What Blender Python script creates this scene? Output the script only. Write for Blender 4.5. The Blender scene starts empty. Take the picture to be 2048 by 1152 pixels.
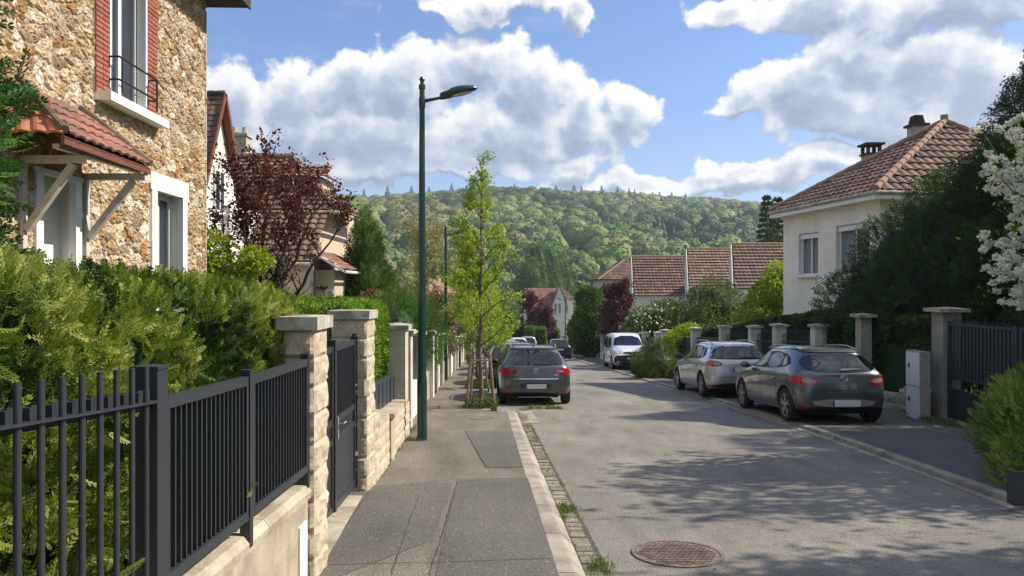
import bpy, math, random
import numpy as np
from mathutils import Vector
from mathutils.bvhtree import BVHTree
from mathutils.geometry import delaunay_2d_cdt
R = math.radians
SC = bpy.context.scene
COL = SC.collection

# ------------------------------------------------------------------ camera
cam = bpy.data.objects.new('camera', bpy.data.cameras.new('camera'))
COL.objects.link(cam)
cam.location = (0, 0, 1.6)
cam.rotation_euler = (R(90), 0, 0)
cam.data.sensor_width = 36
cam.data.lens = 26.02
cam.data.clip_start = .05
cam.data.clip_end = 20000
SC.camera = cam

# ------------------------------------------------------------------ sun, sky, exposure
SUN_EL, SUN_AZ = R(41), R(82)          # azimuth from +Y towards +X
sun = bpy.data.objects.new('sun', bpy.data.lights.new('sun', 'SUN'))
COL.objects.link(sun)
sun.data.energy = 4.5
sun.data.angle = R(.53)
sun.data.color = (1, .90, .76)
sd = Vector((math.sin(SUN_AZ) * math.cos(SUN_EL), math.cos(SUN_AZ) * math.cos(SUN_EL), math.sin(SUN_EL)))
sun.rotation_euler = sd.to_track_quat('Z', 'Y').to_euler()
SC.view_settings.view_transform = 'Standard'
SC.view_settings.look = 'None'
SC.view_settings.exposure = .58
SC.view_settings.gamma = 1
SC.cycles.max_bounces = 6
SC.cycles.transparent_max_bounces = 4
SC.cycles.caustics_reflective = False
SC.cycles.caustics_refractive = False
SC.cycles.sample_clamp_indirect = 4

W = bpy.data.worlds.new('World')
SC.world = W
W.use_nodes = True


class NT:
    """tiny node-tree helper"""
    def __init__(s, t):
        s.t = t
    def n(s, typ, **kw):
        nd = s.t.nodes.new(typ)
        ins = kw.pop('ins', {})
        for k, v in kw.items():
            setattr(nd, k, v)
        for k, v in ins.items():
            if hasattr(v, 'is_linked') or v.__class__.__name__.startswith('NodeSocket'):
                s.t.links.new(v, nd.inputs[k])
            else:
                nd.inputs[k].default_value = v
        return nd
    def m(s, op, a, b=0., c=0., clamp=False):
        nd = s.n('ShaderNodeMath', operation=op, ins={0: a, 1: b, 2: c})
        nd.use_clamp = clamp
        return nd.outputs[0]
    def v(s, op, a, b=(0, 0, 0)):
        nd = s.n('ShaderNodeVectorMath', operation=op, ins={0: a, 1: b})
        return nd.outputs['Value'] if op in ('LENGTH', 'DOT_PRODUCT', 'DISTANCE') else nd.outputs[0]
    def mix(s, f, a, b, blend='MIX'):
        nd = s.n('ShaderNodeMix', data_type='RGBA', blend_type=blend)
        for i, val in ((0, f), (6, a), (7, b)):
            if val.__class__.__name__.startswith('NodeSocket'):
                s.t.links.new(val, nd.inputs[i])
            else:
                nd.inputs[i].default_value = val if i == 0 or len(val) == 4 else (*val, 1)
        return nd.outputs[2]
    def mr(s, v, a, b, c=0., d=1., smooth=True):
        nd = s.n('ShaderNodeMapRange', ins={0: v, 1: a, 2: b, 3: c, 4: d})
        if smooth:
            nd.interpolation_type = 'SMOOTHSTEP'
        return nd.outputs[0]
    def noise(s, vec, scale, detail=4., rough=.5, dist=0.):
        return s.n('ShaderNodeTexNoise', ins={'Vector': vec, 'Scale': scale, 'Detail': detail, 'Roughness': rough, 'Distortion': dist})
    def ramp(s, fac, stops):
        nd = s.n('ShaderNodeValToRGB', ins={0: fac})
        e = nd.color_ramp.elements
        while len(e) < len(stops):
            e.new(.5)
        for el, (p, c) in zip(e, stops):
            el.position = p
            el.color = (*c, 1)
        return nd.outputs[0]
    def link(s, a, b):
        s.t.links.new(a, b)


def sky():
    W.cycles.sampling_method = 'NONE'
    t = NT(W.node_tree)
    W.node_tree.nodes.clear()
    out = t.n('ShaderNodeOutputWorld')
    bg = t.n('ShaderNodeBackground', ins={'Strength': .13})
    nis = t.n('ShaderNodeTexSky', sky_type='NISHITA')
    nis.sun_disc = False
    nis.sun_elevation = SUN_EL
    nis.sun_rotation = SUN_AZ
    nis.altitude = 150
    nis.air_density = 1.15
    nis.dust_density = .6
    nis.ozone_density = 2.6
    d = t.n('ShaderNodeTexCoord').outputs['Generated']
    sp = t.n('ShaderNodeSeparateXYZ', ins={0: d})
    az = t.m('ARCTAN2', sp.outputs[0], sp.outputs[1])
    el = t.m('ARCSINE', sp.outputs[2])
    p = t.n('ShaderNodeCombineXYZ', ins={0: az, 1: el, 2: 0.}).outputs[0]
    # cumulus group: position (azimuth, elevation) -> density
    g = bpy.data.node_groups.new('cumulus', 'ShaderNodeTree')
    g.interface.new_socket('P', in_out='INPUT', socket_type='NodeSocketVector')
    g.interface.new_socket('D', in_out='OUTPUT', socket_type='NodeSocketFloat')
    G = NT(g)
    gi, go = G.n('NodeGroupInput'), G.n('NodeGroupOutput')
    P0 = gi.outputs[0]
    w1 = G.v('SUBTRACT', G.noise(P0, 9, 2, .5).outputs['Color'], (.5, .5, .5))
    w2 = G.v('SUBTRACT', G.noise(P0, 34, 3, .6).outputs['Color'], (.5, .5, .5))
    s1 = G.n('ShaderNodeVectorMath', operation='SCALE', ins={0: w1, 'Scale': .085}).outputs[0]
    s2 = G.n('ShaderNodeVectorMath', operation='SCALE', ins={0: w2, 'Scale': .034}).outputs[0]
    Pw = G.v('ADD', G.v('ADD', P0, s1), s2)
    Pw = G.v('MULTIPLY', Pw, (1, 1, 0))
    ell = [(470, 205, 120, 90), (600, 185, 110, 80), (700, 165, 85, 85), (810, 165, 130, 95), (955, 125, 125, 90), (1065, 175, 110, 95),
           (1170, 235, 110, 80), (1255, 215, 75, 65), (720, 270, 330, 95), (1000, 275, 230, 75),
           (560, 360, 190, 40), (760, 345, 150, 35), (900, 330, 320, 32), (1270, 372, 220, 34), (1470, 362, 190, 36), (1570, 345, 90, 36),
           (1140, 330, 60, 40), (1485, 215, 70, 32), (1590, 170, 90, 55), (1700, 110, 90, 60), (1860, 120, 200, 75), (1990, 170, 170, 120),
           (1750, 225, 240, 60), (1440, 22, 90, 38), (1620, 10, 170, 48), (1880, 10, 260, 55), (1000, 2, 200, 26), (1155, 22, 50, 36),
           (1640, 190, 200, 70), (1900, 245, 170, 50), (1760, 310, 200, 30), (1960, 330, 200, 60)]
    acc = None
    for (cx, cy, rx, ry) in ell:
        a0 = math.atan((cx - 1024) / 1480)
        e0 = math.atan((576 - cy) / 1480 * math.cos(a0))
        q = G.v('MULTIPLY', G.v('SUBTRACT', Pw, (a0, e0, 0)), (1480 / rx / math.cos(a0) ** 0 / 1., 1480 / ry, 0))
        f = G.m('SUBTRACT', 1.0, G.v('LENGTH', q))
        f = G.m('MAXIMUM', f, -1.5)
        acc = f if acc is None else G.n('ShaderNodeMath', operation='SMOOTH_MAX', ins={0: acc, 1: f, 2: .25}).outputs[0]
    # unseen sky away from these clouds; extra cloud cover added as fill light
    far = G.m('ABSOLUTE', G.m('SUBTRACT', G.n('ShaderNodeSeparateXYZ', ins={0: P0}).outputs[0], 0.))
    gen = G.m('SUBTRACT', G.noise(P0, 2.3, 3, .5).outputs[0], .38)
    gen = G.m('MULTIPLY', gen, 5.)
    gen = G.m('MULTIPLY', gen, G.mr(far, .72, .95))
    gen = G.m('SUBTRACT', gen, G.m('SUBTRACT', 1.5, G.m('MULTIPLY', G.mr(far, .72, .95), 1.5)))
    acc = G.m('MAXIMUM', acc, gen)
    vo = G.n('ShaderNodeTexVoronoi', feature='SMOOTH_F1', ins={'Vector': G.v('ADD', P0, s2), 'Scale': 30., 'Detail': 0., 'Roughness': .55, 'Smoothness': .35})
    fb = G.noise(P0, 24, 6, .62).outputs[0]
    acc = G.m('ADD', acc, G.m('MULTIPLY', G.m('SUBTRACT', .42, vo.outputs['Distance']), .42))
    acc = G.m('ADD', acc, G.m('MULTIPLY', G.m('SUBTRACT', fb, .5), 1.0))
    G.link(acc, go.inputs[0])
    def dens(vec):
        nd = t.n('ShaderNodeGroup')
        nd.node_tree = g
        t.link(vec, nd.inputs[0])
        return nd.outputs[0]
    D0 = dens(p)
    D1 = dens(t.v('ADD', p, (.009, .022, 0)))
    cover = t.mr(D0, -.01, .24)
    relief = t.m('SUBTRACT', D0, D1)
    deep = t.mr(D0, .25, .95)
    light = t.m('ADD', t.m('SUBTRACT', .66, t.m('MULTIPLY', deep, .50)), t.m('MULTIPLY', relief, t.m('SUBTRACT', 1.25, t.m('MULTIPLY', deep, .75))), clamp=True)
    base = t.ramp(light, [(0, (1.7, 2.1, 2.95)), (.3, (2.3, 2.7, 3.5)), (.56, (3.7, 3.95, 4.4)), (.84, (5.1, 5.15, 5.2)), (1, (5.7, 5.7, 5.7))])
    wisp = t.m('MULTIPLY', t.mr(t.noise(t.v('MULTIPLY', p, (1, 3.2, 1)), 7, 6, .62).outputs[0], .5, .8), .35)
    hazeband = t.mr(el, .26, .05, 0., .40)
    skyc = t.mix(t.m('ADD', wisp, hazeband, clamp=True), t.mix(1., nis.outputs[0], (.60, .69, .89), 'MULTIPLY'), (2.6, 3.35, 4.6))
    up = t.mr(el, -.02, .02)
    c = t.mix(t.m('MULTIPLY', t.m('MULTIPLY', cover, .97), up), skyc, base)
    t.link(c, bg.inputs[0])
    t.link(bg.outputs[0], out.inputs[0])
sky()


# ------------------------------------------------------------------ numpy noise
def _h(x, y, z, s):
    h = (x * np.int64(374761393) + y * np.int64(668265263) + z * np.int64(1274126177) + np.int64(s) * np.int64(97531)) & 0xffffffff
    h = ((h ^ (h >> 13)) * np.int64(1103515245)) & 0xffffffff
    h = ((h ^ (h >> 15)) * np.int64(2654435)) & 0xffffffff
    return ((h ^ (h >> 16)) & 0xffffff) / float(0xffffff)
def vn(P, s=0):
    i = np.floor(P).astype(np.int64)
    f = P - i
    f = f * f * (3 - 2 * f)
    r = 0
    for a in (0, 1):
        for b in (0, 1):
            for c in (0, 1):
                w = (f[:, 0] if a else 1 - f[:, 0]) * (f[:, 1] if b else 1 - f[:, 1]) * (f[:, 2] if c else 1 - f[:, 2])
                r = r + w * _h(i[:, 0] + a, i[:, 1] + b, i[:, 2] + c, s)
    return r
def fbm(P, o=4, s=0, g=.5):
    r, a, t = 0, 1., 0.
    for k in range(o):
        r = r + a * vn(P * 2 ** k + 17.3 * k, s + k)
        t += a
        a *= g
    return r / t


# ------------------------------------------------------------------ mesh building
class MB:
    def __init__(s):
        s.V, s.F, s.A, s.n = [], [], [], 0
        s.rng = np.random.default_rng(7)
    def add(s, V, F, a=None):
        V = np.asarray(V, float).reshape(-1, 3)
        if isinstance(F, np.ndarray):
            Fs = [F]
        else:
            d = {}
            for f in F:
                d.setdefault(len(f), []).append(f)
            Fs = [np.array(x) for x in d.values()]
        s.V.append(V)
        for f in Fs:
            s.F.append(f.astype(np.int64) + s.n)
            if a is None:
                s.A.append(np.full(len(f), s.rng.random()))
            elif np.isscalar(a):
                s.A.append(np.full(len(f), float(a)))
            else:
                s.A.append(np.asarray(a, float))
        s.n += len(V)
        return s
    def obox(s, c, hx, hy, hz, a=None):
        c, hx, hy, hz = (np.asarray(q, float) for q in (c, hx, hy, hz))
        V = [c + i * hx + j * hy + k * hz for k in (-1, 1) for j in (-1, 1) for i in (-1, 1)]
        return s.add(V, np.array([[0, 2, 3, 1], [4, 5, 7, 6], [0, 1, 5, 4], [2, 6, 7, 3], [0, 4, 6, 2], [1, 3, 7, 5]]), a)
    def box(s, x0, x1, y0, y1, z0, z1, a=None):
        return s.obox(((x0 + x1) / 2, (y0 + y1) / 2, (z0 + z1) / 2), ((x1 - x0) / 2, 0, 0), (0, (y1 - y0) / 2, 0), (0, 0, (z1 - z0) / 2), a)
    def quad(s, *p, a=None):
        return s.add(p, np.array([[*range(len(p))]]), a)
    def prism(s, pts, ext, a=None):
        """planar polygon extruded by vector ext"""
        pts = [np.asarray(p, float) for p in pts]
        n = len(pts)
        V = pts + [p + np.asarray(ext, float) for p in pts]
        F = [list(range(n))[::-1], list(range(n, 2 * n))] + [[i, (i + 1) % n, n + (i + 1) % n, n + i] for i in range(n)]
        return s.add(V, F, a)
    def tubes(s, p0, p1, r0, r1, n=6, a=None, cap=True):
        p0, p1 = np.atleast_2d(np.asarray(p0, float)), np.atleast_2d(np.asarray(p1, float))
        m = len(p0)
        r0, r1 = np.broadcast_to(r0, m), np.broadcast_to(r1, m)
        d = p1 - p0
        d = d / (np.linalg.norm(d, axis=1)[:, None] + 1e-9)
        up = np.where(np.abs(d[:, 2:3]) > .9, np.array([[1., 0, 0]]), np.array([[0, 0, 1.]]))
        u = np.cross(up, d)
        u /= np.linalg.norm(u, axis=1)[:, None]
        w = np.cross(d, u)
        an = np.arange(n) * 2 * math.pi / n
        ring = np.cos(an)[None, :, None] * u[:, None] + np.sin(an)[None, :, None] * w[:, None]
        V = np.concatenate([p0[:, None] + ring * r0[:, None, None], p1[:, None] + ring * r1[:, None, None]], 1)
        i = np.arange(n)
        F = np.stack([i, (i + 1) % n, n + (i + 1) % n, n + i], 1)
        F = (F[None] + (np.arange(m) * 2 * n)[:, None, None]).reshape(-1, 4)
        av = np.repeat(a, n) if isinstance(a, np.ndarray) else a
        s.add(V.reshape(-1, 3), F, av)
        if cap:
            C = np.concatenate([np.arange(n)[::-1][None] + (np.arange(m) * 2 * n)[:, None], np.arange(n, 2 * n)[None] + (np.arange(m) * 2 * n)[:, None]])
            s.F.append(C + s.n - len(V.reshape(-1, 3)))
            s.A.append(np.full(len(C), .5))
        return s
    def cyl(s, p0, p1, r0, r1=None, n=12, a=None):
        return s.tubes([p0], [p1], r0, r0 if r1 is None else r1, n, a)
    def path(s, pts, r, n=6, a=None):
        pts = np.asarray(pts, float)
        rr = np.broadcast_to(r, len(pts))
        return s.tubes(pts[:-1], pts[1:], rr[:-1], rr[1:], n, a)
    def lathe(s, prof, c=(0, 0, 0), axis='z', n=24, a=None):
        c = np.asarray(c, float)
        V = []
        for (r, h) in prof:
            for k in range(n):
                t = 2 * math.pi * k / n
                q = (r * math.cos(t), r * math.sin(t), h)
                if axis == 'x':
                    q = (h, q[0], q[1])
                elif axis == 'y':
                    q = (q[0], h, q[1])
                V.append(c + q)
        m = len(prof)
        F = [[j * n + k, j * n + (k + 1) % n, (j + 1) * n + (k + 1) % n, (j + 1) * n + k] for j in range(m - 1) for k in range(n)]
        return s.add(V, F, a)
    def ell(s, c, r, n=10, a=None, q=None):
        V, F = [], []
        for i in range(n + 1):
            t = math.pi * i / n
            for k in range(2 * n):
                p = math.pi * k / n
                V.append((c[0] + r[0] * math.sin(t) * math.cos(p), c[1] + r[1] * math.sin(t) * math.sin(p), c[2] + r[2] * math.cos(t)))
        for i in range(n):
            for k in range(2 * n):
                F.append([i * 2 * n + k, i * 2 * n + (k + 1) % (2 * n), (i + 1) * 2 * n + (k + 1) % (2 * n), (i + 1) * 2 * n + k])
        return s.add(V, F, a)
    def ribbon(s, Y, XL, XR, ZT, ZB, a=None):
        """solid strip along Y"""
        n = len(Y)
        Y, XL, XR, ZT, ZB = (np.broadcast_to(np.asarray(q, float), n) for q in (Y, XL, XR, ZT, ZB))
        V = np.stack([np.stack([XL, Y, ZB], 1), np.stack([XR, Y, ZB], 1), np.stack([XR, Y, ZT], 1), np.stack([XL, Y, ZT], 1)], 1).reshape(-1, 3)
        F = []
        for i in range(n - 1):
            for k in range(4):
                F.append([4 * i + k, 4 * i + (k + 1) % 4, 4 * i + 4 + (k + 1) % 4, 4 * i + 4 + k])
        F += [[0, 1, 2, 3], [4 * n - 1, 4 * n - 2, 4 * n - 3, 4 * n - 4]]
        return s.add(V, F, a)
    def grid(s, P, a=None, hole=None):
        """P (nu,nv,3); hole: mask (nu-1,nv-1) of faces to drop"""
        nu, nv = P.shape[:2]
        i, j = np.meshgrid(np.arange(nu - 1), np.arange(nv - 1), indexing='ij')
        F = np.stack([i * nv + j, (i + 1) * nv + j, (i + 1) * nv + j + 1, i * nv + j + 1], -1)
        if hole is not None:
            F = F[~hole]
            if isinstance(a, np.ndarray):
                a = a[~hole]
        return s.add(P.reshape(-1, 3), F.reshape(-1, 4), a if not isinstance(a, np.ndarray) else a.reshape(-1))
    def build(s, name, mat, parent=None, origin=None, smooth=False, colors=None):
        V = np.concatenate(s.V)
        if origin is None and parent is None:
            lo, hi = V.min(0), V.max(0)
            origin = ((lo[0] + hi[0]) / 2, (lo[1] + hi[1]) / 2, lo[2])
        if origin is not None:
            V = V - np.asarray(origin)
        me = bpy.data.meshes.new(name)
        loops = np.concatenate([f.reshape(-1) for f in s.F])
        tot = np.concatenate([np.full(len(f), f.shape[1]) for f in s.F])
        st = np.concatenate([[0], np.cumsum(tot)[:-1]])
        me.vertices.add(len(V))
        me.vertices.foreach_set('co', V.astype(np.float32).ravel())
        me.loops.add(len(loops))
        me.loops.foreach_set('vertex_index', loops.astype(np.int32))
        me.polygons.add(len(tot))
        me.polygons.foreach_set('loop_start', st.astype(np.int32))
        me.polygons.foreach_set('loop_total', tot.astype(np.int32))
        at = me.attributes.new('v', 'FLOAT', 'FACE')
        at.data.foreach_set('value', np.concatenate(s.A).astype(np.float32))
        me.update(calc_edges=True)
        me.validate()
        if colors is not None:
            ca = me.attributes.new('col', 'FLOAT_COLOR', 'POINT')
            ca.data.foreach_set('color', np.concatenate([colors, np.ones((len(colors), 1))], 1).astype(np.float32).ravel())
        me.shade_smooth() if smooth else me.shade_flat()
        if mat is not None:
            me.materials.append(mat)
        o = bpy.data.objects.new(name, me)
        COL.objects.link(o)
        if origin is not None:
            o.location = origin
        if parent is not None:
            o.parent = parent
            if parent.parent is None and origin is None:
                o.location = -Vector(parent.location)
        return o


def tag(o, label=None, cat=None, group=None, kind=None):
    for k, v in (('label', label), ('category', cat), ('group', group), ('kind', kind)):
        if v:
            o[k] = v
    return o
def empty(name, loc, label, cat, group=None):
    o = bpy.data.objects.new(name, None)
    o.empty_display_size = .2
    COL.objects.link(o)
    o.location = loc
    return tag(o, label, cat, group)
def copy_tree(o, parent=None):
    c = o.copy()
    COL.objects.link(c)
    c.parent = parent
    for ch in o.children:
        copy_tree(ch, c)
    return c


# ------------------------------------------------------------------ materials
def mat(name, col, rough=.8, var=.18, scale=3., bump=.0, bscale=60., metal=0., spec=.5, vattr=None, coat=0., alt=None, altscale=1.2, colattr=False, trans=0.):
    m = bpy.data.materials.new(name)
    m.use_nodes = True
    t = NT(m.node_tree)
    b = m.node_tree.nodes['Principled BSDF']
    co = t.n('ShaderNodeTexCoord').outputs['Object']
    c4 = (*col, 1)
    if vattr:
        at = t.n('ShaderNodeAttribute', attribute_name='v')
        base = t.ramp(at.outputs['Fac'], [(i / (len(vattr) - 1), c) for i, c in enumerate(vattr)])
    elif colattr:
        base = t.n('ShaderNodeAttribute', attribute_name='col').outputs['Color']
    else:
        rgb = t.n('ShaderNodeRGB')
        rgb.outputs[0].default_value = c4
        base = rgb.outputs[0]
    if alt:
        base = t.mix(t.mr(t.noise(co, altscale, 5, .6).outputs[0], .42, .62), base, (*alt, 1))
    if var:
        nz = t.noise(co, scale, 6, .62).outputs[0]
        base = t.mix(1., base, t.ramp(nz, [(.25, (1 - var,) * 3), (.75, (1 + var,) * 3)]), 'MULTIPLY')
    t.link(base, b.inputs['Base Color'])
    b.inputs['Roughness'].default_value = rough
    b.inputs['Metallic'].default_value = metal
    b.inputs['Specular IOR Level'].default_value = spec
    b.inputs['Coat Weight'].default_value = coat
    b.inputs['Coat Roughness'].default_value = .04
    if bump:
        bn = t.n('ShaderNodeBump', ins={'Strength': bump, 'Distance': .01, 'Height': t.noise(co, bscale, 5, .6).outputs[0]})
        t.link(bn.outputs[0], b.inputs['Normal'])
    if trans:
        tr = t.n('ShaderNodeBsdfTranslucent')
        t.link(t.mix(1., base, (1.25, 1.35, .6, 1), 'MULTIPLY'), tr.inputs['Color'])
        mx = t.n('ShaderNodeMixShader', ins={0: trans})
        t.link(b.outputs[0], mx.inputs[1])
        t.link(tr.outputs[0], mx.inputs[2])
        t.link(mx.outputs[0], m.node_tree.nodes['Material Output'].inputs[0])
    return m
def leafmat(name, cols, trans=.3, rough=.55):
    return mat(name, cols[0], rough=rough, var=.12, scale=.8, vattr=cols, trans=trans, spec=.3)


def asphalt(name, dark, light, speck=.5, stain=.25):
    m = bpy.data.materials.new(name)
    m.use_nodes = True
    t = NT(m.node_tree)
    b = m.node_tree.nodes['Principled BSDF']
    co = t.n('ShaderNodeTexCoord').outputs['Object']
    n1 = t.noise(co, .55, 6, .6).outputs[0]
    c = t.mix(t.mr(n1, .3, .7), dark, light)
    n2 = t.noise(t.v('MULTIPLY', co, (1.6, .35, 1)), 1.7, 5, .6).outputs[0]
    c = t.mix(1., c, t.ramp(n2, [(.3, (1 - stain,) * 3), (.7, (1 + stain * .8,) * 3)]), 'MULTIPLY')
    sp = t.noise(co, 85, 3, .7).outputs[0]
    c = t.mix(1., c, t.ramp(sp, [(.36, (1 - speck,) * 3), (.64, (1 + speck,) * 3)]), 'MULTIPLY')
    vo = t.n('ShaderNodeTexVoronoi', ins={'Vector': co, 'Scale': 55.})
    c = t.mix(t.mr(vo.outputs['Color'], .8, .95, 0., .45), c, (.30, .29, .27, 1))
    # thin cracks
    w = t.v('ADD', co, t.n('ShaderNodeVectorMath', operation='SCALE', ins={0: t.noise(co, 1.5, 5, .7).outputs['Color'], 'Scale': .9}).outputs[0])
    cr = t.n('ShaderNodeTexVoronoi', feature='DISTANCE_TO_EDGE', ins={'Vector': w, 'Scale': .42})
    msk = t.m('MULTIPLY', t.mr(cr.outputs['Distance'], .0, .005, 1., 0.), t.mr(t.noise(co, .7, 2).outputs[0], .5, .6))
    c = t.mix(t.m('MULTIPLY', msk, .55), c, (.025, .024, .022, 1))
    t.link(c, b.inputs['Base Color'])
    b.inputs['Roughness'].default_value = .88
    b.inputs['Specular IOR Level'].default_value = .3
    h = t.m('ADD', sp, t.m('MULTIPLY', vo.outputs['Distance'], .8))
    bn = t.n('ShaderNodeBump', ins={'Strength': .55, 'Distance': .006, 'Height': h})
    t.link(bn.outputs[0], b.inputs['Normal'])
    return m

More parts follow.
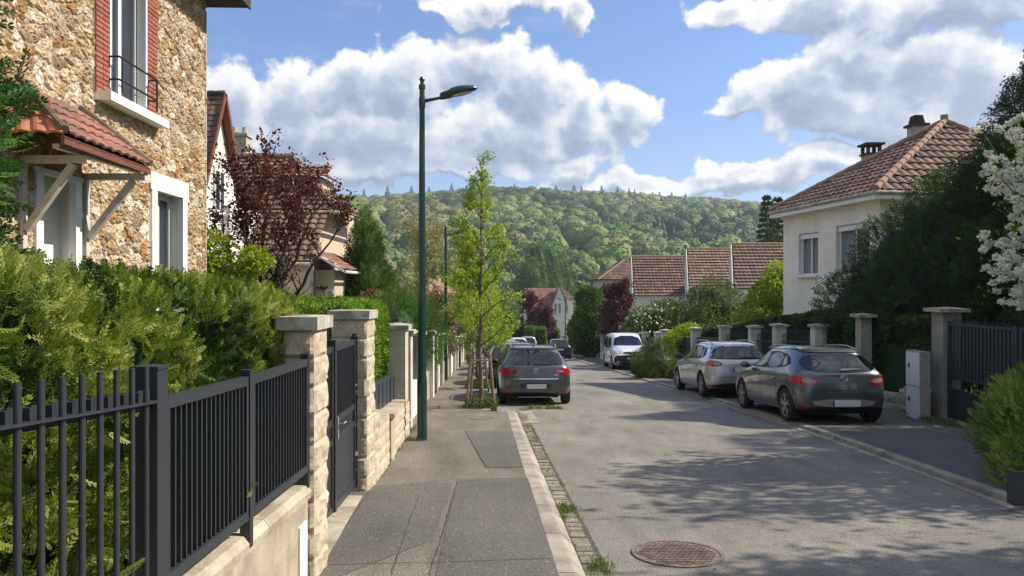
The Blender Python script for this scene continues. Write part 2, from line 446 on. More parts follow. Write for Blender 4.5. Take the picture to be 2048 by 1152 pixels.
MT = dict(
    road=asphalt('road_asphalt', (.175, .165, .148, 1), (.245, .226, .196, 1), .4, .2),
    side=asphalt('pavement_asphalt', (.145, .131, .112, 1), (.21, .188, .156, 1), .5, .26),
    patch=asphalt('patch_asphalt', (.115, .108, .098, 1), (.145, .135, .12, 1), .45, .12),
    kerb=mat('kerb_stone', (.36, .32, .265), .85, .25, 4, .4, 70, alt=(.24, .22, .19), altscale=2.2),
    cobble=mat('cobble_stone', (.27, .25, .2), .85, .3, 9, .6, 50, vattr=[(.15, .145, .11), (.24, .22, .165), (.31, .28, .22)]),
    joint=mat('joint_dirt', (.085, .078, .062), .95, .3, 20),
    soil=mat('garden_soil', (.10, .10, .05), .95, .35, 1.5, .5, 20, alt=(.07, .11, .03)),
    limestone=mat('limestone', (.52, .455, .35), .85, .18, 6, .5, 45, alt=(.43, .36, .25), altscale=3),
    render_wall=mat('wall_render', (.5, .44, .33), .9, .2, 5, .8, 160, alt=(.36, .31, .23), altscale=2.2),
    coping=mat('coping_stone', (.5, .44, .335), .8, .25, 5, .45, 60, alt=(.33, .29, .21), altscale=3),
    concrete=mat('concrete', (.36, .34, .29), .9, .2, 3, .4, 50, alt=(.25, .24, .2), altscale=1.1),
    capst=mat('cap_concrete', (.46, .43, .37), .9, .22, 7, .4, 50, alt=(.27, .25, .21), altscale=5),
    whitewall=mat('white_plaster', (.72, .70, .65), .85, .1, 1.5, .2, 40),
    cream=mat('cream_render', (.80, .77, .69), .88, .10, 1.3, .25, 90, alt=(.75, .70, .60), altscale=.9),
    tanwall=mat('tan_render', (.55, .45, .33), .88, .08, .8, .2, 60),
    greywall=mat('old_render', (.45, .42, .34), .9, .15, .8, .2, 40),
    white=mat('white_paint', (.78, .78, .76), .5, .05, 3),
    pvc=mat('white_frame', (.74, .75, .75), .35, .03, 3),
    pillar=mat('pale_pillar_stone', (.60, .57, .50), .85, .14, 4, .3, 60, alt=(.50, .46, .38), altscale=1.5),
    wood_w=mat('weathered_white_timber', (.56, .53, .48), .7, .22, 8, .3, 40),
    wood_d=mat('dark_red_timber', (.16, .055, .035), .7, .25, 8, .3, 30),
    wood=mat('stake_timber', (.21, .165, .12), .85, .3, 14, .5, 40),
    anth=mat('anthracite_metal', (.033, .038, .046), .42, .08, 5, .05, 80, spec=.5),
    anth2=mat('dark_blue_grey_metal', (.035, .042, .056), .5, .1, 5),
    pole=mat('green_lamp_paint', (.008, .042, .036), .32, .15, 4, spec=.6),
    lampin=mat('lamp_lens', (.55, .56, .52), .2, .05, 3),
    galv=mat('galvanised_steel', (.36, .37, .37), .45, .15, 8, metal=.5),
    black=mat('black_plastic', (.012, .012, .013), .6, .1, 6),
    rubber=mat('tyre_rubber', (.018, .018, .018), .85, .1, 6),
    rim=mat('alloy', (.42, .42, .42), .3, .05, 3, metal=.8),
    chrome=mat('chrome', (.7, .7, .7), .12, 0, metal=1.),
    glass=mat('car_glass', (.006, .007, .008), .02, 0, spec=1.),
    hglass=mat('window_glass', (.045, .05, .055), .06, 0, spec=.8),
    curtain=mat('net_curtain', (.70, .71, .72), .8, .12, 14),
    red=mat('red_lens', (.35, .008, .012), .12, 0, coat=1.),
    clearlens=mat('clear_lens', (.32, .22, .22), .1, 0, coat=1.),
    headlens=mat('headlight_lens', (.42, .44, .46), .1, 0, coat=1.),
    plate=mat('plate_white', (.62, .62, .62), .4, 0),
    plateb=mat('plate_blue', (.01, .05, .3), .4, 0),
    iron=mat('rusty_iron', (.21, .15, .125), .7, .35, 12, .4, 60, alt=(.12, .10, .09), altscale=8),
    brick=mat('red_brick', (.30, .10, .065), .85, .2, 8, .4, 60, vattr=[(.26, .08, .055), (.36, .13, .085), (.30, .10, .07)]),
    mortar=mat('mortar', (.5, .45, .38), .9, .12, 8),
    tile_red=mat('red_roof_tile', (.3, .1, .07), .8, .2, 7, .3, 30, vattr=[(.19, .08, .058), (.28, .122, .085), (.35, .155, .11), (.27, .15, .115)], alt=(.17, .10, .075), altscale=1.5),
    tile_brown=mat('brown_roof_tile', (.2, .1, .07), .82, .2, 7, .3, 30, vattr=[(.115, .075, .058), (.17, .106, .082), (.245, .155, .122)], alt=(.13, .085, .07), altscale=1.2),
    tile_old=mat('mossy_roof_tile', (.2, .1, .07), .88, .25, 7, .3, 30, vattr=[(.11, .075, .055), (.17, .11, .08), (.22, .15, .11)], alt=(.08, .07, .05), altscale=1.2),
    tile_pink=mat('faded_roof_tile', (.3, .2, .17), .85, .2, 7, .3, 30, vattr=[(.17, .11, .09), (.25, .16, .13), (.32, .22, .185)], alt=(.2, .13, .1), altscale=1.2),
    tile_orange=mat('orange_roof_tile', (.5, .15, .06), .8, .12, 7, .3, 30, vattr=[(.37, .14, .08), (.46, .19, .11)]),
    ridge=mat('ridge_tile', (.34, .19, .13), .85, .22, 6, .3, 30, alt=(.25, .2, .15), altscale=3),
    bark=mat('bark', (.13, .105, .08), .9, .3, 10, .6, 30),
    bark_d=mat('dark_bark', (.055, .04, .036), .9, .3, 10, .5, 30),
    bark_l=mat('pale_bark', (.26, .225, .16), .9, .3, 10, .5, 30),
    l_thuja=leafmat('thuja_leaf', [(.014, .032, .008), (.055, .11, .016), (.14, .21, .026), (.25, .30, .04), (.36, .39, .12)], .3),
    l_cyp=leafmat('cypress_leaf', [(.035, .09, .02), (.07, .17, .03), (.13, .25, .05)], .3),
    l_privet=leafmat('privet_leaf', [(.06, .13, .015), (.13, .24, .025), (.23, .35, .04)], .35),
    l_green=leafmat('green_leaf', [(.04, .09, .018), (.08, .16, .028), (.15, .25, .05)], .3),
    l_dark=leafmat('yew_leaf', [(.018, .044, .017), (.038, .078, .026), (.080, .135, .042)], .18),
    l_young=leafmat('young_leaf', [(.16, .25, .02), (.30, .40, .04), (.46, .52, .08)], .45),
    l_lime=leafmat('lime_leaf', [(.14, .22, .015), (.26, .34, .03), (.38, .42, .05)], .4),
    l_plum=leafmat('plum_leaf', [(.05, .012, .015), (.10, .023, .024), (.17, .048, .038)], .3, .4),
    l_plum2=leafmat('far_plum_leaf', [(.06, .022, .03), (.10, .035, .045), (.15, .06, .065)], .25),
    l_bud=leafmat('budding_leaf', [(.22, .20, .10), (.32, .30, .14), (.38, .36, .20)], .3),
    l_pink=leafmat('pink_blossom', [(.50, .33, .32), (.68, .50, .48), (.76, .64, .60), (.5, .36, .3)], .3),
    l_white=leafmat('white_blossom', [(.68, .68, .62), (.77, .77, .73), (.8, .8, .78)], .1),
    l_near=leafmat('near_shrub_leaf', [(.07, .13, .02), (.16, .25, .04), (.32, .40, .09)], .35),
    l_bronze=leafmat('bronze_leaf', [(.12, .055, .03), (.19, .10, .05), (.14, .13, .05)], .3),
    l_olive=leafmat('olive_leaf', [(.055, .095, .025), (.12, .17, .05), (.22, .26, .09)], .3),
    forest=leafmat('forest_leaf', [(.022, .045, .016), (.05, .095, .022), (.085, .135, .028), (.13, .18, .042), (.13, .125, .06)], 0.),
    fconifer=leafmat('fir_needle', [(.012, .028, .014), (.022, .045, .02)], 0.),
)
MT['hglass'].node_tree.nodes['Principled BSDF'].inputs['Alpha'].default_value = .22


# ------------------------------------------------------------------ lie of the land
F_PX = 1480.
def P(x, y, Y):
    """point of the picture (2048 wide) at a distance of Y metres"""
    return np.array([(x - 1024) / F_PX * Y, Y, 1.6 - (y - 576) / F_PX * Y])
def gz(Y):
    Y = np.asarray(Y, float)
    return np.where(Y < 95, -.065 * Y, -6.175 - 2.8 * (1 - np.exp(-(np.maximum(Y, 95) - 95) / 43)))
def tab(ys, xs):
    return lambda Y: np.interp(Y, ys, xs)
WL = tab([-20, 0, 4.9, 7.74, 10.9, 19.4, 27, 45, 85, 140], [-.7, -1.12, -1.28, -1.50, -1.66, -2.05, -2.35, -2.95, -4.3, -6])
KL = tab([-20, 0, 4.93, 16], [1.1, .46, .29, -.12])
PL = tab([16, 24, 45, 85, 140], [-.5, -.85, -1.5, -2.6, -4.2])
KR = tab([-20, 0, 7.2, 10, 13.3, 20, 28.5, 36, 51, 77, 110, 140], [4.4, 4.6, 4.87, 5.03, 5.18, 5.16, 4.88, 4.75, 4.35, 4.0, 3.2, 2.4])
WR = tab([-20, 0, 14.4, 20.2, 27.3, 30.6, 34.8, 40.7, 52, 84, 140], [8.6, 8.55, 8.4, 8.2, 7.7, 7.45, 7.05, 6.75, 6.4, 6.6, 5.0])

# hills, valley and gardens as one sheet
def ridge(X):
    return np.interp(X, [-1200, -400, -230, -60, 60, 170, 300, 420, 600, 1200], [70, 112, 114, 117, 115, 109, 100, 88, 74, 50])
def land(X, Y):
    z = gz(Y) - .22
    t = np.clip((Y - 235) / 700, 0, 1)
    s = t ** 1.1 * (1 - .18 * t * t) / .82
    back = np.clip((Y - 935) / 1500, 0, 1)
    n = fbm(np.stack([X / 130, Y / 130, X * 0], -1).reshape(-1, 3), 3, 5).reshape(X.shape) - .5
    return z + (ridge(X) + 4) * s * (1 - back) + n * 26 * np.clip((Y - 240) / 260, 0, 1)
ys = np.concatenate([np.linspace(-150, 100, 51), np.linspace(105, 235, 20), np.linspace(250, 1100, 60), np.linspace(1200, 5000, 12)])
xs = np.concatenate([np.linspace(-3000, -320, 12), np.linspace(-300, 300, 61), np.linspace(320, 3000, 12)])
XX, YY = np.meshgrid(xs, ys, indexing='ij')
ter = MB().grid(np.stack([XX, YY, land(XX, YY)], -1)).build('terrain', MT['soil'], smooth=True, origin=(0, 0, 0))
tag(ter, 'green garden ground and valley slope rising to the wooded hill', kind='structure')

# road, pavements, kerbs
Yr = np.concatenate([np.arange(-12, 30, .5), np.arange(30, 145, 2.5)])
r = MB().ribbon(Yr, np.where(Yr < 16, KL(Yr) + .1, PL(np.maximum(Yr, 16)) - .1), KR(Yr) + .02, gz(Yr) - .10, gz(Yr) - .5)
tag(r.build('road', MT['road'], origin=(0, 0, 0)), 'worn grey asphalt carriageway running downhill', kind='structure')
r = MB().ribbon(Yr, WL(Yr) - .1, np.where(Yr < 16, KL(Yr), PL(np.maximum(Yr, 16)) - .1), gz(Yr), gz(Yr) - .5)
tag(r.build('left_pavement', MT['side'], origin=(0, 0, 0)), 'patched grey asphalt pavement beside the stone gate pillars', kind='structure')
r = MB().ribbon(Yr, KR(Yr) + .3, WR(Yr) + .3, gz(Yr) - .04, gz(Yr) - .5)
tag(r.build('right_pavement', MT['patch'], origin=(0, 0, 0)), 'dark asphalt pavement with cars parked on it', kind='structure')
def sheet(mb, pts, dz):
    return mb.quad(*[(x, y, float(gz(y)) + dz) for x, y in pts])
pm = MB()
def gp(x, y, H=1.6):
    """ground point seen at pixel"""
    Y = F_PX * H / (y - 576 - .065 * F_PX)
    return ((x - 1024) / F_PX * Y, Y)
for poly in ([(930, 862), (1026, 862), (1046, 934), (973, 936)], [(915, 958), (1056, 957), (1124, 1170), (868, 1170)],
             [(700, 975), (905, 965), (866, 1080), (610, 1180), (560, 1180)], ):
    sheet(pm, [gp(*q) for q in poly], .004)
tag(pm.build('pavement_patch', MT['patch'], origin=(0, 0, 0)), 'darker asphalt repairs in the left pavement', kind='structure')
# seams
sm = MB()
rg = np.random.default_rng(3)
def seam(pts, w=.008):
    pts = [gp(*q) for q in pts]
    for a, b in zip(pts[:-1], pts[1:]):
        n = max(2, int(math.dist(a, b) / .12))
        q = [(a[0] + (b[0] - a[0]) * k / n + rg.normal(0, .004), a[1] + (b[1] - a[1]) * k / n) for k in range(n + 1)]
        for c, d in zip(q[:-1], q[1:]):
            dx, dy = d[0] - c[0], d[1] - c[1]
            L = math.hypot(dx, dy) + 1e-6
            o = (-dy / L * w / 2 * rg.uniform(.4, 1.5), dx / L * w / 2)
            sheet(sm, [(c[0] - o[0], c[1] - o[1]), (d[0] - o[0], d[1] - o[1]), (d[0] + o[0], d[1] + o[1]), (c[0] + o[0], c[1] + o[1])], .007)
for s_ in ([(930, 862), (973, 936), (1046, 934)], [(930, 862), (1026, 862)], [(1056, 957), (975, 958), (915, 966), (888, 1060), (868, 1120), (858, 1160)],
           [(748, 972), (850, 966), (915, 958)], [(640, 1132), (790, 1126), (868, 1126), (1100, 1118)], [(838, 992), (806, 1080), (785, 1150)],
           [(745, 975), (700, 1040), (640, 1120), (622, 1160)], [(840, 820), (930, 818), (1012, 819)], [(850, 845), (930, 847), (1012, 850)]):
    seam(s_)
tag(sm.build('pavement_seam', MT['joint'], origin=(0, 0, 0)), 'dark repair seams crossing the left pavement', kind='structure')
# left kerb: one metre stones with a sloped face
kb = MB()
Y = -4.
while Y < 16:
    L = 1.0 if Y < 15 else 16 - Y
    for (y0, y1) in ((Y + .006, Y + L - .006),):
        pr = []
        for yy in (y0, y1):
            x, z = float(KL(yy)), float(gz(yy))
            j = .004
            pr.append([(x, yy, z - .3), (x, yy, z + .003), (x + .13, yy, z + .003), (x + .15, yy, z - .002), (x + .235, yy, z - .075), (x + .235, yy, z - .3)])
        k = len(pr[0])
        kb.add(pr[0] + pr[1], [list(range(k)), list(range(2 * k - 1, k - 1, -1))] + [[i, k + i, k + (i + 1) % k, (i + 1) % k] for i in range(k)])
    Y += L
tag(kb.build('left_kerb', MT['kerb'], origin=(0, 0, 0)), 'pale kerb stones with sloped faces along the left pavement', kind='structure')
# cobbled gutter
cb, base = MB(), MB()
rg = np.random.default_rng(5)
Y = -3.
while Y < 16:
    L = rg.uniform(.09, .2)
    x = float(KL(Y)) + .245
    w = rg.uniform(.13, .155)
    z = float(gz(Y)) - .092 + rg.uniform(-.004, .006)
    sl = -.065 * L
    if rg.random() > .03:
        p = [(x + rg.uniform(0, .008), Y + .007, z), (x + w, Y + rg.uniform(.004, .012), z), (x + w - rg.uniform(0, .01), Y + L - .006, z + sl), (x, Y + L - .006, z + sl)]
        cb.prism([(a, b, c - .05) for a, b, c in p], (0, 0, .05), rg.random())
    Y += L
Yg = np.arange(-4, 16.1, .5)
base.ribbon(Yg, KL(Yg) + .2, KL(Yg) + .43, gz(Yg) - .096, gz(Yg) - .2)
tag(cb.build('cobbled_gutter', MT['cobble'], origin=(0, 0, 0)), 'worn cobbles in the gutter beside the left kerb', kind='structure')
tag(base.build('gutter_bed', MT['joint'], origin=(0, 0, 0)), 'dark earth between the gutter cobbles', kind='structure')
# parking bay kerb and end slab
k2 = MB()
Yk = np.concatenate([[16.02], np.arange(18.5, 110, 2.5)])
k2.ribbon(Yk, PL(Yk) - .12, PL(Yk) + .04, gz(Yk) + .004, gz(Yk) - .3)
sheet(k2, [gp(1037, 822, 1.7), gp(1062, 822, 1.7), gp(1080, 846, 1.7), gp(1054, 846, 1.7)], -.094)
tag(k2.build('bay_kerb', MT['kerb'], origin=(0, 0, 0)), 'kerb stones edging the parking bays', kind='structure')
# right kerb: flush double band
k3 = MB()
Y = -6.
while Y < 118:
    L = 1.0
    for (o0, o1, dz) in ((.02, .13, -.088), (.15, .30, -.036)):
        a, b = Y + .006, Y + L - .006
        k3.ribbon([a, b], [KR(a) + o0, KR(b) + o0], [KR(a) + o1, KR(b) + o1], [gz(a) + dz, gz(b) + dz], [gz(a) - .4, gz(b) - .4])
    Y += L
tag(k3.build('right_kerb', MT['kerb'], origin=(0, 0, 0)), 'double band of pale kerb stones along the right pavement', kind='structure')
# gate threshold
th = MB()
for (y0, y1) in ((5.17, 7.38),):
    th.ribbon(np.linspace(y0, y1, 5), -1.8, WL(np.linspace(y0, y1, 5)) - .02, gz(np.linspace(y0, y1, 5)) + .012, -1)
tag(th.build('gate_threshold_slab', MT['coping'], origin=(0, 0, 0)), 'pale concrete threshold under the grey pedestrian gate', kind='structure')

# manhole covers
def manhole(x, y, rad, dz, label, m, studs=True):
    z = float(gz(y)) + dz
    root = empty('manhole_cover', (x, y, z), label, 'manhole cover', 'manhole covers')
    root.rotation_euler = (-math.atan(.065), 0, 0)
    mb = MB()
    mb.lathe([(0, .002), (rad - .035, .002), (rad - .035, -.03)], n=48)
    if studs:
        s = .042
        for i in range(-9, 10):
            for j in range(-9, 10):
                u, v = i * s + (j % 2) * s / 2, j * s
                if math.hypot(u, v) < rad - .06:
                    mb.box(u - .0135, u + .0135, v - .0135, v + .0135, .001, .009)
    o = mb.build('lid', m, root)
    o.location = (0, 0, 0)
    fr = MB().lathe([(rad - .03, -.03), (rad - .03, .006), (rad, .006), (rad, -.03)], n=48)
    o = fr.build('frame', MT['iron'], root)
    o.location = (0, 0, 0)
gx, gy = gp(1355, 1108, 1.7)
manhole(gx, gy, .355, -.095, 'round studded rusty cast iron cover in the road', MT['iron'])
gx, gy = gp(965, 837)
manhole(gx, gy, .26, .003, 'faint round cover in the left pavement near the tree', MT['side'], False)

# ------------------------------------------------------------------ rock-faced blocks, pillars, fences
def rockbox(mb, x0, x1, y0, y1, z0, z1, amp=.018, res=.03, seed=0, edge=.025):
    """block whose faces bulge irregularly, chiselled flat at the margins"""
    sz = np.array([x1 - x0, y1 - y0, z1 - z0])
    c = np.array([(x0 + x1) / 2, (y0 + y1) / 2, (z0 + z1) / 2])
    for ax in range(3):
        u, v = [k for k in range(3) if k != ax]
        nu, nv = max(3, int(sz[u] / res) + 1), max(3, int(sz[v] / res) + 1)
        for sg in (-1, 1):
            a, b = np.meshgrid(np.linspace(-.5, .5, nu), np.linspace(-.5, .5, nv), indexing='ij')
            Q = np.zeros((nu, nv, 3))
            Q[..., u], Q[..., v] = a * sz[u], b * sz[v]
            Q[..., ax] = sg * sz[ax] / 2
            d = np.minimum(sz[u] / 2 - np.abs(Q[..., u]), sz[v] / 2 - np.abs(Q[..., v]))
            m = np.clip(d / edge, 0, 1) ** .7
            W_ = (Q + c).reshape(-1, 3)
            n = fbm(W_ * 13 + seed * 3.1, 3, seed, .55).reshape(nu, nv)
            Q[..., ax] += sg * m * amp * (n * 2.6 - .75)
            Q += c
            mb.grid(Q if sg * (1 if ax != 1 else -1) > 0 else Q[::-1], .5)

def cap(mb, x, y, z, hx, hy, t=.07, peak=.03):
    mb.box(x - hx, x + hx, y - hy, y + hy, z, z + t)
    V = [(x - hx, y - hy, z + t), (x + hx, y - hy, z + t), (x + hx, y + hy, z + t), (x - hx, y + hy, z + t), (x, y, z + t + peak)]
    mb.add([(a, b, c + .001) for a, b, c in V], [[0, 1, 4], [1, 2, 4], [2, 3, 4], [3, 0, 4]])

def stone_pillar(xr, y0, w, dpt, top, label, seed, intercom=False):
    """square gate pillar of rock-faced limestone blocks; xr = face towards the pavement"""
    zb = float(gz(y0)) - .06
    root = empty('gate_pillar', (xr - w / 2, y0 + dpt / 2, zb), label, 'gate pillar', 'limestone gate pillars')
    mb = MB()
    n = round((top - .09 - zb) / .2)
    h = (top - .09 - zb) / n
    for i in range(n):
        rockbox(mb, xr - w, xr, y0, y0 + dpt, zb + i * h + .003, zb + (i + 1) * h - .003, .022, .022, seed + i, .018)
    mb.box(xr - w + .01, xr - .01, y0 + .01, y0 + dpt - .01, zb, top - .1)
    mb.build('shaft', MT['limestone'], root)
    c = MB()
    cap(c, xr - w / 2, y0 + dpt / 2, top - .095, w / 2 + .035, dpt / 2 + .045, .085, .008)
    c.build('cap', MT['capst'], root)
    if intercom:
        MB().box(xr - .2, xr - .14, y0 - .028, y0 - .0, .5 - .1, .5 + .0).build('intercom', MT['black'], root)
    return root
stone_pillar(-1.30, 4.86, .20, .33, 1.42, 'limestone gate pillar with grey cap, nearer one beside the grey gate', 10)
stone_pillar(-1.495, 7.62, .36, .40, 1.375, 'limestone gate pillar with intercom, farther one beside the grey gate', 40, True)

# near railing: round pickets through an angle iron, big square post
root = empty('metal_railing', (-1.25, 2.0, 0), 'dark railing of round pickets in front of the thuja hedge', 'railing')
xr_ = -1.25
for i in range(13):
    y = 1.40 + i * .094
    p = MB().cyl((xr_, y, -.4), (xr_, y, 1.345 - .045 * (y - 1.8) + .02), .0095, n=12)
    p.build('picket', MT['anth'], root, smooth=False)
rl = MB()
def zr(y):
    return 1.262 - .072 * (y - 1.8)
y0, y1 = 1.2, 2.62
rl.prism([(xr_ - .03, y0, zr(y0)), (xr_ + .02, y0, zr(y0)), (xr_ + .02, y0, zr(y0) - .006), (xr_ - .03, y0, zr(y0) - .006)], (0, y1 - y0, zr(y1) - zr(y0)))
rl.prism([(xr_ - .034, y0, zr(y0) + .038), (xr_ - .030, y0, zr(y0) + .038), (xr_ - .030, y0, zr(y0) - .03), (xr_ - .034, y0, zr(y0) - .03)], (0, y1 - y0, zr(y1) - zr(y0)))
for i in range(13):
    y = 1.40 + i * .094 - .022
    rl.box(xr_ - .03, xr_ - .012, y - .005, y + .012, zr(y) + .0, zr(y) + .034)
rl.build('rail', MT['anth'], root)
rb = MB()
rb.prism([(xr_ - .02, y0, .30), (xr_ + .02, y0, .30), (xr_ + .02, y0, .26), (xr_ - .02, y0, .26)], (0, y1 - y0, -.07 * (y1 - y0)))
rb.build('lower_rail', MT['anth'], root)
ps = MB()
ps.box(-1.345, -1.255, 2.62, 2.70, -.3, 1.31)
ps.box(-1.35, -1.25, 2.615, 2.705, 1.31, 1.322)
ps.build('post', MT['anth'], root)

# panel fence on the low wall
root = empty('metal_fence', (-1.33, 3.7, .3), 'dark slatted fence panels standing on the low wall beside the near pillar', 'fence')
def panel(y0, y1, x0, x1, zt0, zt1, zb0, zb1, n, leg=True):
    fr = MB()
    def xx(y):
        return x0 + (x1 - x0) * (y - y0) / (y1 - y0)
    def zt(y):
        return zt0 + (zt1 - zt0) * (y - y0) / (y1 - y0)
    def zb(y):
        return zb0 + (zb1 - zb0) * (y - y0) / (y1 - y0)
    for zf in (zt, lambda y: zb(y) + .05):
        fr.prism([(x0 - .02, y0, zf(y0)), (x0 + .02, y0, zf(y0)), (x0 + .02, y0, zf(y0) - .045), (x0 - .02, y0, zf(y0) - .045)], (x1 - x0, y1 - y0, zf(y1) - zf(y0)))
    for y in (y0 + .012, y1 - .012):
        fr.box(xx(y) - .02, xx(y) + .02, y - .012, y + .012, zb(y), zt(y) - .002)
    fr.build('frame', MT['anth'], root)
    sl = MB()
    for i in range(1, n):
        y = y0 + (y1 - y0) * i / n
        sl.box(xx(y) - .011, xx(y) + .011, y - .005, y + .005, zb(y) + .05, zt(y) - .045)
    sl.build('infill', MT['anth'], root)
panel(2.74, 3.68, -1.30, -1.33, 1.195, 1.16, .485, .44, 18)
panel(3.76, 4.80, -1.335, -1.345, 1.155, 1.14, .435, .40, 19)
for (y, x, z0, z1) in ((3.72, -1.33, .30, 1.19), (4.83, -1.345, .30, 1.17), (2.722, -1.30, .3, 1.2)):
    MB().box(x - .03, x + .022, y - .022, y + .022, z0, z1).build('post', MT['anth'], root)

# low wall with coping
root = empty('low_wall', (-1.33, 2.5, -.3), 'pale rendered low wall with thick coping under the dark fence', 'wall')
w = MB()
yy = np.linspace(-1, 4.84, 12)
w.ribbon(yy, -1.55, -1.335 + 0 * yy, .33 + .065 * (4.6 - yy) * .6 - .09, gz(yy) - .3)
w.build('wall', MT['render_wall'], root)
cp = MB()
Y = -1.
k = 0
while Y < 4.8:
    L = min(1.0, 4.845 - Y)
    a, b = Y + .003, Y + L - .003
    zt = [.33 + .039 * (4.6 - a), .33 + .039 * (4.6 - b)]
    pr = []
    for yq, z in ((a, zt[0]), (b, zt[1])):
        pr.append([(-1.57, yq, z - .09), (-1.315, yq, z - .09), (-1.31, yq, z - .045), (-1.34, yq, z - .005), (-1.40, yq, z), (-1.57, yq, z)])
    kk = 6
    cp.add(pr[0] + pr[1], [list(range(kk))[::-1], list(range(kk, 2 * kk))] + [[i, (i + 1) % kk, kk + (i + 1) % kk, kk + i] for i in range(kk)])
    Y += L
cp.build('coping', MT['coping'], root)
mb = MB()
mb.box(-1.335, -1.322, 4.62, 4.78, -.26, .10)
o = mb.build('meter_box', MT['white'])
tag(o, 'small white utility cover on the low wall by the near pillar', 'utility box')

# pedestrian gate, two leaves
root = empty('metal_gate', (-1.63, 6.45, -.46), 'dark grey metal gate with solid lower panel between limestone pillars', 'gate')
for (y0, y1) in ((5.22, 6.66), (6.72, 7.60)):
    leaf = MB()
    leaf.box(-1.645, -1.605, y0, y0 + .045, -.44, 1.075)
    leaf.box(-1.645, -1.605, y1 - .045, y1, -.44, 1.075)
    for (a, b) in ((1.02, 1.07), (.36, .42), (.19, .245), (-.44, -.36)):
        leaf.box(-1.642, -1.608, y0 + .045, y1 - .045, a, b)
    lf = leaf.build('leaf_frame', MT['anth'], root)
    MB().box(-1.632, -1.618, y0 + .045, y1 - .045, -.36, .19).build('panel', MT['anth'], lf)
    sl = MB()
    y = y0 + .075
    while y < y1 - .05:
        sl.box(-1.634, -1.616, y - .005, y + .005, .42, 1.02)
        sl.tubes([(-1.625, y - .008, .245)], [(-1.625, y + .02, .36)], .006, .006, 5)
        y += .042
    sl.build('infill', MT['anth'], lf)
MB().box(-1.66, -1.59, 6.665, 6.715, -.45, 1.13).build('post', MT['anth'], root)
MB().box(-1.603, -1.585, 6.74, 6.78, .22, .42).cyl((-1.585, 6.76, .36), (-1.54, 6.76, .36), .008, n=6).cyl((-1.54, 6.755, .36), (-1.54, 6.87, .36), .009, n=6).build('handle', MT['galv'], root)
for z_ in (-.25, .8):
    MB().cyl((-1.60, 7.60, z_), (-1.60, 7.60, z_ + .09), .016, n=8).build('hinge', MT['anth'], root)
MB().box(-1.66, -1.59, 7.605, 7.65, -.45, 1.13).build('post', MT['anth'], root)

# low garden wall beyond the second pillar
root = empty('garden_wall', (-1.66, 9.5, -.7), 'low rough limestone wall stepping down past the second gate pillar', 'wall')
w = MB()
for i, y in enumerate(np.arange(8.04, 9.3, .32)):
    for j in range(4):
        zt = float(gz(y)) + .14 * (j + 1) + (.16 if i == 0 else 0)
        x = float(WL(y)) + .02
        rockbox(w, x - .3, x, y + .003, y + .317, zt - .14 - (.2 if j == 0 else 0), zt - .004, .022, .04, i * 5 + j)
for i, y in enumerate(np.arange(9.62, 11.8, .36)):
    for j in range(3):
        zt = float(gz(y)) + .17 * (j + 1)
        x = float(WL(y)) + .02
        rockbox(w, x - .3, x, y + .003, y + .357, zt - .17 - (.2 if j == 0 else 0), zt - .004, .022, .04, 90 + i * 5 + j)
w.build('masonry', MT['limestone'], root)
pr = MB()
x = float(WL(9.4)) + .06
pr.box(x - .22, x, 9.34, 9.60, -1.0, -.04)
cap(pr, x - .11, 9.47, -.04, .16, .17, .06, .005)
pr.build('pier', MT['limestone'], root)
cp = MB()
yq = np.linspace(9.62, 11.85, 4)
cp.ribbon(yq, WL(yq) - .34, WL(yq) + .04, gz(yq) + .59, gz(yq) + .515)
yq = np.linspace(8.3, 9.32, 3)
cp.ribbon(yq, WL(yq) - .34, WL(yq) + .04, gz(yq) + .64, gz(yq) + .565)
cp.build('coping', MT['coping'], root)

# ---- fence pillars and panels further along both sides
def plain_pillar(x, y, w, d, h, label, group, m='pillar', dz=0, courses=False, capw=.06):
    z = float(gz(y)) + dz
    root = empty('fence_pillar', (x, y, z), label, 'fence pillar', group)
    mb = MB()
    if courses:
        n = max(3, round(h / .26))
        for i in range(n):
            a = z - .1 + i * (h + .02) / n
            mb.box(x - w / 2, x + w / 2, y - d / 2, y + d / 2, a + .004, a + (h + .02) / n - .004)
        mb.box(x - w / 2 + .008, x + w / 2 - .008, y - d / 2 + .008, y + d / 2 - .008, z - .1, z + h - .08)
    else:
        mb.box(x - w / 2, x + w / 2, y - d / 2, y + d / 2, z - .1, z + h - .08)
    mb.build('shaft', MT[m], root)
    c = MB()
    cap(c, x, y, z + h - .079, w / 2 + capw, d / 2 + capw, .065, .035)
    c.build('cap', MT['capst'], root)

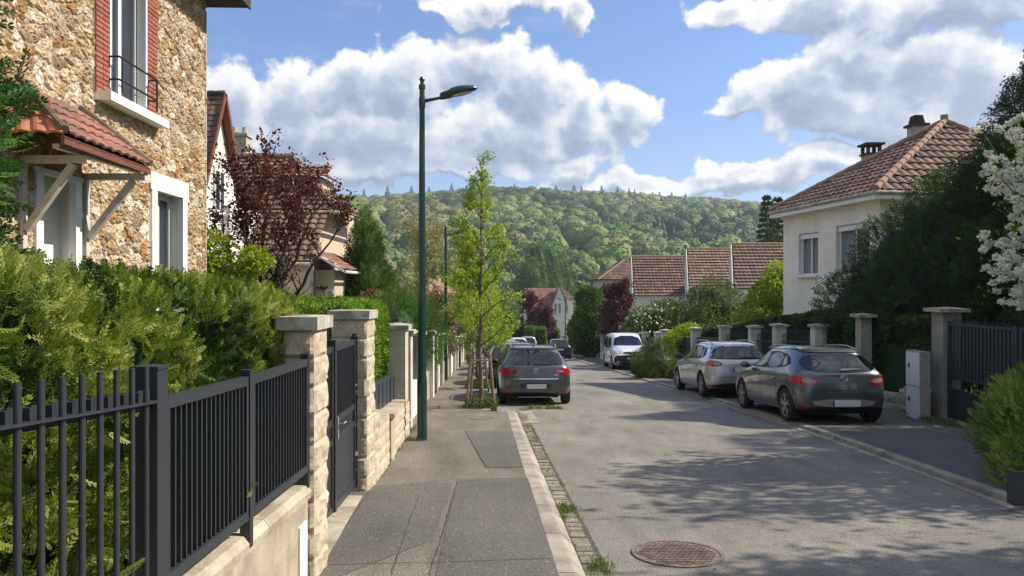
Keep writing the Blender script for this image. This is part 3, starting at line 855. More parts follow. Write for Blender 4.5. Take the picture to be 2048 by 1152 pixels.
def low_wall_fence(xf, y0, y1, label, group, wall_h=.45, fence_h=1.5, m='concrete', style='panel', dz=0):
    """dwarf wall with a metal panel on it, between two pillars"""
    ym = (y0 + y1) / 2
    root = empty('fence_panel', (float(xf(ym)), ym, float(gz(ym)) + dz), label, 'fence panel', group)
    yq = np.array([y0, ym, y1])
    w = MB().ribbon(yq, xf(yq) - .1, xf(yq) + .1, gz(yq) + wall_h + dz, gz(yq) - .2)
    w.build('base_wall', MT[m], root)
    s = MB()
    if style == 'panel':
        s.ribbon(yq, xf(yq) - .012, xf(yq) + .012, gz(yq) + fence_h - .02 + dz, gz(yq) + wall_h + .05 + dz)
        s.ribbon(yq, xf(yq) - .025, xf(yq) + .025, gz(yq) + fence_h + dz, gz(yq) + fence_h - .05 + dz)
        for y in np.arange(y0 + .1, y1, .45):
            s.box(float(xf(y)) - .022, float(xf(y)) + .022, y - .02, y + .02, float(gz(y)) + wall_h + dz, float(gz(y)) + fence_h + dz - .01)
    else:
        for y in np.arange(y0 + .08, y1 - .03, .115):
            z = float(gz(y)) + dz
            hgt = fence_h + .18 * math.cos((y - ym) / (y1 - y0) * 3.14)
            s.cyl((xf(y), y, z + wall_h), (xf(y), y, z + hgt), .011, n=5)
            s.cyl((xf(y), y, z + hgt), (xf(y), y, z + hgt + .1), .02, .001, 4)
        for hh in (wall_h + .12, fence_h - .12):
            s.ribbon(yq, xf(yq) - .012, xf(yq) + .012, gz(yq) + hh + .02 + dz, gz(yq) + hh - .02 + dz)
    s.build('infill', MT['anth2'], root)

# right side, from the near gate post down the hill
RP = [(20.2, 1.97), (22.7, 2.02), (24.6, 2.0), (27.4, 2.04), (30.7, 2.0), (34.9, 1.95), (36.1, 1.85), (38.9, 1.85), (41.2, 1.8), (43.5, 1.8), (46, 1.75), (50, 1.75), (53.5, 1.75), (58, 1.7), (62, 1.7), (67, 1.7), (72, 1.7), (78, 1.7), (85, 1.7), (93, 1.7)]
names = {20.2: 'pale capped pillar behind the dark grey hatchback on the right', 22.7: 'tall pale pillar behind the roof of the silver estate',
         24.6: 'pale pillar above the rear window of the silver estate', 27.4: 'pale capped pillar above the front doors of the silver estate',
         30.7: 'pale pillar with flat cap left of the silver estate', 34.9: 'pale gate pillar behind the low bush, farther of two close together', 36.1: 'slim pale pillar beside the low bush, right of the white van'}
for i, (y, h) in enumerate(RP):
    plain_pillar(float(WR(y)) + .17, y, .33, .33, h, names.get(y, 'pale fence pillar in the far right row behind the white van'), 'pale pillars of the right-hand fence', dz=-.04)
for i, ((a, _), (b, _)) in enumerate(zip(RP[:-1], RP[1:])):
    if b > 86:
        continue
    lb = {20.2: 'black spiked railing between pillars behind the dark grey hatchback', 22.7: 'black spiked railing right of the silver estate roof', 24.6: 'black spiked panel above the silver estate',
          27.4: 'dark fence panel left of the spiked railings', 30.7: 'dark fence panel above the bonnet of the silver estate'}.get(a, 'dark panel in the far right fence row')
    low_wall_fence(lambda y: WR(y) + .17, a + .18, b - .18, lb, 'dark panels of the right-hand fence', .5, 1.6, 'whitewall' if a > 40 else 'concrete', 'spike' if a < 26 else 'panel', dz=-.04)

# right near gate pillar, slim pillar, stub walls
plain_pillar(8.58, 14.62, .36, .40, 2.2, 'tall stone gate pillar in courses beside the large grey gate', None, 'concrete', -.04, True, .11)
plain_pillar(8.36, 17.6, .26, .28, 2.17, 'slim stone pillar in front of the trimmed dark hedge', None, 'concrete', -.04, True, .09)
root = empty('large_gate', (8.5, 12.6, -.9), 'large blue-grey metal gate with scrolls behind the near right shrub', 'gate')
g = MB()
zb = -1.0
for (y0, y1) in ((12.42, 14.40), (10.3, 12.36)):
    for y in (y0 + .03, y1 - .03):
        g.box(8.47, 8.53, y - .03, y + .03, zb + .08, .95)
    for z in (.9, -.12, -.36, zb + .12):
        g.box(8.475, 8.525, y0 + .06, y1 - .06, z - .025, z + .025)
    for y in np.arange(y0 + .14, y1 - .08, .105):
        g.box(8.49, 8.51, y - .028, y + .028, -.1, .88)
        g.cyl((8.5, y, -.34), (8.5, y, -.14), .007, n=5)
        an = np.linspace(0, 2 * math.pi, 9)
        g.path(np.stack([8.5 + 0 * an, y + .035 * np.cos(an), .965 + .035 * np.sin(an)], 1), .006, 4)
        if int(y * 10) % 3 == 0:
            g.cyl((8.5, y, .92), (8.5, y, 1.1), .008, .002, 5)
    g.box(8.492, 8.508, y0 + .06, y1 - .06, zb + .14, -.38)
g.build('leaf_frame', MT['anth2'], root)
rw = MB()
for j in range(3):
    for i, y in enumerate(np.arange(14.85, 15.5, .31)):
        rockbox(rw, 8.25, 8.5, y, y + .305, -1.05 + .17 * j, -1.05 + .17 * (j + 1) - .006, .02, .05, i + j * 7)
rw.box(8.2, 8.54, 14.83, 15.5, -.535, -.46)
tag(rw.build('stub_wall', MT['limestone']), 'short stone wall with grey coping between the utility cabinet and gate pillar', 'wall')
rw = MB()
for j in range(2):
    for i, y in enumerate(np.arange(15.5, 19.9, .42)):
        rockbox(rw, 8.25, 8.5, y, y + .41, float(gz(y)) - .06 + .2 * j, float(gz(y)) - .06 + .2 * (j + 1) - .006, .03, .06, i + j * 7)
tag(rw.build('hedge_wall', MT['concrete']), 'low rough stone wall under the trimmed dark hedge', 'wall')
# concrete utility cabinet
x0, x1, y0, y1 = 7.93, 8.14, 14.40, 14.93
zb = float(gz(14.7)) - .05
root = empty('utility_cabinet', (8.03, 14.66, zb), 'weathered white utility cabinet on the right pavement', 'utility cabinet')
m_ = MB()
m_.box(x0 + .02, x1, y0, y1, zb, zb + 1.36)
m_.build('casing', MT['concrete'], root)
for (a, b) in ((.03, .66), (.68, 1.33)):
    d = MB().box(x0, x0 + .018, y0 + .03, y1 - .03, zb + a, zb + b).build('door', MT['white'], root)
    MB().box(x0 - .012, x0 - .002, y0 + .36, y0 + .4, zb + b - .3, zb + b - .22).build('handle', MT['black'], d)
# planter / dark post at right edge
gx, gy = gp(2030, 1012, 1.64)
pz = float(gz(gy)) - .04
mb = MB()
mb.box(gx, gx + .55, gy, gy + .03, pz, pz + .33)
mb.box(gx, gx + .03, gy + .032, gy + .12, pz, pz + .33)
mb.box(gx + .52, gx + .55, gy + .032, gy + .12, pz, pz + .33)
mb.box(gx + .032, gx + .518, gy + .032, gy + .12, pz, pz + .28)
tag(mb.build('planter', MT['anth']), 'black square planter at the kerb under the near right shrub', 'planter')

# left side further pillars
LPil = [(12.05, 1.80, .34, 'pillar'), (12.95, 1.72, .26, 'pillar'), (15.6, 1.7, .3, 'concrete'), (19.4, 1.75, .3, 'whitewall'), (21, 1.7, .28, 'concrete'), (24, 1.7, .3, 'concrete'), (27, 1.7, .36, 'greywall'),
        (30, 1.6, .3, 'whitewall'), (33.5, 1.6, .3, 'concrete'), (37, 1.6, .3, 'whitewall'), (41, 1.6, .3, 'concrete'), (45, 1.6, .3, 'whitewall'), (50, 1.6, .3, 'concrete'), (56, 1.6, .3, 'whitewall'), (63, 1.6, .3, 'concrete')]
for i, (y, h, w, m) in enumerate(LPil):
    lb = {12.05: 'tall stone pillar left of the green lamp post', 12.95: 'slim smooth stone pillar directly left of the green lamp post', 15.6: 'grey pillar just left of the lamp post, half hidden', 19.4: 'white pillar just right of the lamp post'}.get(y, 'pale pillar in the far left row along the pavement')
    plain_pillar(float(WL(y)) - w / 2, y, w, w, h, lb, 'pale pillars along the left pavement', m, 0, y < 13)
for i, ((a, _, wa, _), (b, _, wb, _)) in enumerate(zip(LPil[1:-1], LPil[2:])):
    low_wall_fence(lambda y: WL(y) - .2, a + wa / 2 + .02, b - wb / 2 - .02, 'low wall with dark slatted fence in the far left row', 'fence panels along the left pavement', .7, 1.45, ['whitewall', 'render_wall', 'concrete'][i % 3], 'panel')
low_wall_fence(lambda y: WL(y) - .2, 8.1, 11.85, 'dark fence in front of the box-cut bright green hedge', None, .5, 1.0, 'concrete', 'panel')


# ------------------------------------------------------------------ roofs, windows
def tiles(mb, A, B, up, length, poly=None, tw=.24, tl=.32, wave=.03, step=.035, seed=0):
    """tile courses on the plane from eave A->B (seen from outside, left to right) up the slope; poly: outline in (u,v)"""
    A, B, up = (np.asarray(q, float) for q in (A, B, up))
    U = B - A
    L = np.linalg.norm(U)
    U = U / L
    up = up / np.linalg.norm(up)
    N = np.cross(U, up)
    nc, nr = max(1, int(round(L / tw))), max(1, int(round(length / tl)))
    du, dv = L / nc, length / nr
    rg = np.random.default_rng(seed)
    us = np.linspace(0, L, nc * 4 + 1)
    prof = np.tile([0, .75, 1., .6], nc)
    prof = np.append(prof, 0) * wave
    def inside(u, v):
        if poly is None:
            return np.ones_like(u, bool)
        r_ = np.zeros_like(u, bool)
        n = len(poly)
        for i in range(n):
            (x0, y0), (x1, y1) = poly[i], poly[(i + 1) % n]
            c_ = ((y0 > v) != (y1 > v)) & (u < (x1 - x0) * (v - y0) / (y1 - y0 + 1e-12) + x0)
            r_ ^= c_
        return r_
    for r_ in range(nr):
        v0, v1 = r_ * dv, (r_ + 1) * dv + .03
        jit = rg.normal(0, .004, nc)
        j4 = np.append(np.repeat(jit, 4), 0)
        P_ = np.zeros((len(us), 3, 3))
        for k, (v, h) in enumerate(((v0, 0.), (v0, step), (v1, .004))):
            P_[:, k] = A + us[:, None] * U + v * up + (prof + j4 + h + .01)[:, None] * N
        a = np.repeat(rg.random(nc), 4)[:, None] * np.ones((1, 2))
        uc = (us[:-1] + us[1:]) / 2
        ins = inside(uc, np.full_like(uc, (r_ + .5) * dv))
        if ins.any():
            mb.grid(P_, a, hole=~np.repeat(ins[:, None], 2, 1))
    return mb

def ridge_tiles(mb, p0, p1, r=.11, seg=.36, seed=0):
    p0, p1 = np.asarray(p0, float), np.asarray(p1, float)
    n = max(2, int(np.linalg.norm(p1 - p0) / seg))
    t = np.arange(n)[:, None] / n
    a = p0 + (p1 - p0) * t
    b = p0 + (p1 - p0) * (t + 1.12 / n)
    mb.tubes(a, b, r, r * .82, 8, np.random.default_rng(seed).random(n), True)
    return mb

def window(root, c, right, out, w, h, depth=.16, bars=1, name='window', sill=.06, sillm='white', curtain=True, fr=.055, reveal=None, sash=True):
    """window set back in its opening: frame > pane, sill. c = centre of the opening on the wall face"""
    c, right, out = (np.asarray(q, float) for q in (c, right, out))
    up = np.array([0, 0, 1.])
    b = c - out * depth
    m_ = MB()
    t = .03
    for s in (-1, 1):
        m_.obox(b + right * s * (w / 2 - fr / 2), right * fr / 2, out * t, up * h / 2)
        m_.obox(b + up * s * (h / 2 - fr / 2), right * (w / 2 - fr), out * (t - .002), up * fr / 2)
    for k in range(bars):
        x = (k + 1) / (bars + 1) - .5
        m_.obox(b + right * x * w, right * fr * .55, out * (t + .006), up * (h / 2 - fr))
    f = m_.build(name, MT['pvc'], root)
    MB().obox(b, right * (w / 2 - .01), out * .008, up * (h / 2 - .01)).build('pane', MT['hglass'], f)
    if curtain:
        cm = MB()
        n = 40
        us = np.linspace(-w / 2, w / 2, n)
        Pg = np.stack([np.stack([b + right * u - out * (.05 + .012 * math.sin(u * 70)) + up * s * h / 2 for s in (-1, 1)]) for u in us])
        cm.grid(Pg).build('curtain', MT['curtain'], f)
    if sill:
        MB().obox(c - up * (h / 2 + sill / 2) + out * .03 - out * depth / 2 * 0, right * (w / 2 + .08), out * (.09), up * sill / 2).build('sill', MT[sillm], f)
    return f

def wall(mb, A, right, L, z0, z1, openings, out, depth=.2, zs=None):
    """flat wall split round openings (u0,u1,za,zb) with reveals"""
    A, right, out = (np.asarray(q, float) for q in (A, right, out))
    us = sorted({0, L, *[q for o in openings for q in o[:2]]})
    zz = sorted({z0, z1, *[q for o in openings for q in o[2:]]})
    def pt(u, z, d=0):
        q = A + right * u - out * d
        return (q[0], q[1], z)
    for a, b in zip(us[:-1], us[1:]):
        for c, d in zip(zz[:-1], zz[1:]):
            if any(o[0] <= a and b <= o[1] and o[2] <= c and d <= o[3] for o in openings):
                continue
            mb.quad(pt(a, c), pt(b, c), pt(b, d), pt(a, d), a=.5)
    for (a, b, c, d) in openings:
        mb.quad(pt(a, c), pt(a, d), pt(a, d, depth), pt(a, c, depth), a=.5)
        mb.quad(pt(b, c), pt(b, c, depth), pt(b, d, depth), pt(b, d), a=.5)
        mb.quad(pt(a, d), pt(b, d), pt(b, d, depth), pt(a, d, depth), a=.5)
        mb.quad(pt(a, c), pt(a, c, depth), pt(b, c, depth), pt(b, c), a=.5)
    return mb

# ------------------------------------------------------------------ the stone house (left)
def stone_house():
    root = empty('stone_house', (-7.5, 10, -.7), 'rubble stone house with red brick window jambs behind the thuja hedge', 'house')
    def X(Y):
        return -5.65 - .035 * Y
    tx = np.array([-.035, 1., 0])
    tx /= np.linalg.norm(tx)
    out = np.array([tx[1], -tx[0], 0])
    Yfar, Ynear = 14.87, 5.2
    A = np.array([X(Yfar), Yfar, 0])     # u runs towards the viewer from the far corner: right (seen from outside) is -tx... keep u along +tx from near end
    A = np.array([X(Ynear), Ynear, 0])
    L = (Yfar - Ynear) / tx[1]
    z0, z1 = -1.0, 7.35
    uY = lambda Y: (Y - Ynear) / tx[1]
    ops = [(uY(11.02), uY(12.24), 4.44, 7.0), (uY(12.62), uY(13.72), .9, 3.28), (uY(9.24), uY(10.24), .35, 3.12)]
    ext = [(uY(10.62), uY(12.62), 4.44, 7.2), (uY(12.38), uY(13.92), .9, 3.54), (uY(9.22), uY(10.26), .35, 3.14)]   # no stones here
    res = .0165
    nu, nz = int(L / res), int((z1 - z0) / res)
    u, z = np.meshgrid(np.linspace(0, L, nu), np.linspace(z0, z1, nz), indexing='ij')
    Q = np.stack([u.ravel(), z.ravel(), 0 * u.ravel()], 1)
    wv = np.stack([fbm(Q * 4.2, 3, 1), fbm(Q * 4.2, 3, 9)], 1) - .5
    q = Q[:, :2] + wv * .20 + (np.stack([fbm(Q * 15, 2, 21), fbm(Q * 15, 2, 29)], 1) - .5) * .045
    cw, ch = .215, .145
    gi, gj = np.floor(q[:, 0] / cw).astype(np.int64), np.floor(q[:, 1] / ch).astype(np.int64)
    F1 = np.full(len(q), 9.)
    F2 = np.full(len(q), 9.)
    ID = np.zeros(len(q))
    for di in (-2, -1, 0, 1, 2):
        for dj in (-2, -1, 0, 1, 2):
            i, j = gi + di, gj + dj
            keep = _h(i, j, i * 0, 77) > .20
            sx = (i + .1 + .8 * _h(i, j, i * 0, 1)) * cw
            sy = (j + .1 + .8 * _h(i, j, i * 0, 2)) * ch
            d = np.maximum(np.abs((q[:, 0] - sx)) * .86, np.abs(q[:, 1] - sy) * 1.15) * .45 + np.hypot((q[:, 0] - sx) * .86, (q[:, 1] - sy) * 1.15) * .6
            d = np.where(keep, d, 9)
            new = d < F1
            F2 = np.where(new, F1, np.minimum(F2, d))
            ID = np.where(new, _h(i, j, i * 0, 5), ID)
            F1 = np.where(new, d, F1)
    e = np.clip((F2 - F1) / .038, 0, 1)
    e = e * e * (3 - 2 * e)
    rough = fbm(Q * 24, 4, 3, .6)
    rough2 = fbm(Q * 9 + ID[:, None] * 40, 2, 13)
    stone = np.clip((e - .22) / .4, 0, 1)
    hgt = e * (.012 + .024 * _h((ID * 9999).astype(np.int64), gi * 0, gi * 0, 4)) + stone * ((rough - .5) * .085 + (rough2 - .5) * .05) + (1 - stone) * (rough - .5) * .012
    pal = np.array([(.41, .28, .15), (.53, .40, .25), (.35, .20, .09), (.46, .35, .22), (.57, .47, .33), (.29, .20, .125), (.43, .31, .18), (.51, .43, .31), (.64, .57, .45), (.38, .29, .19)])
    ci = (ID * 997.3 % 1 * len(pal)).astype(int) % len(pal)
    colr = pal[ci] * (.84 + .34 * rough2)[:, None] * (.76 + .48 * rough)[:, None]
    och = np.clip((fbm(Q * 11 + 5, 3, 31) - .56) * 7, 0, 1)[:, None]
    colr = colr * (1 - och * .4) + np.array([.46, .26, .09]) * och * .4
    mort = np.array([.43, .36, .27]) * (.8 + .4 * fbm(Q * 30, 2, 8))[:, None]
    colr = colr * stone[:, None] + mort * (1 - stone)[:, None]
    uc, zc = (u[:-1, :-1] + u[1:, 1:]) / 2, (z[:-1, :-1] + z[1:, 1:]) / 2
    hole = np.zeros_like(uc, bool)
    for (a, b, c, d) in ext:
        hole |= (uc > a) & (uc < b) & (zc > c) & (zc < d)
    Pw = A + u[..., None] * tx + hgt.reshape(u.shape)[..., None] * out
    Pw[..., 2] = z
    mb = MB()
    mb.grid(Pw[::-1], .5, hole=hole[::-1])
    mb.build('stone_wall', mat('rubble_stone', (1, 1, 1), .9, .16, 18, .6, 90, colattr=True), root, smooth=False, colors=colr[np.arange(len(colr)).reshape(nu, nz)[::-1].ravel()])
    # shell behind: back of the wall, far gable wall
    sh = MB()
    wall(sh, A - out * .002, tx, L, z0, z1, ops, out, .3)
    q = A + tx * L
    sh.quad(q, q - out * 7, q - out * 7 + (0, 0, z1), q + (0, 0, z1))
    sh.quad((q[0], q[1], z0), (q[0] - 7, q[1], z0), (q[0] - 7, q[1], 0), (q[0], q[1], 0))
    sh.build('wall', MT['whitewall'], root)
    # corner quoins on the far end face
    cn = MB()
    zq = z0
    k = 0
    while zq < z1 - .3:
        h = .26 + .08 * (k % 3)
        p = A + tx * (L + .01) - out * .16
        cn.obox((p[0], p[1], zq + h / 2), tx * .025, out * .185, (0, 0, h / 2 - .008))
        zq += h
        k += 1
    cn.build('quoins', MT['limestone'], root)
    # roof edge
    rf = MB()
    p = A + tx * (L / 2 - .1)
    rf.obox((p[0] + out[0] * .25, p[1], z1 + .08), tx * (L / 2 + .55), out * .5, (0, 0, .03))
    rf.obox((p[0] + out[0] * .76, p[1], z1 + .13), tx * (L / 2 + .56), out * .02, (0, 0, .11))
    rf.obox((p[0] - out[0] * 3.5, p[1], z1 + .10), tx * (L / 2 + .5), out * 3.2, (0, 0, .02))
    r0 = rf.build('roof', MT['bark_d'], root)
    rt = MB()
    e0 = A + tx * (L + .5) + out * .78 + np.array([0, 0, z1 + .24])
    tiles(rt, A - tx * .3 + out * .78 + np.array([0, 0, z1 + .24]), e0, -out * .75 + np.array([0, 0, .66]), 5.5)
    rt.build('roof_tiles', MT['tile_old'], r0)
    # brick jambs of the first-floor window
    rg = np.random.default_rng(2)
    for (ya, yb) in ((10.62, 11.02), (12.24, 12.62)):
        bj = MB()
        zq = 4.44
        k = 0
        while zq < 7.15:
            for (a, b) in ([(ya, (ya + yb) / 2), ((ya + yb) / 2, yb)] if k % 2 else [(ya, yb)]):
                c = A + tx * (uY((a + b) / 2)) + out * .022
                bj.obox((c[0], c[1], zq + .03), tx * ((b - a) / 2 - .006), out * (.03 + rg.uniform(0, .006)), (0, 0, .0275), rg.random())
            zq += .073
            k += 1
        j_ = bj.build('brick_jamb', MT['brick'], root)
        mo = MB()
        c = A + tx * uY((ya + yb) / 2)
        mo.obox((c[0], c[1], 5.8), tx * ((yb - ya) / 2 - .005), out * .035, (0, 0, 1.36))
        mo.build('jamb_mortar', MT['mortar'], j_)
    # upper French window, sill, guard rail
    cen = A + tx * uY(11.63)
    cw_ = np.array([cen[0], cen[1], 5.72])
    f = window(root, cw_, tx, out, 1.2, 2.56, .14, 1, 'window', 0, fr=.09)
    ss = MB().obox(cen + out * .09 + np.array([0, 0, 4.38]), tx * .98, out * .16, (0, 0, .065))
    ss.build('sill', MT['white'], f)
    for s_ in (-1, 1):
        MB().obox(cen + tx * s_ * .58 + out * -.02 + np.array([0, 0, 5.72]), tx * .03, out * .07, (0, 0, 1.28)).build('lining', MT['white'], f)
    gr = MB()
    for zz in (4.70, 5.04):
        a = cen + out * .20 + np.array([0, 0, zz])
        pts = [cen - tx * .64 + out * .0 + np.array([0, 0, zz]), a - tx * .64, a + tx * .64, cen + tx * .64 + np.array([0, 0, zz])]
        gr.path(pts, .016, 6)
    for s_ in (-.55, .62):
        a = cen + out * .20 + tx * s_
        gr.cyl((a[0], a[1], 4.52), (a[0], a[1], 5.06), .016, n=6)
    gr.build('guard_rail', MT['black'], root)
    # ground floor window with white stone surround
    def surround(ya, yb, za, zb, t, hl, lbl):
        s = MB()
        for (a, b) in ((ya, ya + t), (yb - t, yb)):
            c = A + tx * uY((a + b) / 2)
            s.obox((c[0], c[1], (za + zb) / 2), tx * ((b - a) / 2), out * .05, (0, 0, (zb - za) / 2))
        c = A + tx * uY((ya + yb) / 2)
        s.obox((c[0], c[1], zb + hl / 2 + .001), tx * ((yb - ya) / 2 + .05), out * .055, (0, 0, hl / 2))
        return s.build(lbl, MT['white'], root)
    surround(12.42, 13.88, .9, 3.26, .2, .30, 'window_surround')
    c = A + tx * uY(13.17)
    window(root, (c[0], c[1], 2.08), tx, out, 1.08, 2.36, .22, 1, 'window', .07, fr=.08)
    # door recess with panel
    c = A + tx * uY(9.74)
    d = MB()
    d.obox((c[0] - out[0] * .26, c[1], 1.75), tx * .5, out * .02, (0, 0, 1.4))
    dd = d.build('door', MT['white'], root)
    surround(9.24 - .02, 10.26, .35, 3.06, .15, .06, 'door_surround')
    MB().obox((c[0] - out[0] * .225 + .0, c[1] + .3, 1.45), tx * .012, out * .02, (0, 0, .07)).build('handle', MT['galv'], dd)
    # tiled canopy over the door
    e0, e1 = np.array([-5.02, 8.3, 3.32]), np.array([-5.09, 10.42, 3.30])
    wn, wf = np.array([X(8.85) + .03, 8.9, 4.06]), np.array([X(10.3) + .03, 10.3, 4.02])
    can = MB()
    upv = (wf - e1)
    upv = upv - tx * np.dot(upv, tx)
    Lc = np.linalg.norm(e1 - e0)
    Ls = np.linalg.norm(upv)
    tiles(can, e0, e1, upv, Ls, poly=[(0, 0), (Lc, 0), (Lc - .02, Ls), (.5, Ls)], tw=.22, tl=.3, wave=.03, step=.03)
    cr = can.build('canopy', MT['tile_red'], root)
    ht = MB()
    q0 = np.array([X(8.3) + .02, 8.3, 3.34])
    tiles(ht, q0, e0, (wn - (q0 + e0) / 2) - tx * 0, .95, poly=[(0, 0), (1.0, 0), (.6, .95), (.2, .95)], tw=.2, tl=.3)
    ht.build('hip_tiles', MT['tile_orange'], cr)
    for a_, b_ in ((e0, wn), (e1, wf)):
        ridge_tiles(MB(), a_ + (0, 0, .06), b_ + (0, 0, .06), .055, .3).build('verge_tiles', MT['tile_old'], cr)
    tm = MB()
    tm.prism([e0 + (0, 0, -.10), e1 + (0, 0, -.10), e1 + (0, 0, -.02), e0 + (0, 0, -.02)], (-.04, 0, 0))
    tm.prism([e0 + (0, 0, -.02), e1 + (0, 0, -.02), wf + (0, 0, -.05), wn + (0, 0, -.05)], (0, 0, -.02))
    for t_ in np.linspace(.08, .95, 6):
        a, b = e0 + (e1 - e0) * t_, np.array([X(8.4 + 2 * t_), e0[1] + (e1 - e0)[1] * t_, 3.98])
        dv = (b - a)
        tm.obox((a + b) / 2 - (0, 0, .07), dv / 2, (0, .03, 0), (0, 0, .035))
    tm.build('rafters', MT['wood_d'], cr)
    br = MB()
    for yb_ in (8.95, 10.36):
        xw = X(yb_)
        br.box(xw + .0, xw + .08, yb_ - .04, yb_ + .04, 2.05, 3.2)
        br.box(xw + .081, -5.12, yb_ - .04, yb_ + .04, 3.11, 3.2)
        a, b = np.array([xw + .09, yb_, 2.3]), np.array([-5.3, yb_, 3.10])
        dv = b - a
        nn = np.array([-dv[2], 0, dv[0]]) / np.linalg.norm(dv) * .04
        br.obox((a + b) / 2, dv / 2, (0, .036, 0), nn)
    br.box(-5.28, -5.20, 8.5, 10.34, 3.205, 3.26)
    br.build('brackets', MT['wood_w'], cr)
stone_house()

# ------------------------------------------------------------------ white gabled house behind it
def gable_house():
    root = empty('gabled_house', (-11, 23, -1.6), 'white rendered house with steep dark tiled gable behind the stone house', 'house')
    xg = -9.1
    Ya, za = 22.9, 7.55
    hw, ze = 2.3, 2.9
    w = MB()
    # gable wall facing the street
    w.add([(xg, Ya - hw, -2), (xg, Ya + hw, -2), (xg, Ya + hw, ze), (xg, Ya, za - .1), (xg, Ya - hw, ze)], [[0, 1, 2, 3, 4]])
    w.quad((xg, Ya - hw, -2), (xg - 7, Ya - hw, -2), (xg - 7, Ya - hw, ze), (xg, Ya - hw, ze))
    w.box(xg - .3, xg + .25, Ya + .3, Ya + 3.5, -2, 4.2)
    w.build('wall', MT['whitewall'], root)
    rf = MB()
    up = np.array([0, hw, za - ze])
    Ls = np.linalg.norm(up) + .25
    ov = .22
    tiles(rf, (xg - 7, Ya - hw - .1, ze - .2), (xg + ov, Ya - hw - .1, ze - .2), up, Ls, tw=.2, tl=.2, wave=.012, step=.03)
    up2 = np.array([0, -hw, za - ze])
    tiles(rf, (xg + ov, Ya + hw * .42, za - .42 * (za - ze)), (xg - 7, Ya + hw * .42, za - .42 * (za - ze)), up2, Ls * .42, tw=.2, tl=.2, wave=.012, step=.03)
    r0 = rf.build('roof', MT['tile_old'], root)
    vg = MB()
    for sg, k in ((-1, 1.), (1, .42)):
        a = np.array([xg + ov + .02, Ya + sg * (hw + .1) * k, za - (za - ze + .2) * k])
        b = np.array([xg + ov + .02, Ya, za + .05])
        d = b - a
        n = np.cross(d, (1, 0, 0))
        n = n / np.linalg.norm(n)
        vg.obox((a + b) / 2, d / 2, (.025, 0, 0), n * .07)
        vg.obox((a + b) / 2 + (-.12, 0, -.06), d / 2, (.09, 0, 0), n * .02)
    vg.build('bargeboard', MT['wood_d'], r0)
    rg_ = MB()
    ridge_tiles(rg_, (xg + ov, Ya, za + .08), (xg - 7, Ya, za + .08), .09)
    rg_.build('ridge_tiles', MT['tile_old'], r0)
    out, rt = np.array([1., 0, 0]), np.array([0, 1., 0])
    window(root, (xg + .02, Ya, 4.6), rt, out, .75, 1.3, -.02, 1, 'window', .08)
    window(root, (xg + .27, Ya + 1.9, 1.2), rt, out, .8, 1.3, -.02, 1, 'window', .08)
gable_house()

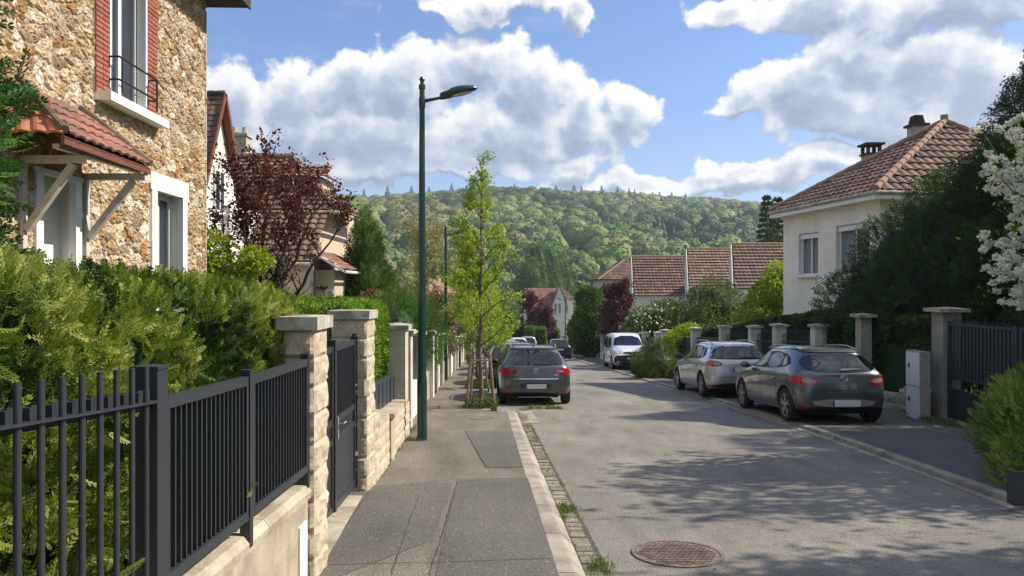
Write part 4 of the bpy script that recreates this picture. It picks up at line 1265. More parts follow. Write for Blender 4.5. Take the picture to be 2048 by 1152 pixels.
# ------------------------------------------------------------------ tiled house with garage
def tiled_house():
    root = empty('tiled_house', (-10, 28, -1.8), 'beige house with broad red tiled roof behind the purple plum tree', 'house')
    w = MB()
    xr = -6.55
    w.box(-16, xr, 25.2, 33, -2.4, 2.6)
    w.box(-15.5, -6.95, 26.6, 32.5, 2.6, 4.6)
    w.build('wall', MT['tanwall'], root)
    g = MB()
    g.box(-8.55, xr - .02, 24.2, 25.2, -2.4, 2.35)
    g.box(xr + .0, -5.9, 24.6, 27.5, -2.4, 2.2)
    g.build('garage_wall', MT['tanwall'], root)
    dk = MB()
    dk.box(-15, -8.6, 25.17, 25.195, -2.4, 2.2)
    dk.build('garage_door', MT['anth2'], root)
    rf = MB()
    # lower roof slope
    A, B = (-16, 24.1, 2.42), (xr + .05, 24.1, 2.42)
    up = np.array([0, 2.3, 1.95])
    tiles(rf, A, B, up, np.linalg.norm(up), tw=.3, tl=.30, wave=.055, step=.06)
    # upper roof: hipped to the street
    A, B = np.array([-15.8, 26.3, 4.35]), np.array([-6.2, 26.3, 4.35])
    up = np.array([0, 2.6, 2.3])
    Lu = np.linalg.norm(up)
    tiles(rf, A, B, up, Lu, poly=[(0, 0), (9.6, 0), (7.2, Lu), (0, Lu)], tw=.3, tl=.30, wave=.055, step=.06)
    up = np.array([-2.4, 0, 2.3])
    Lv = np.linalg.norm(up)
    tiles(rf, B, (-6.2, 31.5, 4.35), up, Lv, poly=[(0, 0), (5.2, 0), (2.6, Lv)], tw=.3, tl=.30, wave=.055, step=.06)
    r0 = rf.build('roof', MT['tile_brown'], root)
    rt = MB()
    ridge_tiles(rt, B + (0, 0, .08), (-8.6, 28.9, 6.75), .13)
    ridge_tiles(rt, (-8.6, 28.9, 6.75), (-15.8, 28.9, 6.75), .13)
    rt.build('ridge_tiles', MT['ridge'], r0)
    gt = MB()
    gt.path([(-16, 24.02, 2.36), (xr + .1, 24.02, 2.36)], .075, 8)
    gt.path([(-16, 26.2, 4.28), (-6.1, 26.2, 4.28), (-6.1, 31.5, 4.28)], .07, 8)
    gt.path([(xr + .06, 24.05, 2.3), (xr + .02, 24.14, 2.0), (xr + .02, 24.14, -2)], .05, 8)
    gt.build('gutter', MT['capst'], r0)
    dm = MB()
    dm.box(-8.2, -7.1, 27.6, 29.5, 4.9, 5.75)
    dm.build('dormer_wall', MT['tanwall'], root)
    dr = MB()
    tiles(dr, (-8.5, 27.3, 5.68), (-6.85, 27.3, 5.68), (0, 1.2, .6), 1.34, tw=.3, tl=.3, wave=.05, step=.05)
    tiles(dr, (-6.85, 27.3, 5.68), (-6.85, 29.7, 5.68), (-1., 0, .6), 1.16, poly=[(0, 0), (2.4, 0), (1.2, 1.2)], tw=.3, tl=.3, wave=.05, step=.05)
    dr.build('dormer_roof', MT['tile_red'], r0)
    # porch roof on the right
    pr = MB()
    tiles(pr, (-5.5, 24.2, 2.19), (-5.5, 27.3, 2.19), (-1.0, 0, .6), 1.17, tw=.3, tl=.3, wave=.05, step=.05)
    p0 = pr.build('porch_roof', MT['tile_red'], root)
    e = MB()
    e.prism([(-5.5, 24.18, 2.19), (-6.5, 24.18, 2.79), (-6.5, 24.18, 2.72), (-5.5, 24.18, 2.11)], (0, -.04, 0))
    e.path([(-5.44, 24.15, 2.13), (-5.44, 27.3, 2.13)], .05, 6)
    e.build('fascia', MT['white'], p0)
    # door frame on the annex
    fr = MB()
    fr.box(-6.18, -6.13, 24.56, 24.6, -1.5, 1.55)
    fr.box(-5.98, -5.93, 24.56, 24.6, -1.5, 1.55)
    fr.box(-6.13, -5.98, 24.56, 24.6, 1.5, 1.55)
    fr.build('door_frame', MT['white'], root)
    ir = MB()
    rg = np.random.default_rng(4)
    pts = [(-6.5, 24.57, 1.62), (-6.38, 24.57, 1.60), (-6.33, 24.57, 1.66), (-6.28, 24.57, 1.57), (-6.22, 24.57, 1.64), (-6.2, 24.57, 1.55), (-6.12, 24.57, 1.66)]
    ir.path(pts, .02, 5)
    ir.path([(a, b - .01, c - .05) for a, b, c in pts[1:5]], .016, 5)
    ir.build('iron_ornament', MT['black'], root)
    # chimney
    ch = MB()
    p = P(480, 300, 29.5)
    ch.box(p[0] - .35, p[0] + .35, 29.2, 29.8, 5.8, 7.6)
    ch.box(p[0] - .42, p[0] + .42, 29.12, 29.88, 7.6, 7.7)
    for dx in (-.2, .2):
        ch.cyl((p[0] + dx, 29.5, 7.7), (p[0] + dx, 29.5, 8.0), .13, .1)
    ch.build('chimney', MT['greywall'], r0)
tiled_house()

# ------------------------------------------------------------------ cream house (right)
def cream_house():
    root = empty('cream_house', (13, 25, -1.7), 'two-storey cream rendered house with pyramid tiled roof and two chimneys', 'house')
    A = np.array([10.12, 27.6, 0])
    B = np.array([10.93, 22.0, 0])
    t = B - A
    L = np.linalg.norm(t)
    t = t / L
    out = np.array([t[1], -t[0], 0])
    if out[0] > 0:
        out = -out
    z0, ze = -2.2, 4.3
    def u_at(x):
        r_ = (x - 1024) / F_PX
        # A + t u : X = r Y
        return (r_ * A[1] - A[0]) / (t[0] - r_ * t[1])
    o1 = (u_at(1597), u_at(1636), 2.05, 3.52)
    o2 = (u_at(1672), u_at(1740), 2.0, 3.62)
    o3 = (u_at(1600), u_at(1655), -1.5, .52)
    w = MB()
    wall(w, A, t, L, z0, ze, [o1, o2, o3], out, .22)
    right2 = -out
    C = B + right2 * 7.5
    wall(w, B, right2, 7.5, z0, ze, [], t, .2)
    D = A + right2 * 7.5
    w.quad(A, D, D + (0, 0, ze), A + (0, 0, ze))
    w.quad(C, D, D + (0, 0, ze), C + (0, 0, ze))
    w.build('wall', MT['cream'], root)
    bd = MB()
    c_ = A + t * L / 2 + out * .012
    bd.obox((c_[0], c_[1], .62), t * (L / 2 - .01), out * .02, (0, 0, .03))
    bd.build('string_course', MT['cream'], root)
    for (a, b, c, d), bars in ((o1, 1), (o2, 1), (o3, 1)):
        cc = A + t * (a + b) / 2
        f = window(root, (cc[0], cc[1], (c + d) / 2), t, out, b - a - .02, d - c - .02, .17, bars, 'window', .09)
        if c > 0:
            MB().obox((cc[0] - out[0] * .13, cc[1] - out[1] * .13, d - .1), t * (b - a - .03) / 2, out * .06, (0, 0, .085)).build('shutter_box', MT['white'], f)
    # pyramid roof with overhang
    ov = .42
    c1 = A - t * .2 + out * ov
    c2 = B + t * ov + out * ov
    c3 = C + t * ov - out * ov
    c4 = D - t * .2 - out * ov
    apex = np.array([14.55, 24.9, 7.12])
    zE = 4.42
    cs = [np.array([q[0], q[1], zE]) for q in (c1, c2, c3, c4)]
    rf = MB()
    for i, (a, b) in enumerate(((cs[0], cs[1]), (cs[1], cs[2]), (cs[2], cs[3]), (cs[3], cs[0]))):
        U = (b - a)
        Lu = np.linalg.norm(U)
        U = U / Lu
        k = np.dot(apex - a, U)
        up = apex - (a + U * k)
        Lv = np.linalg.norm(up)
        tiles(rf, a, b, up, Lv, poly=[(0, 0), (Lu, 0), (k, Lv)], tw=.3, tl=.34, wave=.05, step=.055, seed=i)
    r0 = rf.build('roof', MT['tile_brown'], root)
    for q in cs:
        ridge_tiles(MB(), q + (0, 0, .08), apex + (0, 0, .1), .12).build('hip_tiles', MT['ridge'], r0)
    MB().cyl(apex - (0, 0, .1), apex + (0, 0, .3), .12).build('finial', MT['ridge'], r0)
    ef = MB()
    for a, b in ((cs[0], cs[1]), (cs[1], cs[2]), (cs[3], cs[0])):
        d = b - a
        n = np.cross(d, (0, 0, 1))
        n /= np.linalg.norm(n)
        ef.obox((a + b) / 2 - (0, 0, .12) - n * .0, d / 2, n * .02, (0, 0, .10))
    mid = (cs[0] + cs[1] + cs[2] + cs[3]) / 4
    ef.add([q - (0, 0, .21) for q in cs], [[0, 1, 2, 3]])
    ef.build('eaves_board', MT['white'], r0)
    gt = MB()
    gt.path([q + (0, 0, -.03) + (q - mid) / np.linalg.norm(q - mid) * .07 for q in cs] + [cs[0] + (0, 0, -.03)], .065, 8)
    dp = B + t * .06 + right2 * .5
    gt.path([(dp[0], dp[1] - .4, 4.2), (dp[0], dp[1] - .35, 4.0), (dp[0] + .25, dp[1] - .05, 3.7), (dp[0] + .25, dp[1] - .05, -1.5)], .05, 8)
    gt.build('gutter', MT['capst'], r0)
    for (px, pt, pb, Y, wd, slats) in ((1742, 288, 340, 27.3, .5, True), (1833, 230, 290, 26.1, .44, False)):
        p = P(px, pt, Y)
        z1_ = p[2]
        ch = MB()
        ch.box(p[0] - wd / 2, p[0] + wd / 2, Y - wd / 2, Y + wd / 2, z1_ - 1.6, z1_ - .42)
        c0 = ch.build('chimney', MT['concrete'], r0)
        cc = MB()
        if slats:
            cc.box(p[0] - wd / 2 - .05, p[0] + wd / 2 + .05, Y - wd / 2 - .05, Y + wd / 2 + .05, z1_ - .42, z1_ - .36)
            for sx in (-1, 1):
                for sy in (-1, 1):
                    cc.box(p[0] + sx * wd * .42 - .05, p[0] + sx * wd * .42 + .05, Y + sy * wd * .42 - .05, Y + sy * wd * .42 + .05, z1_ - .36, z1_ - .07)
            cc.box(p[0] - wd / 2 - .1, p[0] + wd / 2 + .1, Y - wd / 2 - .1, Y + wd / 2 + .1, z1_ - .07, z1_)
        else:
            cc.box(p[0] - wd / 2 - .09, p[0] + wd / 2 + .09, Y - wd / 2 - .09, Y + wd / 2 + .09, z1_ - .42, z1_ - .34)
            for k in range(4):
                s_ = wd / 2 - .02 - .015 * k
                cc.box(p[0] - s_, p[0] + s_, Y - s_, Y + s_, z1_ - .339 + k * .08, z1_ - .275 + k * .08)
                cc.box(p[0] - s_ + .05, p[0] + s_ - .05, Y - s_ + .05, Y + s_ - .05, z1_ - .275 + k * .08, z1_ - .259 + k * .08)
        cc.build('chimney_pot', MT['bark_d'], c0)
cream_house()

# ------------------------------------------------------------------ row of gabled roofs further down on the right
def terrace(px, ridge_y, eave_y, Y, name_lbl, depth=5., m='tile_brown', width=9.):
    """house with its tiled slope to the viewer and a white gable to the street; the plot runs askew to the street"""
    sk = (px - 1024) / F_PX - .045
    D = np.array([sk, 1., 0])
    pe = P(px, eave_y, Y)
    xl, ze_ = pe[0], pe[2]
    zr_ = 1.6 - (ridge_y - 576) / F_PX * (Y + depth / 2)
    root = empty('terrace_house', (xl + width / 2, Y + depth / 2, float(gz(Y)) - .2), name_lbl, 'house', 'gabled houses stepping down the street on the right')
    zg = float(gz(Y)) - .6
    q = lambda u, v, z: np.array([xl + u, Y, 0]) + D * v + np.array([0, 0, z])
    w = MB()
    h = depth / 2
    w.add([q(0, .15, zg), q(0, depth, zg), q(0, depth, ze_), q(0, h, zr_ - .1), q(0, .15, ze_)], [[0, 1, 2, 3, 4]])
    w.quad(q(0, .15, zg), q(width, .15, zg), q(width, .15, ze_), q(0, .15, ze_))
    w.quad(q(width, .15, zg), q(width, depth, zg), q(width, depth, ze_), q(width, .15, ze_))
    w.build('wall', MT['cream'], root)
    rf = MB()
    up = np.array([0, h, zr_ - ze_])
    Ls = np.linalg.norm(up)
    tiles(rf, (xl + .1, Y, ze_), (xl + width + sk * h, Y, ze_), up, Ls, poly=[(0, 0), (width, 0), (width + sk * h, Ls), (sk * h, Ls)], tw=.32, tl=.36, wave=.03, step=.10)
    rf.quad(q(0, depth, ze_), q(width, depth, ze_), q(width, h, zr_), q(0, h, zr_))
    r0 = rf.build('roof', MT[m], root)
    rt = MB()
    ridge_tiles(rt, q(0, h, zr_ + .05), q(width, h, zr_ + .05), .12, .4)
    rt.build('ridge_tiles', MT['ridge'], r0)
    v = MB()
    a, b, c = q(0, -.1, ze_ - .1), q(0, h, zr_ + .04), q(0, depth + .1, ze_ - .1)
    for p_, q_ in ((a, b), (b, c)):
        d = q_ - p_
        n = np.cross(d, (1, 0, 0))
        n /= np.linalg.norm(n)
        v.obox((p_ + q_) / 2, d / 2, (.03, 0, 0), n * .05)
    v.build('verge', MT['cream'], r0)
    return root
terrace(1266, 514, 592, 66, 'farthest of the three brown tiled roofs facing the viewer on the right', 7)
terrace(1376, 499, 578, 60, 'middle of the three brown tiled roofs facing the viewer', 7, 'tile_pink')
terrace(1466, 489, 578, 54, 'nearest of the three brown tiled roofs, beside the cream house', 7)

def hip_house(px0, px1, eave_y, apex_y, Y, depth, label, wallm, roofm, zdrop=4, wins=(), ox=0):
    a, b = P(px0, eave_y, Y), P(px1, eave_y, Y)
    root = empty('hipped_house', ((a[0] + b[0]) / 2, Y + depth / 2, float(gz(Y)) - .3), label, 'house')
    zg = float(gz(Y)) - 1
    w = MB()
    w.box(a[0] + .4, b[0] - .4, Y + .4, Y + depth, zg, a[2])
    w.build('wall', MT[wallm], root)
    wd = b[0] - a[0]
    ins = min(wd / 2, depth / 2) * .95
    zt = 1.6 - (apex_y - 576) / F_PX * (Y + depth / 2)
    c = [a, b, b + (0, depth, 0), a + (0, depth, 0)]
    r_ = [np.array([a[0] + ins, Y + depth / 2, zt]), np.array([b[0] - ins, Y + depth / 2, zt])]
    rf = MB()
    for (p, q, tops) in ((c[0], c[1], r_), (c[1], c[2], [r_[1]] * 2), (c[2], c[3], r_[::-1]), (c[3], c[0], [r_[0]] * 2)):
        U = q - p
        Lu = np.linalg.norm(U)
        U = U / Lu
        k0, k1 = np.dot(tops[0] - p, U), np.dot(tops[1] - p, U)
        up = tops[0] - (p + U * k0)
        Lv = np.linalg.norm(up)
        tiles(rf, p, q, up, Lv, poly=[(0, 0), (Lu, 0), (k1 + .01, Lv), (k0, Lv)], tw=.34, tl=.38, wave=.03, step=.06)
    r0 = rf.build('roof', MT[roofm], root)
    rt = MB()
    for p, q in ((c[0], r_[0]), (c[1], r_[1]), (c[2], r_[1]), (c[3], r_[0]), (r_[0], r_[1] + (.01, 0, 0))):
        ridge_tiles(rt, p, q, .13, .4)
    rt.build('ridge_tiles', MT['ridge'], r0)
    for (px, py, ww, hh, side) in wins:
        if side == 'f':
            c_ = P(px, py, Y + .38)
            window(root, c_, (1, 0, 0), (0, -1, 0), ww, hh, -.01, 1, 'window', .08, curtain=False)
        else:
            c_ = P(px, py, 1)
            x_ = a[0] + .38
            Yc = x_ / c_[0]
            window(root, (x_, Yc, 1.6 - (py - 576) / F_PX * Yc), (0, 1, 0), (-1, 0, 0), ww, hh, -.01, 1, 'window', .08, curtain=False)
    return root
hip_house(1196, 1330, 559, 521, 84, 9, 'beige hipped house half hidden behind the dark purple tree', 'greywall', 'tile_brown', wins=[(1212, 578, .9, 1.5, 'f'), (1232, 578, .9, 1.5, 'f')])
hip_house(1098, 1150, 599, 574, 150, 11, 'small cream house with reddish hipped roof down in the valley', 'cream', 'tile_brown', wins=[(1117, 618, .9, 1.5, 'f'), (1131, 618, 1., 1.8, 'f')])
hip_house(1138, 1200, 606, 590, 190, 10, 'grey-roofed house beyond the thin far street lamp', 'greywall', 'tile_old')
def valley_gable():
    Y = 138
    a = P(1050, 609, Y)
    b = P(1122, 609, Y)
    root = empty('gabled_house', ((a[0] + b[0]) / 2, Y + 4, float(gz(Y)) - .3), 'cream gabled house with bright red roof down in the valley', 'house')
    zg = a[2] - 5
    zt = P(1100, 576, Y + 4)[2]
    w = MB()
    w.box(a[0], b[0], Y + .2, Y + 8, zg, a[2])
    w.add([(b[0] + .01, Y + .2, a[2]), (b[0] + .01, Y + 8, a[2]), (b[0] + .01, Y + 4.1, zt)], [[0, 1, 2]])
    w.build('wall', MT['cream'], root)
    rf = MB()
    up = np.array([0, 4, zt - a[2]])
    tiles(rf, a - (0, .2, .1), b + (.4, -.2, -.1), up, np.linalg.norm(up), tw=.34, tl=.38, wave=.04, step=.06)
    tiles(rf, b + (.4, 8.2, -.1), a + (0, 8.2, -.1), up * (1, -1, 1), np.linalg.norm(up), tw=.34, tl=.38, wave=.04, step=.06)
    rf.build('roof', MT['tile_red'], root)
    # front gable bay
    g = MB()
    c = P(1106, 606, Y - 2)
    g.box(c[0], b[0] + .8, Y - 2, Y + .19, zg, c[2])
    xm = (c[0] + b[0] + .8) / 2
    g.add([(c[0], Y - 2, c[2]), (b[0] + .8, Y - 2, c[2]), (xm, Y - 2, c[2] + 3.1)], [[0, 1, 2]])
    g.build('gable_bay', MT['cream'], root)
    gr = MB()
    for s_, x_ in ((1, c[0] - .25), (-1, b[0] + 1.05)):
        gr.add([(x_, Y - 2.3, c[2] - .25), (xm, Y - 2.3, c[2] + 3.35), (xm, Y + 3, c[2] + 3.35), (x_, Y + 3, c[2] - .25)], [[0, 1, 2, 3]])
    gr.build('bay_roof', MT['tile_brown'], root)
    for px in (1111, 1119):
        window(root, P(px, 617, Y - 2.02), (1, 0, 0), (0, -1, 0), .5, 1.9, -.01, 0, 'window', .08, curtain=False)
valley_gable()
def hill_villa():
    Y = 430
    a, b = P(1128, 533, Y), P(1186, 533, Y)
    root = empty('hillside_villa', ((a[0] + b[0]) / 2, Y + 5, a[2] - 6), 'white villa with grey roof and chimneys alone in the hillside woods', 'house')
    w = MB().box(a[0] + 1, b[0] - 1, Y, Y + 10, a[2] - 9, a[2])
    w.build('wall', MT['whitewall'], root)
    rf = MB()
    zt = a[2] + 3
    V = [(a[0], Y - .5, a[2]), (b[0], Y - .5, a[2]), (b[0], Y + 10.5, a[2]), (a[0], Y + 10.5, a[2]), (a[0] + 3, Y + 5, zt), (b[0] - 3, Y + 5, zt)]
    rf.add(V, [[0, 1, 5, 4], [1, 2, 5], [2, 3, 4, 5], [3, 0, 4]])
    r0 = rf.build('roof', MT['tile_old'], root)
    for t_ in (.25, .5, .72):
        x = a[0] + (b[0] - a[0]) * t_
        MB().box(x - .5, x + .5, Y + 4, Y + 5, a[2] + 1.6, a[2] + 4.6).build('chimney', MT['whitewall'], r0)
    for t_ in (.12, .26, .4, .54, .68, .82):
        x = a[0] + 1 + (b[0] - a[0] - 2) * t_
        for z in (-1.7, -4.6):
            MB().box(x - .45, x + .45, Y - .06, Y - .01, a[2] + z - .9, a[2] + z + .8).build('window', MT['hglass'], root)
hill_villa()


# ------------------------------------------------------------------ vegetation
def unit(v):
    return v / (np.linalg.norm(v, axis=-1, keepdims=True) + 1e-9)
def leaves(mb, Pt, D, size, rng, aspect=.55, spread=.8, a=None, fold=.25, nrm=None):
    """one small folded leaf (two triangles) per point; D preferred direction"""
    n = len(Pt)
    d = unit(D + rng.normal(0, spread, (n, 3)))
    s = unit(np.cross(d, rng.normal(0, 1, (n, 3))))
    if nrm is not None:
        q = unit(nrm + rng.normal(0, .35, (n, 3)))
        d = rng.normal(0, 1, (n, 3))
        d = unit(d - (d * q).sum(1, keepdims=True) * q + q * .12)
        s = unit(np.cross(d, q))
    nn = np.cross(d, s)
    sz = (size[:, None] if isinstance(size, np.ndarray) else size) * rng.uniform(.6, 1.35, n)[:, None]
    tip = Pt + d * sz
    l = Pt + d * sz * .45 + s * sz * aspect / 2 + nn * sz * fold * .5
    r_ = Pt + d * sz * .45 - s * sz * aspect / 2 + nn * sz * fold * .5
    V = np.stack([Pt, l, tip, r_], 1).reshape(-1, 3)
    i = np.arange(n)[:, None] * 4
    mb.add(V, (i + np.array([[0, 1, 2, 3]])), rng.random(n) if a is None else a)

def spray_template(npair=7, flat=True, droop=.25):
    """a flat scaly frond: stem slivers with side slivers; unit length along x"""
    V, F = [], []
    def sl(p, d, L, w):
        d = d / np.linalg.norm(d)
        s = np.array([-d[1], d[0], 0])
        k = len(V)
        V.extend([p, p + d * L * .5 + s * w, p + d * L + np.array([0, 0, -droop * L * .3]), p + d * L * .5 - s * w])
        F.append([k, k + 1, k + 2, k + 3])
    for i in range(npair):
        t = (i + .5) / npair
        p = np.array([t, 0, -droop * t * t])
        sl(p, np.array([1, 0, -.2]), .26, .035)
        L = .42 * (1 - t * .55) * (.6 + .4 * min(1, t * 4))
        for sg in (-1, 1):
            d = np.array([.75, sg * .75, 0])
            sl(p, d, L, .045)
            q = p + d / np.linalg.norm(d) * L * .5
            sl(q, np.array([1, sg * .15, 0.05]), L * .5, .035)
    return np.array(V), np.array(F)
def sprays(mb, Pt, D, size, rng, tmpl, spread=.35, a=None):
    TV, TF = tmpl
    n = len(Pt)
    d = unit(D + rng.normal(0, spread, (n, 3)))
    s = unit(np.cross(d, rng.normal(0, 1, (n, 3)) + np.array([0, 0, .6])))
    nn = np.cross(d, s)
    sz = size * rng.uniform(.6, 1.4, n)
    Rm = np.stack([d, s, nn], 2) * sz[:, None, None]
    V = np.einsum('nij,kj->nki', Rm, TV) + Pt[:, None]
    F = TF[None] + (np.arange(n) * len(TV))[:, None, None]
    av = rng.random(n) if a is None else a
    av = np.clip(np.repeat(av, len(TF)) + rng.normal(0, .06, n * len(TF)), 0, 1)
    mb.add(V.reshape(-1, 3), F.reshape(-1, 4), av)

def blobs(ells, n, rng, clump=.22, scale=1., depth=.3, seed=0, zmin=None):
    """points on the uneven surface of a union of ellipsoids, with outward directions and a patchy tone"""
    C = np.array([e[:3] for e in ells], float)
    Rr = np.array([e[3:6] for e in ells], float)
    ar = (Rr[:, 0] * Rr[:, 1] + Rr[:, 1] * Rr[:, 2] + Rr[:, 0] * Rr[:, 2])
    k = rng.choice(len(ells), n, p=ar / ar.sum())
    d = unit(rng.normal(0, 1, (n, 3)))
    p0 = C[k] + d * Rr[k]
    nz = fbm(p0 / scale + seed, 3, seed + 50)
    rad = (1 + clump * (nz - .5) * 2) * (1 - depth * rng.random(n) ** 2.2)
    Pt = C[k] + d * Rr[k] * rad[:, None]
    keep = np.ones(n, bool)
    for j in range(len(ells)):
        q = np.linalg.norm((Pt - C[j]) / Rr[j], axis=1)
        keep &= (k == j) | (q > .78)
    if zmin is not None:
        keep &= Pt[:, 2] > zmin
    Pt, d, k = Pt[keep], d[keep], k[keep]
    nrm = unit(d / Rr[k])
    tone = np.clip((fbm(Pt / scale * .9 + 9, 2, seed + 3) - .5) * 1.6 + .5 + rng.normal(0, .2, len(Pt)), 0, 1)
    return Pt, nrm, tone

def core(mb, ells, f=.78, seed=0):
    """lumpy closed bodies inside a crown, its inner shade painted in the darkest leaf tone"""
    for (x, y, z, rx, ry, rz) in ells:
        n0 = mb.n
        mb.ell((0, 0, 0), (1, 1, 1), 8, .0)  # darkest tone painted in for the shade inside
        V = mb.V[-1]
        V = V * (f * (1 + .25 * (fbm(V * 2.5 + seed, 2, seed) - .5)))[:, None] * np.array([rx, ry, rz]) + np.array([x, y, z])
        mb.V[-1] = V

def bush(name, label, cat, ells, n, size, m, mode='leaf', group=None, seed=1, clump=.25, scale=.6, spread=.7, depth=.3, zmin=None, f=.75, aspect=.55, trunk=None, upbias=.25, corem=True):
    rng = np.random.default_rng(seed)
    Pt, nr, tone = blobs(ells, n, rng, clump, scale, depth, seed, zmin)
    mb = MB()
    D = nr + np.array([0, 0, upbias])
    if mode == 'leaf':
        leaves(mb, Pt, D, size, rng, aspect, spread, tone)
    else:
        sprays(mb, Pt, D, size, rng, mode, spread * .5, tone)
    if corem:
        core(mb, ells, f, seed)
    c = np.array([[e[0], e[1], e[2] - e[5]] for e in ells])
    base = (c[:, 0].mean(), c[:, 1].mean(), c[:, 2].min())
    if trunk is None:
        o = mb.build(name, MT[m], origin=base)
        return tag(o, label, cat, group)
    (tx, ty, tz, tr, th, tm) = trunk
    root = empty(name, (tx, ty, tz), label, cat, group)
    mb.build('crown', MT[m], root)
    t = MB()
    top = np.array([ells[0][0], ells[0][1], tz + th])
    t.path([(tx, ty, tz - .2), (tx + (top[0] - tx) * .4, ty, tz + th * .5), top], [tr, tr * .8, tr * .4], 8)
    rg = np.random.default_rng(seed)
    for e in ells:
        t.path([(tx + (top[0] - tx) * .3, ty, tz + th * .4), (e[0], e[1], e[2])], [tr * .5, tr * .15], 5)
    t.build('trunk', MT[tm], root)
    return root

SP7, SP5, SP3 = spray_template(7), spray_template(5), spray_template(3)

def grow(rng, base, height, r0, nb, h0, len_fn, ang_fn, sub=5, subang=.7, twig=3, wob=.03, up=.25, lean=(0, 0)):
    """trunk, branches and twigs as segments, plus points along the twigs"""
    S, T = [], []
    base = np.asarray(base, float)
    n = 14
    tr = [base + np.array([lean[0] * (k / n) ** 1.5, lean[1] * (k / n) ** 1.5, height * k / n]) + np.append(rng.normal(0, wob, 2), 0) * (k > 0) for k in range(n + 1)]
    rad = lambda t: r0 * (1 - t) ** .8 + .006
    for k in range(n):
        S.append((tr[k], tr[k + 1], rad(k / n), rad((k + 1) / n)))
    def at(t):
        q = t * n
        k = min(n - 1, int(q))
        return tr[k] + (tr[k + 1] - tr[k]) * (q - k)
    def limb(p, d, L, r, lev):
        m = 5 if lev < 2 else 3
        q = np.array(p)
        pts = [q]
        for k in range(m):
            d = unit(d + rng.normal(0, .10 + .05 * lev, 3) + np.array([0, 0, up * .35]))
            q = q + d * L / m
            pts.append(q)
            S.append((pts[-2], q, r * (1 - k / m) + .002, r * (1 - (k + 1) / m) + .002))
            if lev < 3 and k >= (1 if lev == 1 else 0):
                for _ in range(sub if lev == 1 else twig):
                    if rng.random() < (.6 if lev == 1 else .75):
                        dd = unit(d + unit(rng.normal(0, 1, 3)) * subang)
                        limb(q - d * L / m * rng.random(), dd, L * rng.uniform(.3, .55), r * .45, lev + 1)
        for k in range(m):
            for u in (.1, .5, .9):
                T.append((pts[k] + (pts[k + 1] - pts[k]) * u, d, lev + (k / m) * .5))
    for i in range(nb):
        t = h0 + (1 - h0) * (i + rng.random()) / nb
        az = i * 2.4 + rng.normal(0, .3)
        a = ang_fn(t)
        d = np.array([math.cos(az) * math.sin(a), math.sin(az) * math.sin(a), math.cos(a)])
        limb(at(min(t, .99)), d, len_fn(t) * rng.uniform(.8, 1.2), rad(t) * .5, 1)
    return S, T
def tree(name, label, cat, base, height, r0, nb, h0, len_fn, ang_fn, nleaf, size, m, tm, seed=1, group=None, lev=1.6, cluster=.05, spread=.8, aspect=.6, minr=.0, extra=None, sides=5, **kw):
    rng = np.random.default_rng(seed)
    S, T = grow(rng, base, height, r0, nb, h0, len_fn, ang_fn, **kw)
    root = empty(name, tuple(base), label, cat, group)
    t = MB()
    S_ = [s for s in S if s[2] > minr]
    t.tubes(np.array([s[0] for s in S_]), np.array([s[1] for s in S_]), np.array([s[2] for s in S_]), np.array([s[3] for s in S_]), sides, cap=False)
    t.build('trunk', MT[tm], root, smooth=True)
    tp = np.array([q[0] for q in T if q[2] >= lev])
    td = np.array([q[1] for q in T if q[2] >= lev])
    wt = np.clip(np.hypot(tp[:, 0] - base[0], tp[:, 1] - base[1]) / .35, .12, 1)
    k = rng.choice(len(tp), nleaf, p=wt / wt.sum())
    Pt = tp[k] + rng.normal(0, cluster, (nleaf, 3))
    c = MB()
    tone = np.clip(rng.random(len(tp))[k] * .6 + rng.random(nleaf) * .4, 0, 1)
    leaves(c, Pt, td[k], size, rng, aspect, spread, tone)
    if extra:
        extra(c, rng)
    c.build('crown', MT[m], root)
    return root

